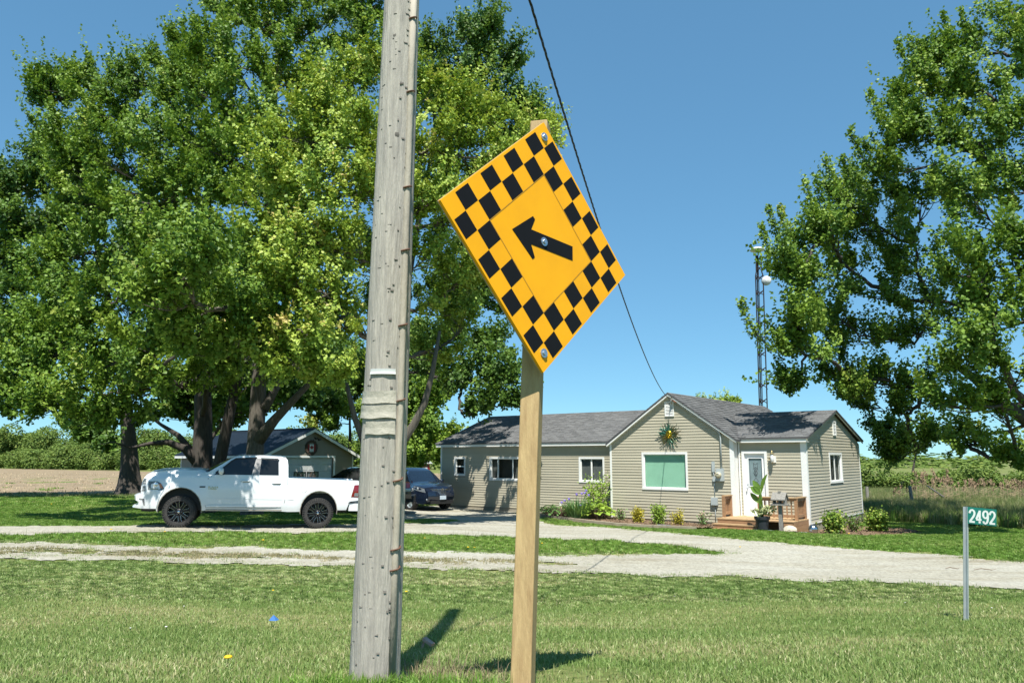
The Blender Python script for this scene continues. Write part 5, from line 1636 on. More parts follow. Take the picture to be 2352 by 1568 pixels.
# climbing-spur scars and knots, each a small raised splinter
rr = random.Random(21)
b = MB()
for k in range(190):
    h = rr.uniform(.1, 4.2)
    t = rr.uniform(-PI * .95, -PI * .12)
    r = prad(h) * 1.012
    c = paxis(h)
    p = Vector((c.x + r * math.cos(t), c.y + r * math.sin(t), h))
    d = Vector((math.cos(t), math.sin(t), 0)); s_ = Vector((-math.sin(t), math.cos(t), 0))
    w = rr.uniform(.004, .011); l = rr.uniform(.005, .013)
    b.add([tuple(p - s_ * w - d * .004), tuple(p + s_ * w - d * .004), tuple(p + Vector((0, 0, -l)) + s_ * w * .8 + d * .0012), tuple(p + Vector((0, 0, -l)) - s_ * w * .8 + d * .0012), tuple(p + Vector((0, 0, -l - .004)) - d * .005)], [(0, 1, 2, 3), (3, 2, 4)])
sp_ = b.build('spur_scars', M['polescar'], up_, fix=False); sp_['kind'] = 'stuff'
for h, t in ((3.15, -1.7), (2.0, -1.9), (.95, -1.75), (.42, -1.55), (2.62, -1.4), (3.6, -1.3)):
    r = prad(h); c = paxis(h)
    b = MB(); b.sphere((c.x + (r - .0285) * math.cos(t), c.y + (r - .0285) * math.sin(t), h), .03, 12, 10, sc=(1, 1, 1.2)); b.build('knot', M['polescar'], up_, True)
# ground-wire moulding with rusty staples on the right side
mt = -.70
def mpt(h, e=.001):
    c = paxis(h); r = prad(h) + e
    return (c.x + r * math.cos(mt), c.y + r * math.sin(mt), h)
b = MB(); b.tube([mpt(h) for h in (-.1, .6, 1.4, 2.2, 3.0, 3.37)], .017, 8); b.build('wire_moulding', M['mould'], up_, True)
b = MB(); b.tube([mpt(h, .004) for h in (3.37, 4.2, 5.5, 7, 9)], .0045, 6); b.build('ground_wire', M['wire'], up_, True)
for h in (.53, .62, .93, 1.30, 1.66, 2.03, 2.35, 2.85, 3.25, 3.62):
    c = paxis(h); r0 = prad(h)
    pts = []
    for k in range(7):
        t = mt - .24 + .48 * k / 6
        bulge = .023 * math.sin(PI * k / 6)
        pts.append((c.x + (r0 + .001 + bulge) * math.cos(t), c.y + (r0 + .001 + bulge) * math.sin(t), h + .003 * k))
    MB().tube(pts, .0045, 6).build('staple', M['rust'], up_)
def band(nm, h0, h1, t0, t1, mat, e=.004, wav=0.0):
    vs, fs = [], []
    n_ = 18
    for k in range(n_ + 1):
        t = t0 + (t1 - t0) * k / n_
        for j, h in enumerate((h0 + wav * math.sin(k * .55), (h0 + h1) / 2, h1 + wav * math.sin(k * .4 + 1))):
            c = paxis(h); r = prad(h) * 1.02 + e + (.004 if j == 0 else 0)
            vs.append((c.x + r * math.cos(t), c.y + r * math.sin(t), h))
    for k in range(n_):
        for j in (0, 1):
            a = k * 3 + j
            fs.append((a, a + 3, a + 4, a + 1))
    o = MB().add(vs, fs).build(nm, M[mat], up_, True, fix=False)
    so = o.modifiers.new('sheet', 'SOLIDIFY'); so.thickness = .003
    o.data.polygons.foreach_set('use_smooth', [False] * len(o.data.polygons))
    return o
hh = lambda py: (at_y(900, py, 3.60).z - uz)
band('number_tag', hh(859), hh(847), -2.15, -1.02, 'tag', .004)
band('tin_sheet', hh(926), hh(897), -2.95, -.95, 'tin', .002, .002)
band('tin_sheet', hh(960), hh(930), -2.95, -.95, 'tin', .005, .003)
band('tin_sheet', hh(997), hh(967), -2.3, -.95, 'tin', .003, .002)
zw = 4.064 + CZ - uz
b = MB(); c = paxis(zw); b.tube([(c.x, c.y - .1, zw), (c.x + .16, c.y - .03, zw + .02)], .015, 8); b.sphere((c.x + .18, c.y, zw), .045, 10, 8); b.build('wire_bracket', M['galv'], up_, True)
# service drop: two twisted conductors and a bare neutral
pa = Vector((ub.x, ub.y, uz)) + Vector((c.x + .18, c.y, zw))
pb_ = hp(-4.53, YG - .16, 4.28)
sv = thing('service_wire', 'black twisted service wire from the pole to the house gable', 'power line', pa)
for k in range(3):
    pts = []
    N = 420
    for i in range(N + 1):
        s = i / N
        p = pa.lerp(pb_, s)
        p.z = 4.064 + CZ - 5.02 * s + 3.32 * s * s + (pb_.z - (4.064 + CZ - 5.02 + 3.32)) * s
        a = s * 2 * PI * 62 + k * 2 * PI / 3
        p += Vector((math.cos(a), 0, math.sin(a))) * .0075
        pts.append(p - pa)
    MB().tube(pts, .0052, 5, caps=False).build('conductor', M['wire'], sv, True, fix=False)

# ------------------------------------------------------------------ house-number sign
nb = at_y(2216, 1440, 7.2); nz = g(nb.x, nb.y)
nt_ = at_y(2219.5, 1163, 7.2)
ns = thing('house_number_sign', 'small green number sign 2492 on a thin metal post in the lawn', 'number sign', (nb.x, nb.y, nz))
topz = nt_.z - nz
dx = nt_.x - nb.x
b = MB()
b.bar((0, 0, -.3), (dx, 0, topz), .030, .004); b.bar((-.013, .012, -.3), (dx - .013, .012, topz), .004, .022); b.bar((.013, .012, -.3), (dx + .013, .012, topz), .004, .022)
b.build('post', M['galv'], ns)
ang = R(-15)
pm = Matrix.Translation((dx + .006, -.006, topz)) @ Matrix.Rotation(ang, 4, 'Z') @ Matrix.Rotation(R(5), 4, 'Y')
pl = MB().box((0, -.002, -.150), (.236, .002, 0), mat=pm).build('number_plate', M['signgreen'], ns)
DIG = {'2': [[(.02, .72), (.06, .86), (.17, .97), (.32, .99), (.47, .93), (.56, .80), (.55, .66), (.46, .50), (.05, .06)], [(.0, .065), (.60, .065)]],
       '4': [[(.40, .0), (.40, 1.0)], [(.40, .97), (.03, .30)], [(.0, .27), (.60, .27)]],
       '9': [[(.545, .68), (.53, .83), (.44, .95), (.29, .985), (.14, .94), (.05, .82), (.04, .66), (.10, .52), (.24, .44), (.40, .46), (.51, .56), (.545, .68)], [(.545, .68), (.56, .48), (.52, .22), (.42, .07), (.28, .02), (.13, .07), (.06, .20)]]}
x0 = .016
for ch in '2492':
    b = MB()
    W_, H2 = .0465, .115
    for kst, st in enumerate(DIG[ch]):
        vs, fs = [], []
        P2 = [Vector((x0 + q[0] / .6 * W_ * .96, -.138 + q[1] * H2)) for q in st]
        for i, q in enumerate(P2):
            d = (P2[min(i + 1, len(P2) - 1)] - P2[max(i - 1, 0)]).normalized()
            n_ = Vector((-d.y, d.x)) * .0085
            for e_ in (n_, -n_): vs.append(tuple(pm @ Vector((q.x + e_.x, -.0034 - .0007 * kst - .00002 * i, q.y + e_.y))))
        fs = [(2 * i, 2 * i + 2, 2 * i + 3, 2 * i + 1) for i in range(len(P2) - 1)]
        b.add(vs, fs)
    b.build('digit', M['digit'], pl, fix=False)
    x0 += .0545
# ------------------------------------------------------------------ trees
def leaf_quads(P, N, D, size, rng):
    """folded two-triangle leaves: base P, blade direction D, face normal N"""
    n = len(P)
    S = np.cross(D, N); S /= np.linalg.norm(S, axis=1, keepdims=True) + 1e-9
    L = (size * (0.75 + 0.5 * rng.rand(n)))[:, None]
    w = L * 0.46
    base = P
    mid = P + D * L * 0.45
    tip = P + D * L
    lift = N * L * 0.14
    V = np.stack([base, mid + S * w + lift, tip - lift * .6, mid - S * w + lift], 1).reshape(-1, 3)
    i = np.arange(n)[:, None] * 4
    F = np.concatenate([i + np.array([0, 1, 2]), i + np.array([0, 2, 3])])
    return V, F

def unit(a): return a / (np.linalg.norm(a, axis=-1, keepdims=True) + 1e-9)

def tree(name, label, base, tr, blobs, mat='leaf', bark='bark', leaf=0.15, seed=1, dens=1.0, fork=0.22, upb=0.9, group=None, flare=1.5, lean=(0, 0), shoot=(.35, .95), trunk_top=None, extra_limbs=(), reds=0.0, shrink=.78, plumes=()):
    """blobs: (centre xyz, radius). boughs branch from one another like a real tree; every bough ends in tufts of upswept leafy shoots"""
    rng = np.random.RandomState(seed)
    B = Vector(base)
    root = thing(name, label, 'tree', B, group=group)
    C = np.array([tuple(Vector(c) - B) for c, r in blobs])
    Rr = np.array([r for c, r in blobs]) * shrink
    top = C[np.argmax(C[:, 2])]
    H_ = float(top[2])
    ax_top = np.array([top[0] * .5 + lean[0], top[1] * .5 + lean[1], H_ * .80 if trunk_top is None else trunk_top])
    def axis(h):
        t = min(1, h / ax_top[2])
        return np.array([ax_top[0] * t ** 1.6, ax_top[1] * t ** 1.6, h])
    def arad(h): return tr * (1 - .85 * min(1, h / ax_top[2])) * (1 + (flare - 1) * math.exp(-h / (.9 * tr + .35)))
    tm = MB()
    hs = [-.4, 0, .15, .35, .7, 1.2] + list(np.linspace(1.8, ax_top[2], 9))
    pts = [tuple(axis(max(h, 0)) + np.array([0, 0, min(h, 0)]) + (rng.randn(3) * .03 * tr * (h > 1))) for h in hs]
    tm.tube(pts, [arad(max(0, h)) for h in hs], 14)
    # which bough grows from which: cheapest way back to the trunk
    nB = len(C)
    nodes = [axis(h) for h in np.linspace(H_ * fork, ax_top[2], 9)]
    npath = [0.25 * h for h in np.linspace(0, ax_top[2], 9)]
    nodeid = [-1] * 9
    left = set(range(nB)); parent = [None] * nB; start = [None] * nB; order = []
    best = {}
    for k in left:
        cs = [np.linalg.norm(C[k] - p) * (1 + .5 * max(0, (p[2] - C[k][2]) / (np.linalg.norm(C[k] - p) + .01))) + .45 * q for p, q in zip(nodes, npath)]
        m = int(np.argmin(cs)); best[k] = (cs[m], m)
    while left:
        k = min(left, key=lambda q: best[q][0])
        left.discard(k); order.append(k)
        m = best[k][1]
        parent[k] = nodeid[m]; start[k] = nodes[m]
        nodes.append(C[k]); npath.append(npath[m] + np.linalg.norm(C[k] - nodes[m])); nodeid.append(k)
        for q in left:
            p = C[k]; L_ = np.linalg.norm(C[q] - p)
            c = L_ * (1 + .5 * max(0, (p[2] - C[q][2]) / (L_ + .01))) + .45 * npath[-1]
            if c < best[q][0]: best[q] = (c, len(nodes) - 1)
    desc = [1] * nB
    for k in reversed(order):
        if parent[k] >= 0: desc[parent[k]] += desc[k]
    lv_p, lv_d, lv_n, lv_t = [], [], [], []
    for k in order:
        c, r = C[k], Rr[k]
        a = start[k]
        d = c - a; L_ = np.linalg.norm(d)
        m = a + d * .5 + np.array([0, 0, -.10 * L_]) + rng.randn(3) * .07 * L_
        T_ = np.linspace(0, 1, 8)[:, None]
        path = (1 - T_) ** 2 * a + 2 * T_ * (1 - T_) * m + T_ ** 2 * c
        path[1:-1] += rng.randn(6, 3) * .05
        r0 = min(.034 * math.sqrt(desc[k]) + .012, tr * .6)
        tm.tube([tuple(p) for p in path], list(np.linspace(r0, max(.02, r0 * .55) if desc[k] > 1 else .010, 8)), 7, caps=False)
        outd = unit(np.array([c[0] - axis(c[2])[0], c[1] - axis(c[2])[1], 0.0]) + 1e-6)
        nt_ = max(3, int((5.5 + 6.0 * r * r) * dens * rng.uniform(.55, 1.25)))
        for t_i in range(nt_):
            i0 = rng.randint(3, 7)
            s = path[i0]
            u = unit(rng.randn(3) + outd * .35 + np.array([0, 0, .15]))
            e = c + u * r * (.40 + .65 * rng.rand() ** .6) * np.array([1.08, 1.08, .66])
            mm = (s + e) / 2 + np.array([0, 0, -.16 * np.linalg.norm(e - s)])
            T2 = np.linspace(0, 1, 5)[:, None]
            bp_ = (1 - T2) ** 2 * s + 2 * T2 * (1 - T2) * mm + T2 ** 2 * e
            tm.tube([tuple(p) for p in bp_], [.026, .021, .016, .011, .006], 4, caps=False)
            nsh = 8
            ts = np.where(rng.rand(nsh) < .7, .84 + .16 * rng.rand(nsh), .35 + .6 * rng.rand(nsh))
            f = ts * 4
            j0 = np.minimum(3, f.astype(int))
            sp0 = bp_[j0] + (bp_[j0 + 1] - bp_[j0]) * (f - j0)[:, None]
            tdir = unit(u * .7 + outd * .5 + np.array([0, 0, upb]))
            sd = unit(tdir + rng.randn(nsh, 3) * .42)
            sl = (shoot[0] + (shoot[1] - shoot[0]) * rng.rand(nsh) ** 1.4 + .55 * (rng.rand(nsh) < .16) * (u[2] > -.1)) * (leaf / .118) ** .5
            nl = 33
            q = np.linspace(.04, 1, nl)
            tw = sp0[:, None, :] + sd[:, None, :] * (q[None, :, None] * sl[:, None, None]) + np.array([0, 0, 1]) * (q[None, :, None] ** 2 * sl[:, None, None] * .30)
            jit = rng.randn(nsh, nl, 3) * (.045 + .035 * (1 - q))[None, :, None] * (leaf / .118)
            lp = (tw + jit).reshape(-1, 3)
            ld = unit(rng.randn(nsh, nl, 3) + sd[:, None, :] * .3 + np.array([0, 0, -.35])).reshape(-1, 3)
            tn = unit(u * .5 + np.array([0, 0, .55]) + rng.randn(3) * .35)
            ln = unit(rng.randn(nsh, nl, 3) * .55 + tn).reshape(-1, 3)
            tb_ = .36 + .17 * rng.randn()
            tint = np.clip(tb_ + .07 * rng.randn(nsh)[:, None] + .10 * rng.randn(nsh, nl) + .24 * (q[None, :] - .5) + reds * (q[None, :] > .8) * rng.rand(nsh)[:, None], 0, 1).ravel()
            lv_p.append(lp); lv_d.append(ld); lv_n.append(ln); lv_t.append(tint)
    for (x0, y0, x1, y1, Y) in plumes:                # long upswept leader shoots along the outline
        a = np.array(at_y(x0, y0, Y + rng.uniform(-.4, .4)) - B); e = np.array(at_y(x1, y1, Y) - B)
        m = np.array([e[0] * .75 + a[0] * .25, e[1], a[2] * .55 + e[2] * .45]) if False else (a + e) / 2 + np.array([(e[0] - a[0]) * .30, 0, -.18 * abs(e[2] - a[2])])
        Lp = np.linalg.norm(e - a)
        T2 = np.linspace(0, 1, 7)[:, None]
        bp_ = (1 - T2) ** 2 * a + 2 * T2 * (1 - T2) * m + T2 ** 2 * e
        tm.tube([tuple(p) for p in bp_], list(np.linspace(.02, .004, 7)), 4, caps=False)
        n_ = int(Lp * 130 * (.145 / leaf))
        t = rng.rand(n_) ** .8
        q3 = (1 - t)[:, None] ** 2 * a + 2 * (t * (1 - t))[:, None] * m + (t ** 2)[:, None] * e
        lv_p.append(q3 + rng.randn(n_, 3) * (.055 + .10 * (1 - t))[:, None] * (leaf / .122))
        lv_d.append(unit(rng.randn(n_, 3) + np.array([0, 0, -.2]))); lv_n.append(unit(rng.randn(n_, 3) * .6 + np.array([0, -.3, .6])))
        lv_t.append(np.clip(.34 + .14 * rng.randn() + .1 * rng.randn(n_) + .2 * t + reds * (t > .8) * rng.rand(n_), 0, 1))
    for el in extra_limbs:
        path = [tuple(Vector(p) - B) for p, r in el]
        tm.tube(path, [r for p, r in el], 9)
    tm.build('trunk', M[bark], root, True, fix=False)
    P = np.concatenate(lv_p); D = np.concatenate(lv_d); N = np.concatenate(lv_n); T0 = np.concatenate(lv_t)
    D = unit(D - N * np.sum(D * N, 1, keepdims=True) * .8)
    V, F = leaf_quads(P, N, D, leaf, rng)
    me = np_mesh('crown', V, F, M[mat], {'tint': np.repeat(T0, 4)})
    o = link('crown', me, root)
    return root, len(F)

def px(*L):
    """boughs given by where they are seen (x, y), distance and radius"""
    return [(tuple(at_y(x, y, Y)), r) for x, y, Y, r in L]

NT = 0
# A: far left maple with the thick trunk
a = ground_at(297, 1138)
r_, n_ = tree('maple_tree', 'big maple with a thick dark trunk beside the stubble field at far left', (a.x, a.y, g(a.x, a.y)), .52,
     px((20, 420, 42, 2.3), (95, 385, 44, 1.9), (150, 420, 43, 2.1), (-60, 470, 42, 2.5), (50, 520, 41, 2.4), (140, 540, 43, 2.2), (-40, 620, 41, 2.4), (60, 640, 40, 2.1), (-60, 720, 40, 2.2),
        (20, 740, 40, 1.7), (-90, 560, 42, 2.6), (230, 470, 44, 2.4), (330, 520, 45, 2.4), (300, 640, 45, 2.4), (180, 650, 44, 2.2), (390, 700, 45, 2.3), (330, 800, 45, 2.0), (240, 850, 43, 1.5), (410, 880, 43, 1.5),
        (120, 780, 42, 1.7), (200, 1000, 41, .8), (235, 1025, 41, .6), (170, 960, 42, .9)),
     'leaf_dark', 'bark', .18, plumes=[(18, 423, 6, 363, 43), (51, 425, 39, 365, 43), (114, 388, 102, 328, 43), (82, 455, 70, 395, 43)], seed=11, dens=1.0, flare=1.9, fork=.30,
     extra_limbs=[[(at_y(318, 960, a.y), .22), (at_y(270, 945, a.y - .5), .13), (at_y(225, 955, a.y - 1), .07), (at_y(180, 975, a.y - 1), .03)], [(at_y(315, 1015, a.y), .10), (at_y(270, 1022, a.y - .3), .06), (at_y(215, 1010, a.y - .5), .03)]])
NT += n_
# B: left of the pair behind the pickup
b0 = Vector((-11.35, 28.6))
r_, n_ = tree('maple_tree', 'tall maple with two leaning trunks rising behind the pickup hood', (b0.x, b0.y, g(b0.x, b0.y)), .40,
     px((140, 225, 29, 1.3), (110, 190, 29, .7), (120, 300, 29, 1.0), (215, 185, 29, 1.4), (240, 260, 28, 1.6), (320, 185, 29, 1.5), (330, 260, 28, 1.8), (410, 220, 29, 1.5), (400, 140, 30, 1.2),
        (170, 330, 28, 1.6), (270, 360, 27, 1.8), (370, 350, 26, 1.8), (460, 310, 27, 1.7), (200, 440, 28, 1.7), (310, 460, 25, 1.8), (420, 450, 25, 1.8), (510, 400, 27, 1.7),
        (240, 560, 27, 1.8), (360, 570, 23, 1.6), (470, 560, 24, 1.7), (170, 600, 27, 1.6), (300, 660, 24, 1.6), (410, 670, 21, 1.4), (500, 660, 22, 1.4), (120, 700, 26, 1.6), (220, 720, 24, 1.5),
        (340, 760, 21, 1.2), (440, 770, 19, 1.1), (530, 760, 20, 1.1), (150, 800, 24, 1.4), (60, 790, 25, 1.4), (250, 830, 22, 1.2), (350, 850, 21, 1.1), (90, 870, 24, 1.2), (20, 850, 25, 1.2), (190, 890, 23, 1.1),
        (290, 900, 23, 1.0), (400, 880, 23, 1.1), (30, 930, 24, .7), (110, 945, 23, .9), (200, 960, 22, .7), (280, 965, 23, .7), (480, 850, 25, 1.2)),
     'leaf', 'bark', .118, plumes=[(124, 240, 92, 168, 28.5), (169, 232, 137, 160, 28.5), (200, 226, 168, 154, 28.5), (235, 193, 203, 121, 28.5), (282, 207, 250, 135, 28.5), (331, 197, 299, 125, 28.5), (362, 197, 330, 125, 28.5), (389, 172, 357, 100, 28.5), (452, 117, 420, 45, 28.5), (124, 371, 92, 299, 28.5), (144, 312, 112, 240, 28.5)], seed=12, dens=.95, fork=.20, flare=1.4,
     extra_limbs=[[(Vector((b0.x + .1, b0.y, g(*b0) + .6)), .27), (at_y(505, 1060, 28.4), .22), (at_y(525, 960, 28.2), .20), (at_y(548, 850, 28), .17), (at_y(570, 740, 28), .12)],
                  [(at_y(452, 1060, 28.5), .20), (at_y(425, 1030, 28.3), .15), (at_y(385, 1015, 28), .11), (at_y(345, 1018, 27.6), .07), (at_y(300, 1028, 27), .04), (at_y(262, 1015, 26.6), .022), (at_y(225, 1020, 26.2), .010)],
                  [(at_y(450, 1050, 28.5), .16), (at_y(410, 1000, 28.6), .10), (at_y(370, 975, 28.8), .06), (at_y(330, 945, 29), .035), (at_y(290, 925, 29.2), .014)]])
NT += n_
# C: tall central maple with the pale trunk
c0 = Vector((-9.15, 27.6))
r_, n_ = tree('maple_tree', 'tallest maple with a grey trunk forking right above the pickup cab', (c0.x, c0.y, g(c0.x, c0.y)), .33,
     px((600, -80, 29, 2.0), (720, -60, 30, 2.0), (820, 10, 30, 1.5), (530, 20, 28, 1.3), (620, 40, 27, 1.8), (730, 60, 28, 1.8), (835, 70, 30, 1.3), (440, 95, 28, 1.2), (520, 130, 26, 1.7), (620, 160, 26, 1.8),
        (720, 170, 28, 1.7), (810, 160, 30, 1.6), (440, 190, 27, 1.5), (540, 240, 25, 1.7), (650, 270, 26, 1.7), (760, 270, 29, 1.7), (500, 330, 25, 1.6), (600, 350, 24, 1.7), (700, 380, 27, 1.7),
        (550, 450, 23, 1.5), (640, 480, 24, 1.5), (590, 560, 22, 1.4), (690, 560, 26, 1.6), (530, 620, 20, 1.2), (620, 660, 23, 1.3), (460, 700, 18, .9), (560, 720, 19, 1.0), (520, 820, 21, 1.0), (600, 800, 25, 1.2),
        (420, 640, 17.0, .65), (480, 600, 16.6, .6), (350, 690, 17.2, .55), (640, 760, 25, 1.3), (700, 850, 27, 1.2), (560, 900, 28, .9), (850, -100, 30, 1.8), (520, -120, 29, 1.8), (660, -180, 30, 2)),
     'leaf', 'bark_pale', .115, plumes=[(527, 77, 515, 2, 28), (572, 65, 560, -10, 28), (812, 80, 800, 5, 28), (862, 90, 850, 15, 28), (890, 105, 878, 30, 28), (467, 115, 455, 40, 28), (412, 135, 400, 60, 28)], seed=13, dens=1.0, fork=.32, flare=1.25,
     extra_limbs=[[(at_y(592, 1010, 27.6), .26), (at_y(632, 962, 27.4), .17), (at_y(672, 920, 27.2), .13), (at_y(715, 875, 27), .10), (at_y(740, 800, 27), .06)],
                  [(at_y(605, 940, 27.6), .2), (at_y(640, 880, 28.2), .12), (at_y(680, 790, 29), .07)]])
NT += n_
# D: yellow-green young maple behind the pole
d0 = Vector((-3.78, 23.6))
r_, n_ = tree('maple_tree', 'yellow-green maple with reddish young leaves right behind the utility pole', (d0.x, d0.y, g(d0.x, d0.y)), .24,
     px((880, 150, 22.5, 0.78), (800, 190, 22.5, 1.04), (740, 240, 21.6, 0.96), (960, 215, 22.5, 0.87), (1040, 250, 22.5, 1.04), (1130, 270, 23.4, 0.96), (1220, 300, 23.4, 0.78), (700, 320, 21.6, 1.04), (790, 310, 21.6, 1.30), (900, 300, 21.6, 1.30), (1000, 340, 22.5, 1.30),
        (1100, 360, 22.5, 1.22), (1190, 380, 23.4, 0.96), (660, 420, 20.8, 1.04), (760, 430, 20.8, 1.30), (860, 440, 20.8, 1.22), (980, 450, 21.6, 1.22), (1080, 470, 23.4, 1.13), (1150, 480, 23.4, 0.96),
        (640, 530, 20.3, 0.96), (730, 560, 20.3, 1.13), (830, 580, 20.8, 1.13), (980, 590, 22.5, 1.04), (1060, 620, 23.4, 0.96), (650, 640, 19.5, 0.87), (740, 670, 19.9, 1.04), (620, 740, 19.5, 0.74), (710, 770, 19.5, 0.87), (800, 720, 20.8, 1.04),
        (590, 820, 19.5, 0.61), (680, 840, 19.5, 0.65), (760, 840, 19.9, 0.70), (1000, 700, 23.4, 0.96), (1080, 730, 24.2, 0.87), (1010, 800, 24.2, 0.78), (1110, 640, 24.2, 0.87)),
     'leaf_yellow', 'bark_pale', .10, plumes=[(791, 158, 773, 88, 22.4), (821, 178, 803, 108, 22.4), (758, 227, 740, 157, 22.4), (689, 279, 671, 209, 22.4), (708, 320, 690, 250, 22.4), (868, 180, 850, 110, 22.4), (918, 190, 900, 120, 22.4), (1028, 240, 1010, 170, 22.4), (1286, 332, 1268, 262, 22.4), (1138, 285, 1120, 215, 22.4)], seed=14, dens=1.35, fork=.22, upb=.5, reds=.2,
     extra_limbs=[[(Vector((d0.x, d0.y, g(*d0) + .4)), .19), (at_y(905, 1040, 23.5), .16), (at_y(950, 975, 23.4), .12), (at_y(975, 925, 23.4), .10), (at_y(992, 860, 23.4), .08), (at_y(1010, 760, 23.4), .05)],
                  [(Vector((d0.x, d0.y, g(*d0) + .5)), .15), (at_y(840, 1030, 23.5), .11), (at_y(815, 960, 23.4), .09), (at_y(795, 880, 23.1), .06)]])
NT += n_
# E: dark maple behind, right of the pole, hanging over the roof
e0 = Vector((-6.2, 38.0))
r_, n_ = tree('maple_tree', 'dark maple behind the yellow one whose boughs hang over the house roof', (e0.x, e0.y, g(e0.x, e0.y)), .38,
     px((985, 120, 35, 1.5), (1075, 90, 34, 1.5), (1110, 60, 34, .9), (1140, 140, 34, 1.4), (1070, 190, 34, 1.7), (1160, 230, 34, 1.4), (1190, 270, 34, 1.1), (990, 220, 35, 1.7), (1060, 300, 35, 1.8), (1170, 340, 35, 1.5),
        (1010, 420, 36, 2.0), (1130, 440, 35, 1.8), (1050, 540, 35, 1.8), (1150, 560, 34, 1.6), (1020, 660, 35, 1.7), (1120, 680, 34, 1.6), (1180, 640, 34, 1.2), (1060, 770, 33, 1.4), (1140, 790, 32, 1.3), (1110, 860, 31, 1.1),
        (1160, 870, 30.5, .8), (1060, 880, 32, 1.1), (1130, 930, 30.5, .7), (1060, 950, 31, .6), (1170, 930, 30, .45), (990, 860, 34, 1.2), (960, 780, 35, 1.4), (900, 700, 36, 1.8), (870, 850, 36, 1.5), (880, 560, 36, 2), (900, 420, 37, 2), (860, 300, 37, 2)),
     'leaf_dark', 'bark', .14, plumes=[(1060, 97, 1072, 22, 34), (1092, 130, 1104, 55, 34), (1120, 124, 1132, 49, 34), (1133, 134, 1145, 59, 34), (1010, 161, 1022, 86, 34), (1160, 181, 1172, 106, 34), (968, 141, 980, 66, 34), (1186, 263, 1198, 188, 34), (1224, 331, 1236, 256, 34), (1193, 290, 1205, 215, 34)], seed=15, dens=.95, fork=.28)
NT += n_
# F: trees behind the garage
for (bx, by), lab, bl, sd in (((-12.5, 60), 'bright green tree standing behind the garage roof', px((830, 930, 57, 2.6), (760, 960, 58, 2.0), (880, 980, 56, 2.2), (800, 860, 58, 2.4), (860, 880, 58, 2.4), (740, 900, 59, 2.2), (900, 1040, 56, 1.6), (860, 1050, 57, 1.6)), 21),
                              ((-7.2, 58), 'leafy green tree between the garage and the left end of the house', px((960, 920, 55, 2.2), (990, 980, 54, 2.0), (930, 990, 56, 2.2), (1000, 900, 55, 1.8), (980, 1040, 53, 1.6), (940, 1060, 54, 1.5), (1010, 1040, 53, 1.2), (960, 850, 56, 2.0)), 22),
                              ((-19.5, 47.0), 'dark tree beside the garage seen between the maple trunks', px((640, 900, 46.5, 2.2), (560, 930, 46, 1.8), (600, 850, 47.5, 2.4), (700, 880, 47, 2.2), (760, 860, 48, 2.0), (500, 960, 46, 1.6), (560, 860, 49, 2.4), (660, 820, 50, 2.4), (740, 810, 50, 2.2), (430, 925, 41, 1.5), (520, 890, 41, 1.6), (600, 920, 42, 1.2), (690, 900, 41, 1.4), (750, 930, 43, 1.2), (380, 945, 41, 1.0), (470, 960, 42, 1.0), (640, 850, 40, 1.6), (560, 820, 40, 1.6)), 23)):
    r_, n_ = tree('leafy_tree', lab, (bx, by, g(bx, by)), .22, bl, 'leaf' if sd != 23 else 'leaf_dark', 'bark', .22, seed=sd, dens=.7, fork=.2)
    NT += n_
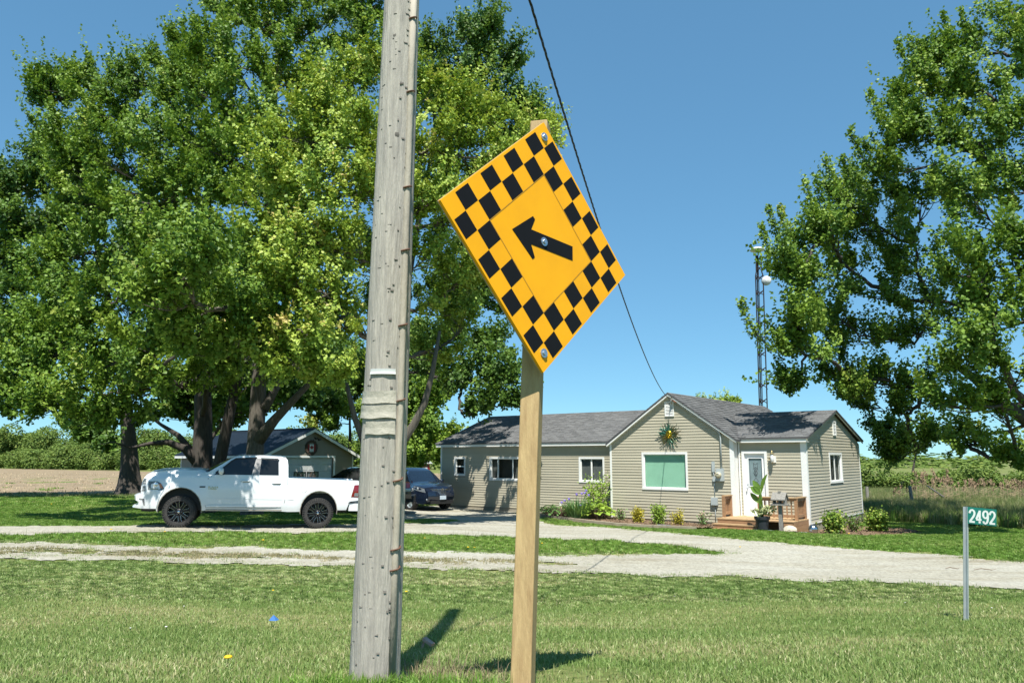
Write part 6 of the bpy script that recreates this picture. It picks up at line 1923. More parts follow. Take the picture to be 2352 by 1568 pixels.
# G: the large maple on the right
g0 = Vector((21.0, 27.5))
r_, n_ = tree('maple_tree', 'large spreading maple at the right with low boughs over the lawn', (g0.x, g0.y, g(g0.x, g0.y)), .5,
     px((2420, -60, 27.0, 2.20), (2310, 40, 27.0, 1.50), (2350, 130, 26.0, 1.90), (2240, 110, 27.0, 1.10), (2170, 125, 27.0, 0.90), (2260, 210, 26.0, 1.70), (2170, 200, 26.0, 1.40), (2145, 150, 27.0, 0.70), (2360, 290, 25.0, 2.00), (2250, 330, 25.0, 1.70), (2150, 310, 26.0, 1.50),
        (2095, 290, 26.0, 1.10), (2065, 240, 27.0, 0.50), (2360, 440, 25.0, 2.00), (2230, 450, 24.0, 1.80), (2120, 430, 29.5, 1.89), (2060, 390, 26.0, 1.20), (2025, 340, 26.0, 0.55), (1985, 430, 29.5, 1.25), (1940, 450, 29.5, 0.91), (1990, 500, 29.5, 1.77), (1905, 525, 26.0, 1.10), (1870, 565, 26.0, 0.65), 
        (2330, 590, 24.0, 1.90), (2220, 580, 23.0, 1.70), (2100, 560, 29.5, 1.97), (1930, 600, 29.5, 1.65), (1840, 620, 25.5, 1.20), (1840, 670, 26.0, 0.75), (2020, 660, 29.5, 1.84), (2150, 690, 29.5, 2.05), (2290, 720, 23.0, 1.70), (1900, 710, 29.5, 1.53), (1845, 735, 25.5, 1.00), (1815, 775, 26.0, 0.70),
        (1990, 770, 29.5, 1.72), (2100, 790, 29.5, 1.70), (2220, 830, 22.5, 1.40), (2350, 830, 23.0, 1.60), (1850, 820, 25.5, 1.10), (1930, 850, 29.5, 1.30), (1830, 890, 26.0, 0.60), (2020, 870, 29.5, 1.32), (2120, 890, 29.5, 1.28), (2190, 930, 23.0, 0.90), (2300, 930, 23.5, 1.20), (1960, 910, 29.5, 0.79),
        (2010, 990, 32.5, 1.00), (2060, 1010, 32.0, 1.00), (2110, 1030, 31.0, 0.90), (2060, 1055, 32.0, 0.60), (2170, 1010, 29.0, 0.80), (2240, 1000, 27.0, 0.80), (2010, 930, 31.5, 1.00), (2080, 950, 30.0, 1.00), (2230, 1030, 27.0, 0.50), (2340, 1050, 25.0, 0.55), (2420, 700, 24.0, 2.00), (2450, 400, 25.0, 2.20)),
     'leaf', 'bark', .122, shrink=.70, plumes=[(2124, 201, 2062, 89, 26.5), (2152, 195, 2090, 83, 26.5), (2170, 204, 2108, 92, 26.5), (2227, 138, 2165, 26, 26.5), (2269, 128, 2207, 16, 26.5), (2124, 295, 2062, 183, 26.5), (2057, 316, 1995, 204, 26.5), (2082, 344, 2020, 232, 26.5), (2013, 400, 1951, 288, 26.5), (2128, 362, 2066, 250, 26.5), (1957, 469, 1895, 357, 26.5), (1997, 469, 1935, 357, 26.5), (1910, 522, 1848, 410, 26.5), (1935, 515, 1873, 403, 26.5), (1827, 584, 1765, 472, 26.5), (1852, 580, 1790, 468, 26.5), (1810, 624, 1748, 512, 26.5), (1764, 794, 1702, 682, 26.5)], seed=16, dens=.82, fork=.22,
     extra_limbs=[[(at_y(2480, 960, 27.5), .42), (at_y(2352, 960, 27), .26), (at_y(2300, 925, 26.5), .2), (at_y(2240, 870, 26), .15), (at_y(2190, 835, 25.5), .1)],
                  [(at_y(2400, 960, 27.3), .2), (at_y(2330, 900, 26), .14), (at_y(2280, 780, 25), .1), (at_y(2260, 640, 25), .07)]])
NT += n_
# distant tree behind the roof ridge, and one lone pale tree over the hedge on the right
t1 = at_y(1652, 905, 75)
r_, n_ = tree('leafy_tree', 'round yellow-green tree top showing above the house ridge', (t1.x, 75, g(t1.x, 75)), .3, px((1650, 935, 75, 1.7), (1620, 935, 75, 1.2), (1680, 932, 75, 1.1), (1650, 970, 75, 2.0), (1610, 975, 75, 1.8)), 'leaf_yellow', 'bark', .16, seed=31, dens=1.0, shoot=(.2, .5))
NT += n_
t1 = at_y(2090, 1060, 62)
r_, n_ = tree('leafy_tree', 'thin pale tree above the hedge to the right of the house', (t1.x, 62, g(t1.x, 62)), .13, px((2080, 1010, 62, 1.3), (2110, 1040, 62, 1.0), (2060, 1045, 62, 1.0), (2130, 1000, 62, 1.0)), 'leaf_far', 'bark', .2, seed=32, dens=.5)
NT += n_

# ------------------------------------------------------------------ far hedges and woods
def bush_mesh(seed, leaf, n, hgt, wid, lob=7):
    rng = np.random.RandomState(seed)
    P, N = [], []
    cs = [(rng.uniform(-.45, .45) * wid, rng.uniform(-.35, .35) * wid, rng.uniform(.25, .72) * hgt) for _ in range(lob)]
    rs = [rng.uniform(.22, .34) * min(wid, hgt * 1.2) for _ in range(lob)]
    w = np.array(rs) ** 2; w /= w.sum()
    for c, r, k in zip(cs, rs, (w * n).astype(int)):
        u = unit(rng.randn(k, 3))
        rad = r * (.72 + .38 * rng.rand(k) ** .6)
        p = np.array(c) + u * rad[:, None] + rng.randn(k, 3) * .05 * r
        P.append(p); N.append(unit(u * .8 + rng.randn(k, 3) * .6 + np.array([0, 0, .5])))
    k = n // 5
    t = rng.rand(k) * 2 * PI
    p = np.stack([np.cos(t) * wid * .46 * rng.rand(k) ** .3, np.sin(t) * wid * .46 * rng.rand(k) ** .3, rng.rand(k) * hgt * .4], 1)
    P.append(p); N.append(unit(rng.randn(k, 3) + np.array([0, -.6, .6])))
    P = np.concatenate(P); N = np.concatenate(N)
    keep = P[:, 2] > .02
    P, N = P[keep], N[keep]
    D = unit(rng.randn(len(P), 3))
    D = unit(D - N * np.sum(D * N, 1, keepdims=True))
    V, F = leaf_quads(P, N, D, leaf, rng)
    tint = np.clip(.45 + .22 * rng.randn(len(P)), 0, 1)
    return V, F, np.repeat(tint, 4)

def stems_mb(seed, h, w, n=6, r=.05):
    rr = random.Random(seed); b = MB()
    for k in range(n):
        a = rr.uniform(0, 2 * PI)
        b.tube([(0, 0, -.1), (math.cos(a) * w * .12, math.sin(a) * w * .12, h * .4), (math.cos(a) * w * .3, math.sin(a) * w * .3, h * .75)], [r, r * .7, r * .3], 5)
    return b

def bush(name, label, loc, seed, leaf, n, hgt, wid, mat, group=None, cat='bush', lob=7, stems=True, sr=.04):
    o = thing(name, label, cat, loc, group=group)
    V, F, T0 = bush_mesh(seed, leaf, n, hgt, wid, lob)
    link('foliage', np_mesh('foliage', V, F, M[mat], {'tint': T0}), o)
    if stems: stems_mb(seed, hgt, wid, 6, sr).build('stems', M['stem'], o, fix=False)
    return o

rr = random.Random(77)
protoF = [bush('hedge_bush', 'rounded green bush along the far edge of the stubble field', (0, 0, 0), 40 + k, .36, 4000, 1.0 * hh_, ww, 'leaf_far', 'bushes along the far edge of the stubble field', lob=10, sr=.08) for k, (hh_, ww) in enumerate(((4.4, 7.5), (5.2, 6.5), (3.8, 7.0)))]
protoW = [bush('wood_tree', 'taller tree in the wood beyond the stubble field', (0, 0, 0), 50 + k, .46, 5000, hh_, ww, 'leaf_far', 'trees in the wood beyond the stubble field', cat='tree', lob=11, sr=.14) for k, (hh_, ww) in enumerate(((9.5, 8.5), (8.3, 8.0), (10.5, 7.5)))]
def line(t): # far field edge
    return Vector((-128 + 92 * t, 189 - 66 * t))
k = 0
for i in range(17):
    t = -.10 + i * 1.2 / 16
    p = line(t) + Vector((rr.uniform(-1.5, 1.5), rr.uniform(1, 5)))
    o = protoF[i % 3] if i < 3 else copy_tree(protoF[i % 3])
    o.location = (p.x, p.y, g(p.x, p.y)); s_ = rr.uniform(.85, 1.15) * (1 if t < .75 else .85); o.scale = (s_, s_, s_ * rr.uniform(.9, 1.1)); o.rotation_euler.z = rr.uniform(0, 6.3)
for i in range(30):
    t = -.16 + (i % 15) * 1.3 / 14
    p = line(t) + Vector((rr.uniform(-3, 3), (10 if i < 15 else 22) + rr.uniform(-3, 3)))
    o = protoW[i % 3] if i < 3 else copy_tree(protoW[i % 3])
    o.location = (p.x, p.y, g(p.x, p.y)); s_ = rr.uniform(.62, 1.22) * (1.0 - .18 * max(0, t)); o.scale = (s_, s_, s_ * rr.uniform(.9, 1.1)); o.rotation_euler.z = rr.uniform(0, 6.3)
V, F, T0 = bush_mesh(66, .7, 9000, 8.0, 60, 40)
wo = link('distant_woods', np_mesh('distant_woods', V, F, M['leaf_far'], {'tint': T0}), None, kind='stuff')
wo['label'] = 'distant green woods closing off the horizon behind the garage'
wo.location = (-34, 170, g(-34, 170)); wo.scale = (1.3, .5, .85)
V, F, T0 = bush_mesh(67, .7, 7000, 6.0, 60, 40)
wo = link('distant_woods', np_mesh('distant_woods', V, F, M['leaf_far'], {'tint': T0}), None, kind='stuff')
wo['label'] = 'low distant woods on the horizon behind the house and hedge'
wo.location = (55, 190, g(55, 190)); wo.scale = (2.4, .5, .62)
# hedge on the right, beyond the meadow
protoR = [bush('hedge_bush', 'bushy green shrub in the hedge beyond the meadow', (0, 0, 0), 60 + k, .18, 3600, hh_, ww, 'leaf_far', 'shrubs of the hedge beyond the meadow', lob=9, sr=.04) for k, (hh_, ww) in enumerate(((1.9, 3.6), (2.2, 3.2), (1.7, 3.8)))]
for i in range(20):
    X = 19.5 + (i % 10) * 3.0 + rr.uniform(-.6, .6)
    Y = (52 if i < 10 else 56) + rr.uniform(-1, 1) - .10 * (X - 30)
    o = protoR[i % 3] if i < 3 else copy_tree(protoR[i % 3])
    o.location = (X, Y, g(X, Y)); s_ = rr.uniform(.62, .95); o.scale = (s_ * 1.15, s_ * 1.15, s_); o.rotation_euler.z = rr.uniform(0, 6.3)

# ------------------------------------------------------------------ grass
def blade_field(name, P, h0, h1, w, seed, mat, bend=.35, label=None):
    """single grass blades: three-triangle tapered strips"""
    rng = np.random.RandomState(seed)
    n = len(P)
    t = rng.rand(n) * 2 * PI
    S = np.stack([np.cos(t), np.sin(t), np.zeros(n)], 1)
    t2 = rng.rand(n) * 2 * PI
    Bd = np.stack([np.cos(t2), np.sin(t2), np.zeros(n)], 1)
    Hh = (h0 + (h1 - h0) * rng.rand(n))[:, None]
    be = (bend * (rng.rand(n) ** 1.5))[:, None]
    W = (w * (.6 + .8 * rng.rand(n)))[:, None] * .5
    mid = P + np.array([0, 0, 1]) * Hh * .6 + Bd * Hh * be * .5
    tip = P + np.array([0, 0, 1]) * Hh * (1 - .3 * be) + Bd * Hh * be * 1.4
    V = np.stack([P - S * W, P + S * W, mid + S * W * .75, mid - S * W * .75, tip], 1).reshape(-1, 3)
    i = np.arange(n)[:, None] * 5
    F = np.concatenate([i + np.array([0, 1, 2]), i + np.array([0, 2, 3]), i + np.array([3, 2, 4])])
    tint = np.clip(rng.randn(n) * .5, -1, 1)
    me = np_mesh(name, V, F, M[mat], {'tint': np.repeat(tint, 5)})
    return me

rng = np.random.RandomState(101)
def not_lawn(X, Y):
    return on_gravel(X, Y) | inside(BED, X, Y) | inside(BED_R, X, Y) | inside(HOUSEFOOT, X, Y)
# near verge: every blade in place
def near_points(n, y0, y1, dens_pow=1.0):
    y = y0 + (y1 - y0) * rng.rand(n) ** dens_pow
    x = (rng.rand(n) - .5) * 2 * (.72 * y + .5)
    return x, y
x, y = near_points(210000, 2.7, 9.3, 1.25)
dry = inside(gpoly([(1180, 1545), (1300, 1530), (1420, 1540), (1440, 1580), (1180, 1600)]), x, y)
k_ = ~dry | (rng.rand(len(x)) < .25)
x, y = x[k_], y[k_]
P = np.stack([x, y, G(x, y) - .004], 1)
o = link('lawn_grass', blade_field('lawn_grass', P, .012, .042, .0060, 5, 'blade', .8), kind='stuff'); o['label'] = 'mown grass verge in front of the gravel lane'

def patch_mesh(name, n, size, h0, h1, w, seed, mat, bend=.4):
    r2 = np.random.RandomState(seed)
    P = np.stack([(r2.rand(n) - .5) * size, (r2.rand(n) - .5) * size, np.zeros(n)], 1)
    return blade_field(name, P, h0, h1, w, seed, mat, bend)

def scatter(name, patch, pts, label, seed, smin=.8, smax=1.2):
    """one object: the patch instanced on points by geometry nodes"""
    r2 = np.random.RandomState(seed)
    n = len(pts)
    me = bpy.data.meshes.new(name)
    me.vertices.add(n)
    me.vertices.foreach_set('co', np.ascontiguousarray(pts, np.float32).ravel())
    at = me.attributes.new('rot', 'FLOAT', 'POINT'); at.data.foreach_set('value', (r2.rand(n) * 2 * PI).astype(np.float32))
    at = me.attributes.new('scl', 'FLOAT', 'POINT'); at.data.foreach_set('value', (smin + (smax - smin) * r2.rand(n)).astype(np.float32))
    me.update()
    src = bpy.data.objects.new(name + '_patch', patch)
    o = link(name, me, kind='stuff'); o['label'] = label
    ng = bpy.data.node_groups.new(name, 'GeometryNodeTree')
    ng.interface.new_socket(name='Geometry', in_out='INPUT', socket_type='NodeSocketGeometry')
    ng.interface.new_socket(name='Geometry', in_out='OUTPUT', socket_type='NodeSocketGeometry')
    N_ = ng.nodes
    gi, go = N_.new('NodeGroupInput'), N_.new('NodeGroupOutput')
    m2p = N_.new('GeometryNodeMeshToPoints')
    iop = N_.new('GeometryNodeInstanceOnPoints')
    oi = N_.new('GeometryNodeObjectInfo'); oi.inputs['Object'].default_value = src; oi.inputs['As Instance'].default_value = True
    ra = N_.new('GeometryNodeInputNamedAttribute'); ra.data_type = 'FLOAT'; ra.inputs['Name'].default_value = 'rot'
    sa = N_.new('GeometryNodeInputNamedAttribute'); sa.data_type = 'FLOAT'; sa.inputs['Name'].default_value = 'scl'
    cx = N_.new('ShaderNodeCombineXYZ')
    L = ng.links.new
    L(gi.outputs[0], m2p.inputs['Mesh']); L(m2p.outputs[0], iop.inputs['Points'])
    L(oi.outputs['Geometry'], iop.inputs['Instance'])
    L(ra.outputs[0], cx.inputs[2]); L(cx.outputs[0], iop.inputs['Rotation']); L(sa.outputs[0], iop.inputs['Scale'])
    L(iop.outputs[0], go.inputs[0])
    md = o.modifiers.new('scatter', 'NODES'); md.node_group = ng
    return o

def area_points(x0, x1, y0, y1, step, mask, jit=.5):
    X, Y = np.meshgrid(np.arange(x0, x1, step), np.arange(y0, y1, step))
    X = X + (rng.rand(*X.shape) - .5) * step * jit * 2; Y = Y + (rng.rand(*Y.shape) - .5) * step * jit * 2
    X, Y = X.ravel(), Y.ravel()
    k = mask(X, Y) & (np.abs(X) < .74 * Y + 3)
    X, Y = X[k], Y[k]
    return np.stack([X, Y, G(X, Y) - .004], 1)

def clear(X, Y, e):
    r = ~not_lawn(X, Y)
    for dx, dy in ((e, 0), (-e, 0), (0, e), (0, -e)): r &= ~not_lawn(X + dx, Y + dy)
    return r
lawn = lambda X, Y: clear(X, Y, .13) & ~inside(MEADOW, X, Y) & ~inside(FIELD, X, Y)
pm1 = patch_mesh('mid_patch', 360, .36, .012, .036, .010, 1, 'blade', .8)
scatter('lawn_grass', pm1, area_points(-13, 14, 8.8, 15.5, .26, lawn), 'mown lawn between the verge and the gravel lanes', 2)
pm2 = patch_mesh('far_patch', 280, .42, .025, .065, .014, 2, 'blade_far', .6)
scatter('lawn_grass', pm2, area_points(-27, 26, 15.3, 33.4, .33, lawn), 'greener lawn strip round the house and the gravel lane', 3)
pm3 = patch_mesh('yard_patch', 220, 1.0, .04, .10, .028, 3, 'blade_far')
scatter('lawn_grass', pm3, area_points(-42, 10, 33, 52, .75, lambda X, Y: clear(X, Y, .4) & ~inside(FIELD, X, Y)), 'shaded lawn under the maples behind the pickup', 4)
# dry strip between the wheel ruts, grassy sliver, and weeds creeping over the gravel edge
pmd = patch_mesh('rut_patch', 110, .30, .02, .06, .009, 4, 'dryblade')
scatter('dry_grass', pmd, area_points(-14, 4, 11, 16, .17, lambda X, Y: inside(MEDIAN, X, Y + edge_noise(X, Y)) & (rng.rand(*X.shape) < .8)), 'dry grass strip between the two wheel ruts of the lane', 5)
edge = lambda X, Y: on_gravel(X, Y) & ~(on_gravel(X + .25, Y) & on_gravel(X - .25, Y) & on_gravel(X, Y + .25) & on_gravel(X, Y - .25))
scatter('edge_grass', patch_mesh('edge_patch', 40, .25, .015, .05, .008, 6, 'blade'), area_points(-14, 16, 9, 36, .16, lambda X, Y: edge(X, Y) & (rng.rand(*X.shape) < .6)), 'sparse grass creeping over the gravel edges', 6)
# weeds standing tall along the lane edges (seed heads)
scatter('lane_weeds', patch_mesh('weed_patch', 9, .5, .08, .2, .006, 8, 'tall', .35), area_points(-12, 6, 15.3, 20, .3, lambda X, Y: clear(X, Y, .02) & ~clear(X, Y, .6) & (rng.rand(*X.shape) < .5)), 'seed-headed weeds along the edge of the grass island', 7)
# field margin, meadow
pt = patch_mesh('meadow_patch', 260, 1.1, .25, .62, .013, 9, 'tall', .5)
scatter('meadow_grass', pt, area_points(13, 46, 25, 52, .55, lambda X, Y: inside(MEADOW, X, Y) & ~inside(HOUSEFOOT, X, Y)), 'tall seeding meadow grass beyond the mown lawn on the right', 8)
pt2 = patch_mesh('nettle_patch', 150, .9, .15, .60, .045, 10, 'blade_far', .6)
scatter('meadow_weeds', pt2, area_points(14, 40, 25, 33, .6, lambda X, Y: inside(MEADOW, X, Y) & ~inside(HOUSEFOOT, X, Y) & ~inside(MEADOW, X, Y - 2.2)), 'dark broad-leaved weeds along the near edge of the meadow', 9)
pt3 = patch_mesh('margin_patch', 160, 1.2, .06, .22, .02, 11, 'tall', .5)
scatter('field_margin_grass', pt3, area_points(-60, -8, 44, 53, .9, lambda X, Y: (~inside(FIELD, X, Y - 2.5)) & (Y > 41)), 'dry rough grass along the near edge of the stubble field', 10)
# corn stubble and clods
rs2 = np.random.RandomState(9)
n = 9000
yy = 46 + 80 * rs2.rand(n) ** 1.6; xx = -8 - 75 * rs2.rand(n)
xx = np.round(xx / .76) * .76 + rs2.randn(n) * .08
k = inside(FIELD, xx, yy); xx, yy = xx[k], yy[k]
o = link('field_stubble', blade_field('field_stubble', np.stack([xx, yy, G(xx, yy) + .02], 1), .06, .20, .05, 10, 'stub', .9), kind='stuff'); o['label'] = 'pale cut corn stubble scattered over the bare field'
scatter('field_weeds', patch_mesh('fw', 60, .8, .05, .2, .05, 12, 'blade_far', .7), area_points(-70, -10, 47, 75, 3.6, lambda X, Y: inside(FIELD, X, Y) & (rng.rand(*X.shape) < .4), 1.0), 'scattered green weeds sprouting in the stubble field', 11, .5, 1.2)
# pebbles on the lane
n = 9000
xx = -14 + 30 * rs2.rand(n); yy = 9.3 + 20 * rs2.rand(n) ** 1.3
k = on_gravel(xx, yy); xx, yy = xx[k], yy[k]
n = len(xx); zz = G(xx, yy) + .012
sz = (.006 + .012 * rs2.rand(n) ** 3)[:, None]
oct_ = np.array([(1, 0, 0), (-1, 0, 0), (0, 1, 0), (0, -1, 0), (0, 0, .7)])
V = (np.stack([xx, yy, zz], 1)[:, None, :] + oct_[None] * sz[:, None, :] * (1 + .4 * rs2.randn(n, 5, 1))).reshape(-1, 3)
i = np.arange(n)[:, None] * 5
F = np.concatenate([i + np.array(q) for q in ((0, 2, 4), (2, 1, 4), (1, 3, 4), (3, 0, 4))])
o = link('pebbles', np_mesh('pebbles', V, F, M['gravel']), kind='stuff'); o['label'] = 'loose pale pebbles on the gravel driveway'
# bark chips on the beds
V_, F_ = [], []
for BP, cnt, dz in ((BED, 2200, .10), (BED_R, 1200, .03)):
    xs = [p[0] for p in BP]; ys = [p[1] for p in BP]
    xx = min(xs) + (max(xs) - min(xs)) * rs2.rand(cnt * 3); yy = min(ys) + (max(ys) - min(ys)) * rs2.rand(cnt * 3)
    k = inside(BP, xx, yy) & ~inside(HOUSEFOOT, xx, yy); xx, yy = xx[k][:cnt], yy[k][:cnt]
    V_.append(np.stack([xx, yy, G(xx, yy) + dz], 1))
o = link('mulch_chips', blade_field('mulch_chips', np.concatenate(V_), .015, .05, .03, 13, 'mulch', 1.6), kind='stuff'); o['label'] = 'loose bark chips scattered on the flower beds'
# ------------------------------------------------------------------ reeds, fence posts
def reeds(label, spots, seed, hmin, hmax):
    r2 = random.Random(seed)
    st, plm = MB(), MB()
    for X, Y in spots:
        z = g(X, Y); h = r2.uniform(hmin, hmax); a = r2.uniform(0, 6.3); l = r2.uniform(.02, .22) * h
        tip = (X + math.cos(a) * l, Y + math.sin(a) * l, z + h)
        st.tube([(X, Y, z - .05), (X + math.cos(a) * l * .35, Y + math.sin(a) * l * .35, z + h * .6), tip], [.009, .008, .005], 4)
        for q in range(3):
            t = r2.uniform(.2, .8); s = r2.uniform(.2, .45); b_ = r2.uniform(0, 6.3)
            p = Vector((X, Y, z)).lerp(Vector(tip), t)
            st.add([tuple(p), tuple(p + Vector((math.cos(b_) * s, math.sin(b_) * s, s * .35))), tuple(p + Vector((math.cos(b_) * s * .6, math.sin(b_) * s * .6, s * .2 - .03)))], [(0, 1, 2)])
        for q in range(13):
            b_ = r2.uniform(0, 6.3); l_ = r2.uniform(.05, .13); z0 = r2.uniform(-.16, .06); w_ = .016
            p = Vector(tip) + Vector((0, 0, z0)); e_ = p + Vector((math.cos(b_) * l_ * .6, math.sin(b_) * l_ * .6, r2.uniform(.0, .11)))
            plm.add([tuple(p), tuple(e_ + Vector((w_, 0, -.02))), tuple(e_ + Vector((0, 0, .035))), tuple(e_ + Vector((-w_, w_, -.02)))], [(0, 1, 2), (0, 2, 3)])
    o = thing('reed_stand', label, 'reeds', (0, 0, 0))
    a = st.build('stalks', M['reed'], o, fix=False); a['kind'] = 'stuff'
    a = plm.build('plumes', M['plume'], o, True, fix=False); a['kind'] = 'stuff'
def spots(x0, x1, Y, n, seed, sy=1.2):
    r2 = random.Random(seed)
    return [(lambda p: (p.x, p.y))(at_y(r2.uniform(x0, x1), 1140, Y + r2.uniform(-sy, sy))) for _ in range(n)]
reeds('tall dry reeds with brown plumes in the middle of the meadow', spots(2105, 2190, 40, 46, 1), 1, 1.15, 1.75)
reeds('low dry reeds with plumes to the right of the tallest reeds', spots(2200, 2262, 41, 26, 2), 2, .85, 1.25)
reeds('dry reeds with plumes along the right edge of the view', spots(2268, 2420, 41, 60, 3), 3, .85, 1.25)
reeds('a few single reed stalks near the fence post', spots(2050, 2110, 39, 9, 4), 4, .7, 1.25)
for pxx, pyb, pyt, Y, lab, le in ((1993, 1150, 1117, 40, 'grey wooden fence post nearest the house corner in the meadow', .0), (2095, 1150, 1116, 38, 'tallest grey wooden fence post standing in the meadow', -.03)):
    b0 = at_y(pxx, pyb, Y); t0 = at_y(pxx, pyt, Y); z = g(b0.x, b0.y)
    b = MB(); b.tube([(b0.x, b0.y, z - .2), (b0.x + le, b0.y, (z + t0.z) / 2), (b0.x + le * 2, b0.y, t0.z)], [.085, .08, .075], 9)
    tag(b.build('fence_post', M['greywood'], None, False), lab, 'fence post', 'old fence posts in the meadow')
b0 = at_y(2130, 1128, 37.5)
b = MB(); b.bar((b0.x, b0.y, b0.z + .28), (b0.x + .75, b0.y, b0.z - .25), .10, .05)
tag(b.build('leaning_rail', M['greywood']), 'broken pale rail leaning in the grass by the reeds', 'rail')

# ------------------------------------------------------------------ garden
def gl_(x, y, dz=0.0):
    p = hp(x, y); return Vector((p.x, p.y, g(p.x, p.y) + dz))
# edging blocks round the bed
ed = thing('bed_edging', 'long low concrete edging in front of the flower bed', 'edging', gl_(-6, -2.6))
path = BED[1:7]
r2 = random.Random(8)
pts = []
for i in range(len(path) - 1):
    a, b_ = Vector(path[i]), Vector(path[i + 1])
    n = max(1, int((b_ - a).length / .62))
    for k in range(n):
        q0, q1 = a.lerp(b_, k / n), a.lerp(b_, (k + .985) / n)
        z0, z1 = g(q0.x, q0.y), g(q1.x, q1.y)
        o_ = Vector((q0.x, q0.y, z0)); off_ = ed.location
        MB().bar(Vector((q0.x, q0.y, z0 + .035 + r2.uniform(-.006, .006))) - off_, Vector((q1.x, q1.y, z1 + .035)) - off_, .13, .17).build('edging_block', M['edging'], ed)

def leaf_blade(L, W, cup=.18, droop=.5, n=6, point=1.0):
    """broad leaf mesh lying along +x, arching down"""
    vs, fs = [], []
    for i in range(n + 1):
        t = i / n
        w = W * math.sin(PI * min(1, t * .93 + .04)) ** .8 * (1 - .25 * t) if t < 1 else 0.0
        x = L * t * (1 - .12 * droop * t); z = L * (.35 * t - droop * t * t * .8)
        vs += [(x, -w / 2, z + cup * w), (x, 0, z), (x, w / 2, z + cup * w)]
    for i in range(n):
        for e in (0, 1):
            a = i * 3 + e
            fs.append((a, a + 1, a + 4, a + 3))
    return vs, fs
def leaf_me(name, L, W, mat, tint, **k):
    vs, fs = leaf_blade(L, W, **k)
    V = np.array(vs); F = np.array(fs)
    return np_mesh(name, V, F, M[mat], {'tint': np.full(len(V), tint)}, smooth=True)
def rosette(name, label, cat, loc, n, L, W, mat, seed, group=None, rad=.18, lift=.25, stalk=True, tl=(.2, .8), droop=.5):
    r2 = random.Random(seed)
    o = thing(name, label, cat, loc, group=group)
    ms_ = [leaf_me('leaf', L * s, W * s, mat, t, droop=droop) for s, t in ((1.0, tl[0]), (.9, (tl[0] + tl[1]) / 2), (1.08, tl[1]), (.8, tl[1]))]
    sb = MB()
    for k in range(n):
        a = k * 2.399 + r2.uniform(-.3, .3)
        q = (k + .5) / n
        rd = rad * math.sqrt(q) * 1.3
        h = lift * (1 - .75 * q) + r2.uniform(-.03, .03)
        c = link('leaf', ms_[k % 4], o)
        c.location = (math.cos(a) * rd, math.sin(a) * rd, max(.04, h + .05))
        c.rotation_euler = (r2.uniform(-.25, .25), r2.uniform(-.35, .25) + (.25 * q), a)
        sb.tube([(0, 0, 0), (math.cos(a) * rd * .6, math.sin(a) * rd * .6, max(.03, h * .6)), tuple(c.location)], .006, 4)
    sb.build('stalks', M[mat if mat in ('x',) else 'stem'], o, fix=False)
    return o
rosette('hosta', 'large lime-green hosta at the white corner trim of the gable', 'hosta', gl_(-7.35, -1.25, .08), 90, .30, .24, 'leaf_lime', 1, rad=.48, lift=.40)
rosette('hosta', 'small dark hosta at the left end of the bed by the flagstone', 'hosta', gl_(-9.75, -.75, .08), 80, .17, .12, 'leaf_hosta', 2, rad=.32, lift=.26)
rosette('hosta', 'dark green hosta next to the iris clump', 'hosta', gl_(-8.75, -1.55, .08), 100, .18, .12, 'leaf_hosta', 3, rad=.40, lift=.32)
rosette('hosta', 'cream variegated hosta behind the iris clump', 'hosta', gl_(-8.6, -.35, .08), 80, .20, .10, 'leaf_var', 4, rad=.40, lift=.44)
# iris clump
ir = thing('iris_clump', 'big clump of sword-leaved irises with violet flowers', 'irises', gl_(-7.75, -1.75, .06))
rng2 = np.random.RandomState(4)
V_, F_, T_ = [], [], []
for k in range(300):
    a = rng2.rand() * 2 * PI; r0 = .42 * math.sqrt(rng2.rand()); h = .50 + .38 * rng2.rand(); sp = (.15 + .75 * rng2.rand()) * h
    b0 = np.array([math.cos(a) * r0, math.sin(a) * r0, 0]); d = np.array([math.cos(a), math.sin(a), 0]); s = np.array([-math.sin(a), math.cos(a), 0])
    n0 = len(V_)
    for i in range(5):
        t = i / 4
        c = b0 + d * sp * t ** 1.7 + np.array([0, 0, h * (t - .38 * t ** 3 * (sp / h))])
        w = .019 * (1 - t ** 2.2) + .002
        V_ += [c - s * w, c + s * w]; T_ += [.2 + .6 * rng2.rand()] * 2
    F_ += [(n0 + 2 * i, n0 + 2 * i + 1, n0 + 2 * i + 3, n0 + 2 * i + 2) for i in range(4)]
a_ = link('leaves', np_mesh('leaves', np.array(V_), np.array(F_), M['leaf_iris'], {'tint': np.array(T_)}), ir); a_['kind'] = 'stuff'
for k, (x, y, h) in enumerate(((.12, -.1, .92), (.30, .05, 1.02), (-.05, .12, .88), (.22, -.22, .95), (.38, -.05, .86), (-.35, -.1, .72), (-.5, .05, .66), (.05, -.34, .50), (-.62, -.1, .60))):
    b = MB(); b.tube([(x * .6, y * .6, 0), (x * .9, y * .9, h * .6), (x, y, h - .05)], .007, 5); st = b.build('flower_stalk', M['leaf_iris'], ir, fix=False)
    b = MB()
    for q in range(6):
        t = q * PI / 3
        up = q % 2
        b.sphere((x + .024 * math.cos(t), y + .024 * math.sin(t), h + (.02 if up else -.014)), .025, 7, 5, sc=(.9, .9, 1.1 if up else .7))
    b.build('iris_flower', M['flower_v'], st, True)
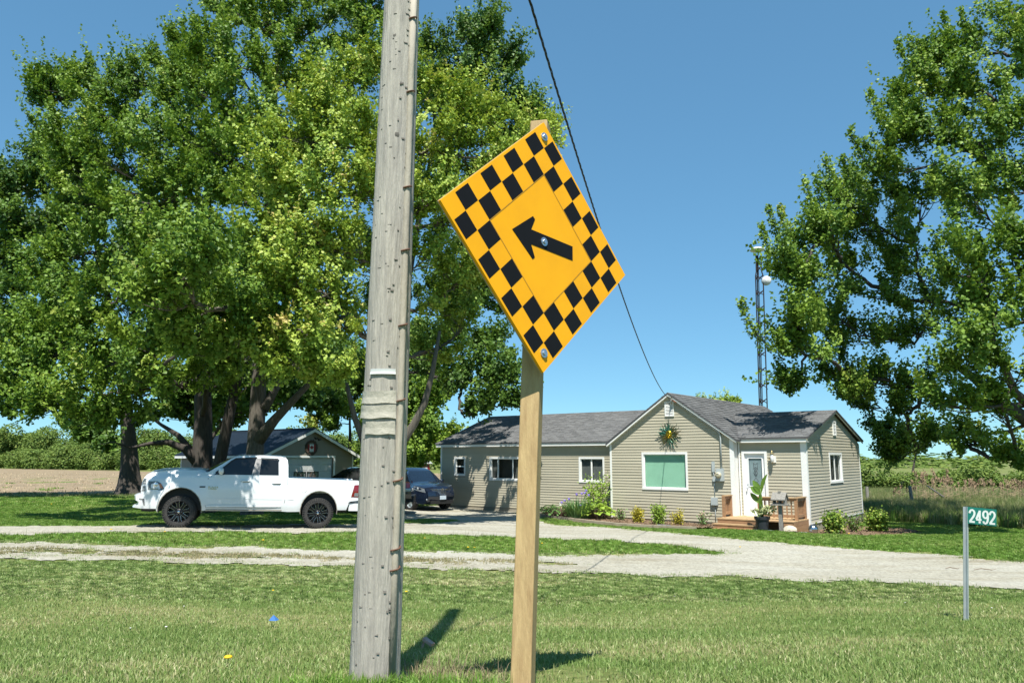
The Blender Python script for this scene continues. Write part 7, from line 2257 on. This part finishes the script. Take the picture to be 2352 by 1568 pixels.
# tall shrub in the corner, small clipped shrubs
def twiggy(name, label, loc, seed, h, w, nst, mat, leaf, nleaf, stem='stem', lean=.35, low=.15, r=.010, cut=False, group=None):
    r2 = random.Random(seed); rn = np.random.RandomState(seed)
    o = thing(name, label, 'shrub', loc, group=group)
    b, cb = MB(), MB()
    P, N = [], []
    for k in range(nst):
        a = r2.uniform(0, 2 * PI); l = r2.uniform(.1, lean) * h; hh2 = h * r2.uniform(.65, 1.0)
        p0 = (math.cos(a) * w * .08, math.sin(a) * w * .08, -.03); p1 = (math.cos(a) * l * .5, math.sin(a) * l * .5, hh2 * .55); p2 = (math.cos(a) * l, math.sin(a) * l, hh2)
        b.tube([p0, p1, p2], [r, r * .8, r * (.7 if cut else .35)], 5)
        if cut: cb.sphere(p2, r * 1.25, 6, 4)
        m = max(1, nleaf // nst)
        t = low + (1 - low) * rn.rand(m)
        q = np.array(p0)[None] * ((1 - t) ** 2)[:, None] + 2 * np.array(p1)[None] * (t * (1 - t))[:, None] + np.array(p2)[None] * (t ** 2)[:, None]
        P.append(q + rn.randn(m, 3) * w * .11); N.append(unit(rn.randn(m, 3) + np.array([0, -.2, .9])))
    b.build('stems', M[stem], o, fix=False)
    if cut: cb.build('cut_ends', M['cutstem'], o, fix=False)
    if nleaf:
        P = np.concatenate(P); N = np.concatenate(N)
        k = P[:, 2] > .01; P, N = P[k], N[k]
        D = unit(rn.randn(len(P), 3)); D = unit(D - N * np.sum(D * N, 1, keepdims=True))
        V, F = leaf_quads(P, N, D, leaf, rn)
        link('foliage', np_mesh('foliage', V, F, M[mat], {'tint': np.repeat(rn.rand(len(P)), 4)}), o)
    return o
twiggy('shrub', 'tall open yellow-green shrub beside the third window', gl_(-7.72, -.62, .06), 5, 1.62, 1.3, 15, 'leaf_lime', .085, 1000, lean=.35, r=.011)
sh = (-6.30, -1.15), (-5.40, -1.55), (-4.45, -1.85), (-3.80, -1.70), (-2.98, -1.55)
twiggy('shrub', 'pruned bare-stemmed shrub at the left of the row under the big window', gl_(*sh[0], .07), 6, .42, .5, 16, 'leaf_hosta', .06, 130, lean=.55, r=.010, cut=True)
twiggy('shrub', 'bright yellow shrub second in the row under the big window', gl_(*sh[1], .07), 7, .52, .62, 26, 'leaf_gold', .055, 900, lean=.40, r=.006)
twiggy('shrub', 'green upright shrub in the middle of the row under the big window', gl_(*sh[2], .07), 8, .66, .68, 34, 'leaf_lime', .055, 1300, lean=.36, r=.006)
twiggy('shrub', 'loose golden shrub fourth in the row under the big window', gl_(*sh[3], .07), 9, .50, .62, 22, 'leaf_gold', .05, 560, lean=.65, r=.006)
twiggy('shrub', 'cut-back shrub with pale stem ends beside the porch steps', gl_(*sh[4], .07), 10, .44, .55, 11, 'leaf_hosta', .06, 110, lean=.7, r=.016, cut=True)
twiggy('shrub', 'leafy green bush at the front corner of the right end wall', gl_(1.05, -1.15, .02), 11, .60, .85, 40, 'leaf', .075, 1700, lean=.55, r=.007)
twiggy('shrub', 'brownish half-bare bush between the two green bushes at the end wall', gl_(1.2, .55, .02), 12, .55, .75, 34, 'leaf_dark', .06, 380, lean=.7, r=.008)
twiggy('shrub', 'rounded green bush at the back corner of the right end wall', gl_(1.6, 1.75, .02), 13, .62, .9, 40, 'leaf', .09, 1900, lean=.55, r=.007)

def rock(name, label, loc, r, sc, mat, seed, cat='rock', rz=0.0, sub=3):
    rn = np.random.RandomState(seed)
    bm = bmesh.new(); bmesh.ops.create_icosphere(bm, subdivisions=sub, radius=r)
    pl_ = unit(rn.randn(9, 3)); dd = r * (.62 + .3 * rn.rand(9))
    for v in bm.verts:
        for q, d_ in zip(pl_, dd):
            s = v.co.dot(Vector(q)) - d_
            if s > 0: v.co -= Vector(q) * s * .92
        v.co.x *= sc[0]; v.co.y *= sc[1]; v.co.z *= sc[2]
    me = bpy.data.meshes.new(name); bm.to_mesh(me); bm.free(); me.materials.append(M[mat])
    o = link(name, me, loc=loc); o.rotation_euler.z = rz
    return tag(o, label, cat)
rock('rock', 'large pale boulder in front of the porch corner', gl_(.12, -2.30, .07), .175, (1.25, .85, .85), 'rock', 3, rz=-.6)
rock('rock', 'pinkish flat stone standing behind the dark hostas', gl_(-9.15, -.75, .28), .24, (1.25, .5, .75), 'pinkrock', 5, rz=HR)
rock('flagstone', 'flat grey slab under the potted plant', gl_(-.80, -1.98, .02), .36, (1.0, .62, .12), 'slate', 6, 'flagstone', HR)
rock('flagstone', 'flat pale slab between the boulder and the silver ball', gl_(.42, -2.0, .02), .22, (1.1, .6, .12), 'slate', 7, 'flagstone', HR)
rock('flagstone', 'dark blue-grey flagstone in the mulch under the big window', gl_(-3.95, -2.55, .10), .30, (1.2, .7, .10), 'bluestone', 8, 'flagstone', HR)
rock('flagstone', 'dark flat stone at the left end of the flower bed', gl_(-10.05, -.95, .09), .24, (1.2, .7, .10), 'bluestone', 9, 'flagstone', HR)
bl_ = gl_(.62, -1.72, .0)
b = MB(); b.sphere((0, 0, 0), .145, 28, 18); o = b.build('gazing_ball', M['silver'], None, True, loc=(bl_.x, bl_.y, bl_.z + .14)); tag(o, 'silver gazing ball on the grass below the white corner trim', 'gazing ball')
# small white rabbit-like garden ornament by the dark hosta
p_ = gl_(-9.35, -.62, .10)
orn2 = thing('garden_ornament', 'small white garden figurine among the dark hostas', 'figurine', p_)
b = MB(); b.sphere((0, 0, .22), .075, 10, 8, sc=(1, 1, 1.2)); b.sphere((.02, -.03, .34), .05, 10, 8); b.tube([(0, 0, -.1), (0, 0, .18)], .03, 6); b.sphere((0, .01, .41), .022, 6, 6, sc=(.7, .7, 2)); b.build('figure', M['white'], orn2, True)

# potted broad-leaved plant
pt_ = gl_(-.82, -2.0, .05)
pp = thing('potted_plant', 'charcoal pot with a broad-leaved canna in front of the porch', 'potted plant', pt_, HR)
b = MB(); b.lathe([(.14, 0), (.175, .02), (.205, .30), (.215, .31), (.235, .31), (.245, .40), (.225, .40), (.20, .36), (.001, .36)], 28); b.build('pot', M['pot'], pp, True, angle=35)
b = MB(); b.lathe([(.001, .365), (.20, .363)], 20); b.build('soil', M['mulch'], pp)
b = MB(); b.tube([(-.03, .0, .34), (-.05, 0, .7), (-.04, 0, 1.05), (.0, 0, 1.25)], [.045, .04, .03, .015], 8); b.tube([(.02, .02, .34), (.02, 0, .8), (.0, 0, 1.2)], [.03, .025, .012], 7); b.build('canna_stem', M['leaf_canna'], pp, True, fix=False)
def canna(L, W, loc, rot, tint, fold=.35):
    vs, fs = [], []
    n = 9
    for i in range(n + 1):
        t = i / n
        w = W * math.sin(PI * (t * .96 + .02)) ** .75
        vs += [(L * t, -w / 2, fold * w + .05 * L * t), (L * t, 0, 0 + .05 * L * t), (L * t, w / 2, fold * w + .05 * L * t)]
    for i in range(n):
        for e_ in (0, 1):
            a = i * 3 + e_
            fs.append((a, a + 1, a + 4, a + 3))
    me = np_mesh('leaf', np.array(vs), np.array(fs), M['leaf_canna'], {'tint': np.full(len(vs), tint)}, smooth=True)
    o = link('leaf', me, pp, loc=loc); o.rotation_euler = rot
canna(.64, .20, (.02, 0, 1.10), (R(60), R(-66), R(-10)), .9)
canna(.46, .20, (-.02, 0, 1.08), (R(-60), R(-62), R(185)), .15)
canna(.36, .22, (-.02, -.03, 1.06), (R(-70), R(-40), R(200)), .3)
canna(.40, .16, (-.06, 0, .80), (R(-70), R(-48), R(186)), .4)
canna(.3, .1, (.02, -.02, .75), (R(40), R(-40), R(-60)), .1)
rn = np.random.RandomState(5)
P = np.stack([.02 + .14 * rn.randn(130), -.05 + .12 * rn.randn(130), .42 + .22 * rn.rand(130)], 1)
P = np.concatenate([P, np.stack([.22 + .09 * rn.randn(80), -.08 + .08 * rn.randn(80), .55 + .16 * rn.rand(80)], 1)])
N = unit(rn.randn(len(P), 3) + np.array([0, -.3, .8])); D = unit(rn.randn(len(P), 3))
V, F = leaf_quads(P, N, D, .085, rn)
link('filler_leaves', np_mesh('filler_leaves', V, F, M['leaf_var'], {'tint': np.repeat(rn.rand(len(P)), 4)}), pp)

# bird feeder on a post
bp_ = gl_(-.20, -2.12, 0)
bfz = thing('bird_feeder', 'grey wooden roofed bird feeder on a post before the porch', 'bird feeder', bp_, HR)
MB().box((-.05, -.05, -.3), (.05, .05, .80)).build('post', M['greywood'], bfz)
MB().box((-.235, -.16, .801), (.235, .16, .845)).build('tray', M['greywood'], bfz)
MB().box((-.19, -.13, .80 + .045), (.19, .13, .865)).build('floor_board', M['greywood'], bfz)
for sx in (-1, 1):
    b = MB(); b.prism([(-.11, .866), (.11, .866), (.11, 1.0), (0, 1.15), (-.11, 1.0)], sx * .155, sx * .178, lambda a, z, d: (d, a, z)); b.build('end_board', M['greywood'], bfz)
MB().box((-.02, -.1, .866), (.02, .1, 1.02)).build('seed_hopper', M['greywood'], bfz)
for sy in (-1, 1):
    b = MB(); b.prism([(0, 1.19), (sy * .19, .985), (sy * .19, .955), (0, 1.16)], -.215, .215, lambda a, z, d: (d, a, z)); b.build('roof_board', M['greywood'], bfz)
MB().box((-.04, -.04, 1.14), (.04, .04, 1.225)).build('ridge_block', M['greywood'], bfz)
b = MB(); b.bar((-.15, -.135, .87), (-.15, -.135, 1.0), .015, .015); b.bar((.15, -.135, .87), (.15, -.135, 1.0), .015, .015); b.build('corner_stick', M['greywood'], bfz)

# red shed-like birdhouse far behind the van
q = at_y(954, 1085, 62)
sd_ = thing('red_shed', 'tiny red shed with white trim and roof far behind the minivan', 'shed', (q.x, q.y, g(q.x, q.y)), HR)
MB().box((-.9, -.7, 0), (.9, .7, 1.9)).build('wall', M['redbarn'], sd_)
b = MB(); b.prism([(-.95, 1.9), (.95, 1.9), (0, 2.5)], -1.0, 1.0, lambda a, z, d: (d, a, z)); b.build('roof', M['white'], sd_)
for x in (-.9, .78): MB().box((x, -.73, 0), (x + .12, -.701, 1.9)).build('corner_trim', M['white'], sd_)
MB().box((.901, -.4, 0), (.93, .4, 1.6)).build('door', M['white'], sd_)

# dandelions, clover, litter
def flower(name, label, cat, p, r, mat, group, h=.035):
    o = thing(name, label, cat, p, group=group)
    b = MB(); b.lathe([(.001, h + r * .45), (r * .6, h + r * .4), (r, h + r * .1), (r * .7, h - r * .1), (.001, h - r * .15)], 10); b.build('flower_head', M[mat], o, True)
    MB().tube([(0, 0, 0), (0, 0, h)], .003, 4).build('stalk', M['leaf_iris'], o)
    return o
DY = [(523, 1530, .026), (933, 1366, .020), (627, 1362, .016), (255, 1221, .03), (378, 1226, .028), (1075, 1262, .026), (1090, 1262, .022), (975, 1240, .025), (604, 1246, .03), (1245, 1252, .024), (1620, 1216, .03), (118, 1160, .035), (1950, 1229, .03), (2280, 1222, .026), (1700, 1260, .022)]
d0_ = None
for x, y, r in DY:
    p = ground_at(x, y)
    o = flower('dandelion', 'yellow dandelion flower in the lawn', 'dandelion', p, .024, 'flower_y', 'dandelions in the lawn') if d0_ is None else copy_tree(d0_)
    d0_ = d0_ or o
    o.location = (p.x, p.y, p.z + .012); s_ = r / .024; o.scale = (s_, s_, s_)
r2 = random.Random(14)
d0_ = None
for k in range(16):
    x, y = r2.uniform(60, 2300), r2.choice((r2.uniform(1325, 1500), r2.uniform(1225, 1262)))
    p = ground_at(x, y)
    if bool(on_gravel(np.array([p.x]), np.array([p.y]))[0]): continue
    o = flower('clover', 'small white clover head in the lawn', 'clover', p, .014, 'flower_w', 'clover heads in the lawn', .04) if d0_ is None else copy_tree(d0_)
    d0_ = d0_ or o
    o.location = (p.x, p.y, p.z); s_ = r2.uniform(.45, .9); o.scale = (s_, s_, s_)
p = ground_at(627, 1440)
b = MB(); vs = [(-.035, -.02, .06), (.03, -.03, .06), (.045, .02, .06), (-.03, .03, .075), (0, 0, .105)]; b.add(vs, [(0, 1, 4), (1, 2, 4), (2, 3, 4), (3, 0, 4), (3, 2, 1, 0)])
tag(b.build('plastic_scrap', M['bluescrap'], None, loc=p), 'blue scrap of plastic lying in the grass verge', 'litter')
# dead weeds and a broken brick at the foot of the pole
p = ground_at(985, 1490)
b = MB(); b.bar((-.035, .02, .065), (.03, -.03, .035), .035, .02); b.bar((-.05, .02, .0), (-.03, .02, .06), .015, .015)
tag(b.build('brick_piece', M['brickred'], None, loc=p), 'broken piece of pinkish brick lying beside the utility pole', 'brick')
p = ground_at(903, 1545)
b = MB(); b.bar((0, 0, -.05), (-.02, -.02, .19), .035, .012)
tag(b.build('wooden_stake', M['newpost'], None, loc=p), 'short broken wooden stake at the foot of the utility pole', 'stake')
rn = np.random.RandomState(31)
n = 520
aa = rn.rand(n) * 2 * PI
xx = -.38 + .20 * rn.randn(n); yy = 4.0 + .28 * rn.randn(n)
o = link('dead_weeds', blade_field('dead_weeds', np.stack([xx, yy, G(xx, yy)], 1), .02, .11, .004, 15, 'dead', 1.1), kind='stuff'); o['label'] = 'brown dead weeds and twigs at the right foot of the utility pole'
n = 2600
xx = -.56 + .26 * rn.randn(n); yy = 3.46 + .10 * rn.randn(n)
k = np.hypot(xx + .628, yy - 3.7) > .13
xx, yy = xx[k], yy[k]
o = link('pole_grass', blade_field('pole_grass', np.stack([xx, yy, G(xx, yy)], 1), .03, .11, .006, 16, 'blade_far', .8), kind='stuff'); o['label'] = 'longer uncut grass around the foot of the utility pole'
# twigs on the gravel
for (x, y, l, lab) in ((2265, 1312, .20, 'long dry twig lying on the gravel at the right'), (2190, 1309, .13, 'shorter thin twig lying on the gravel beside the number sign')):
    p = ground_at(x, y)
    b = MB(); b.tube([(-l, .0, .03), (-l * .3, .03, .045), (l * .4, -.02, .03), (l, .05, .03)], [.004, .007, .006, .003], 5)
    tag(b.build('twig', M['stem'], None, loc=p), lab, 'twig')
print('tree triangles', NT)
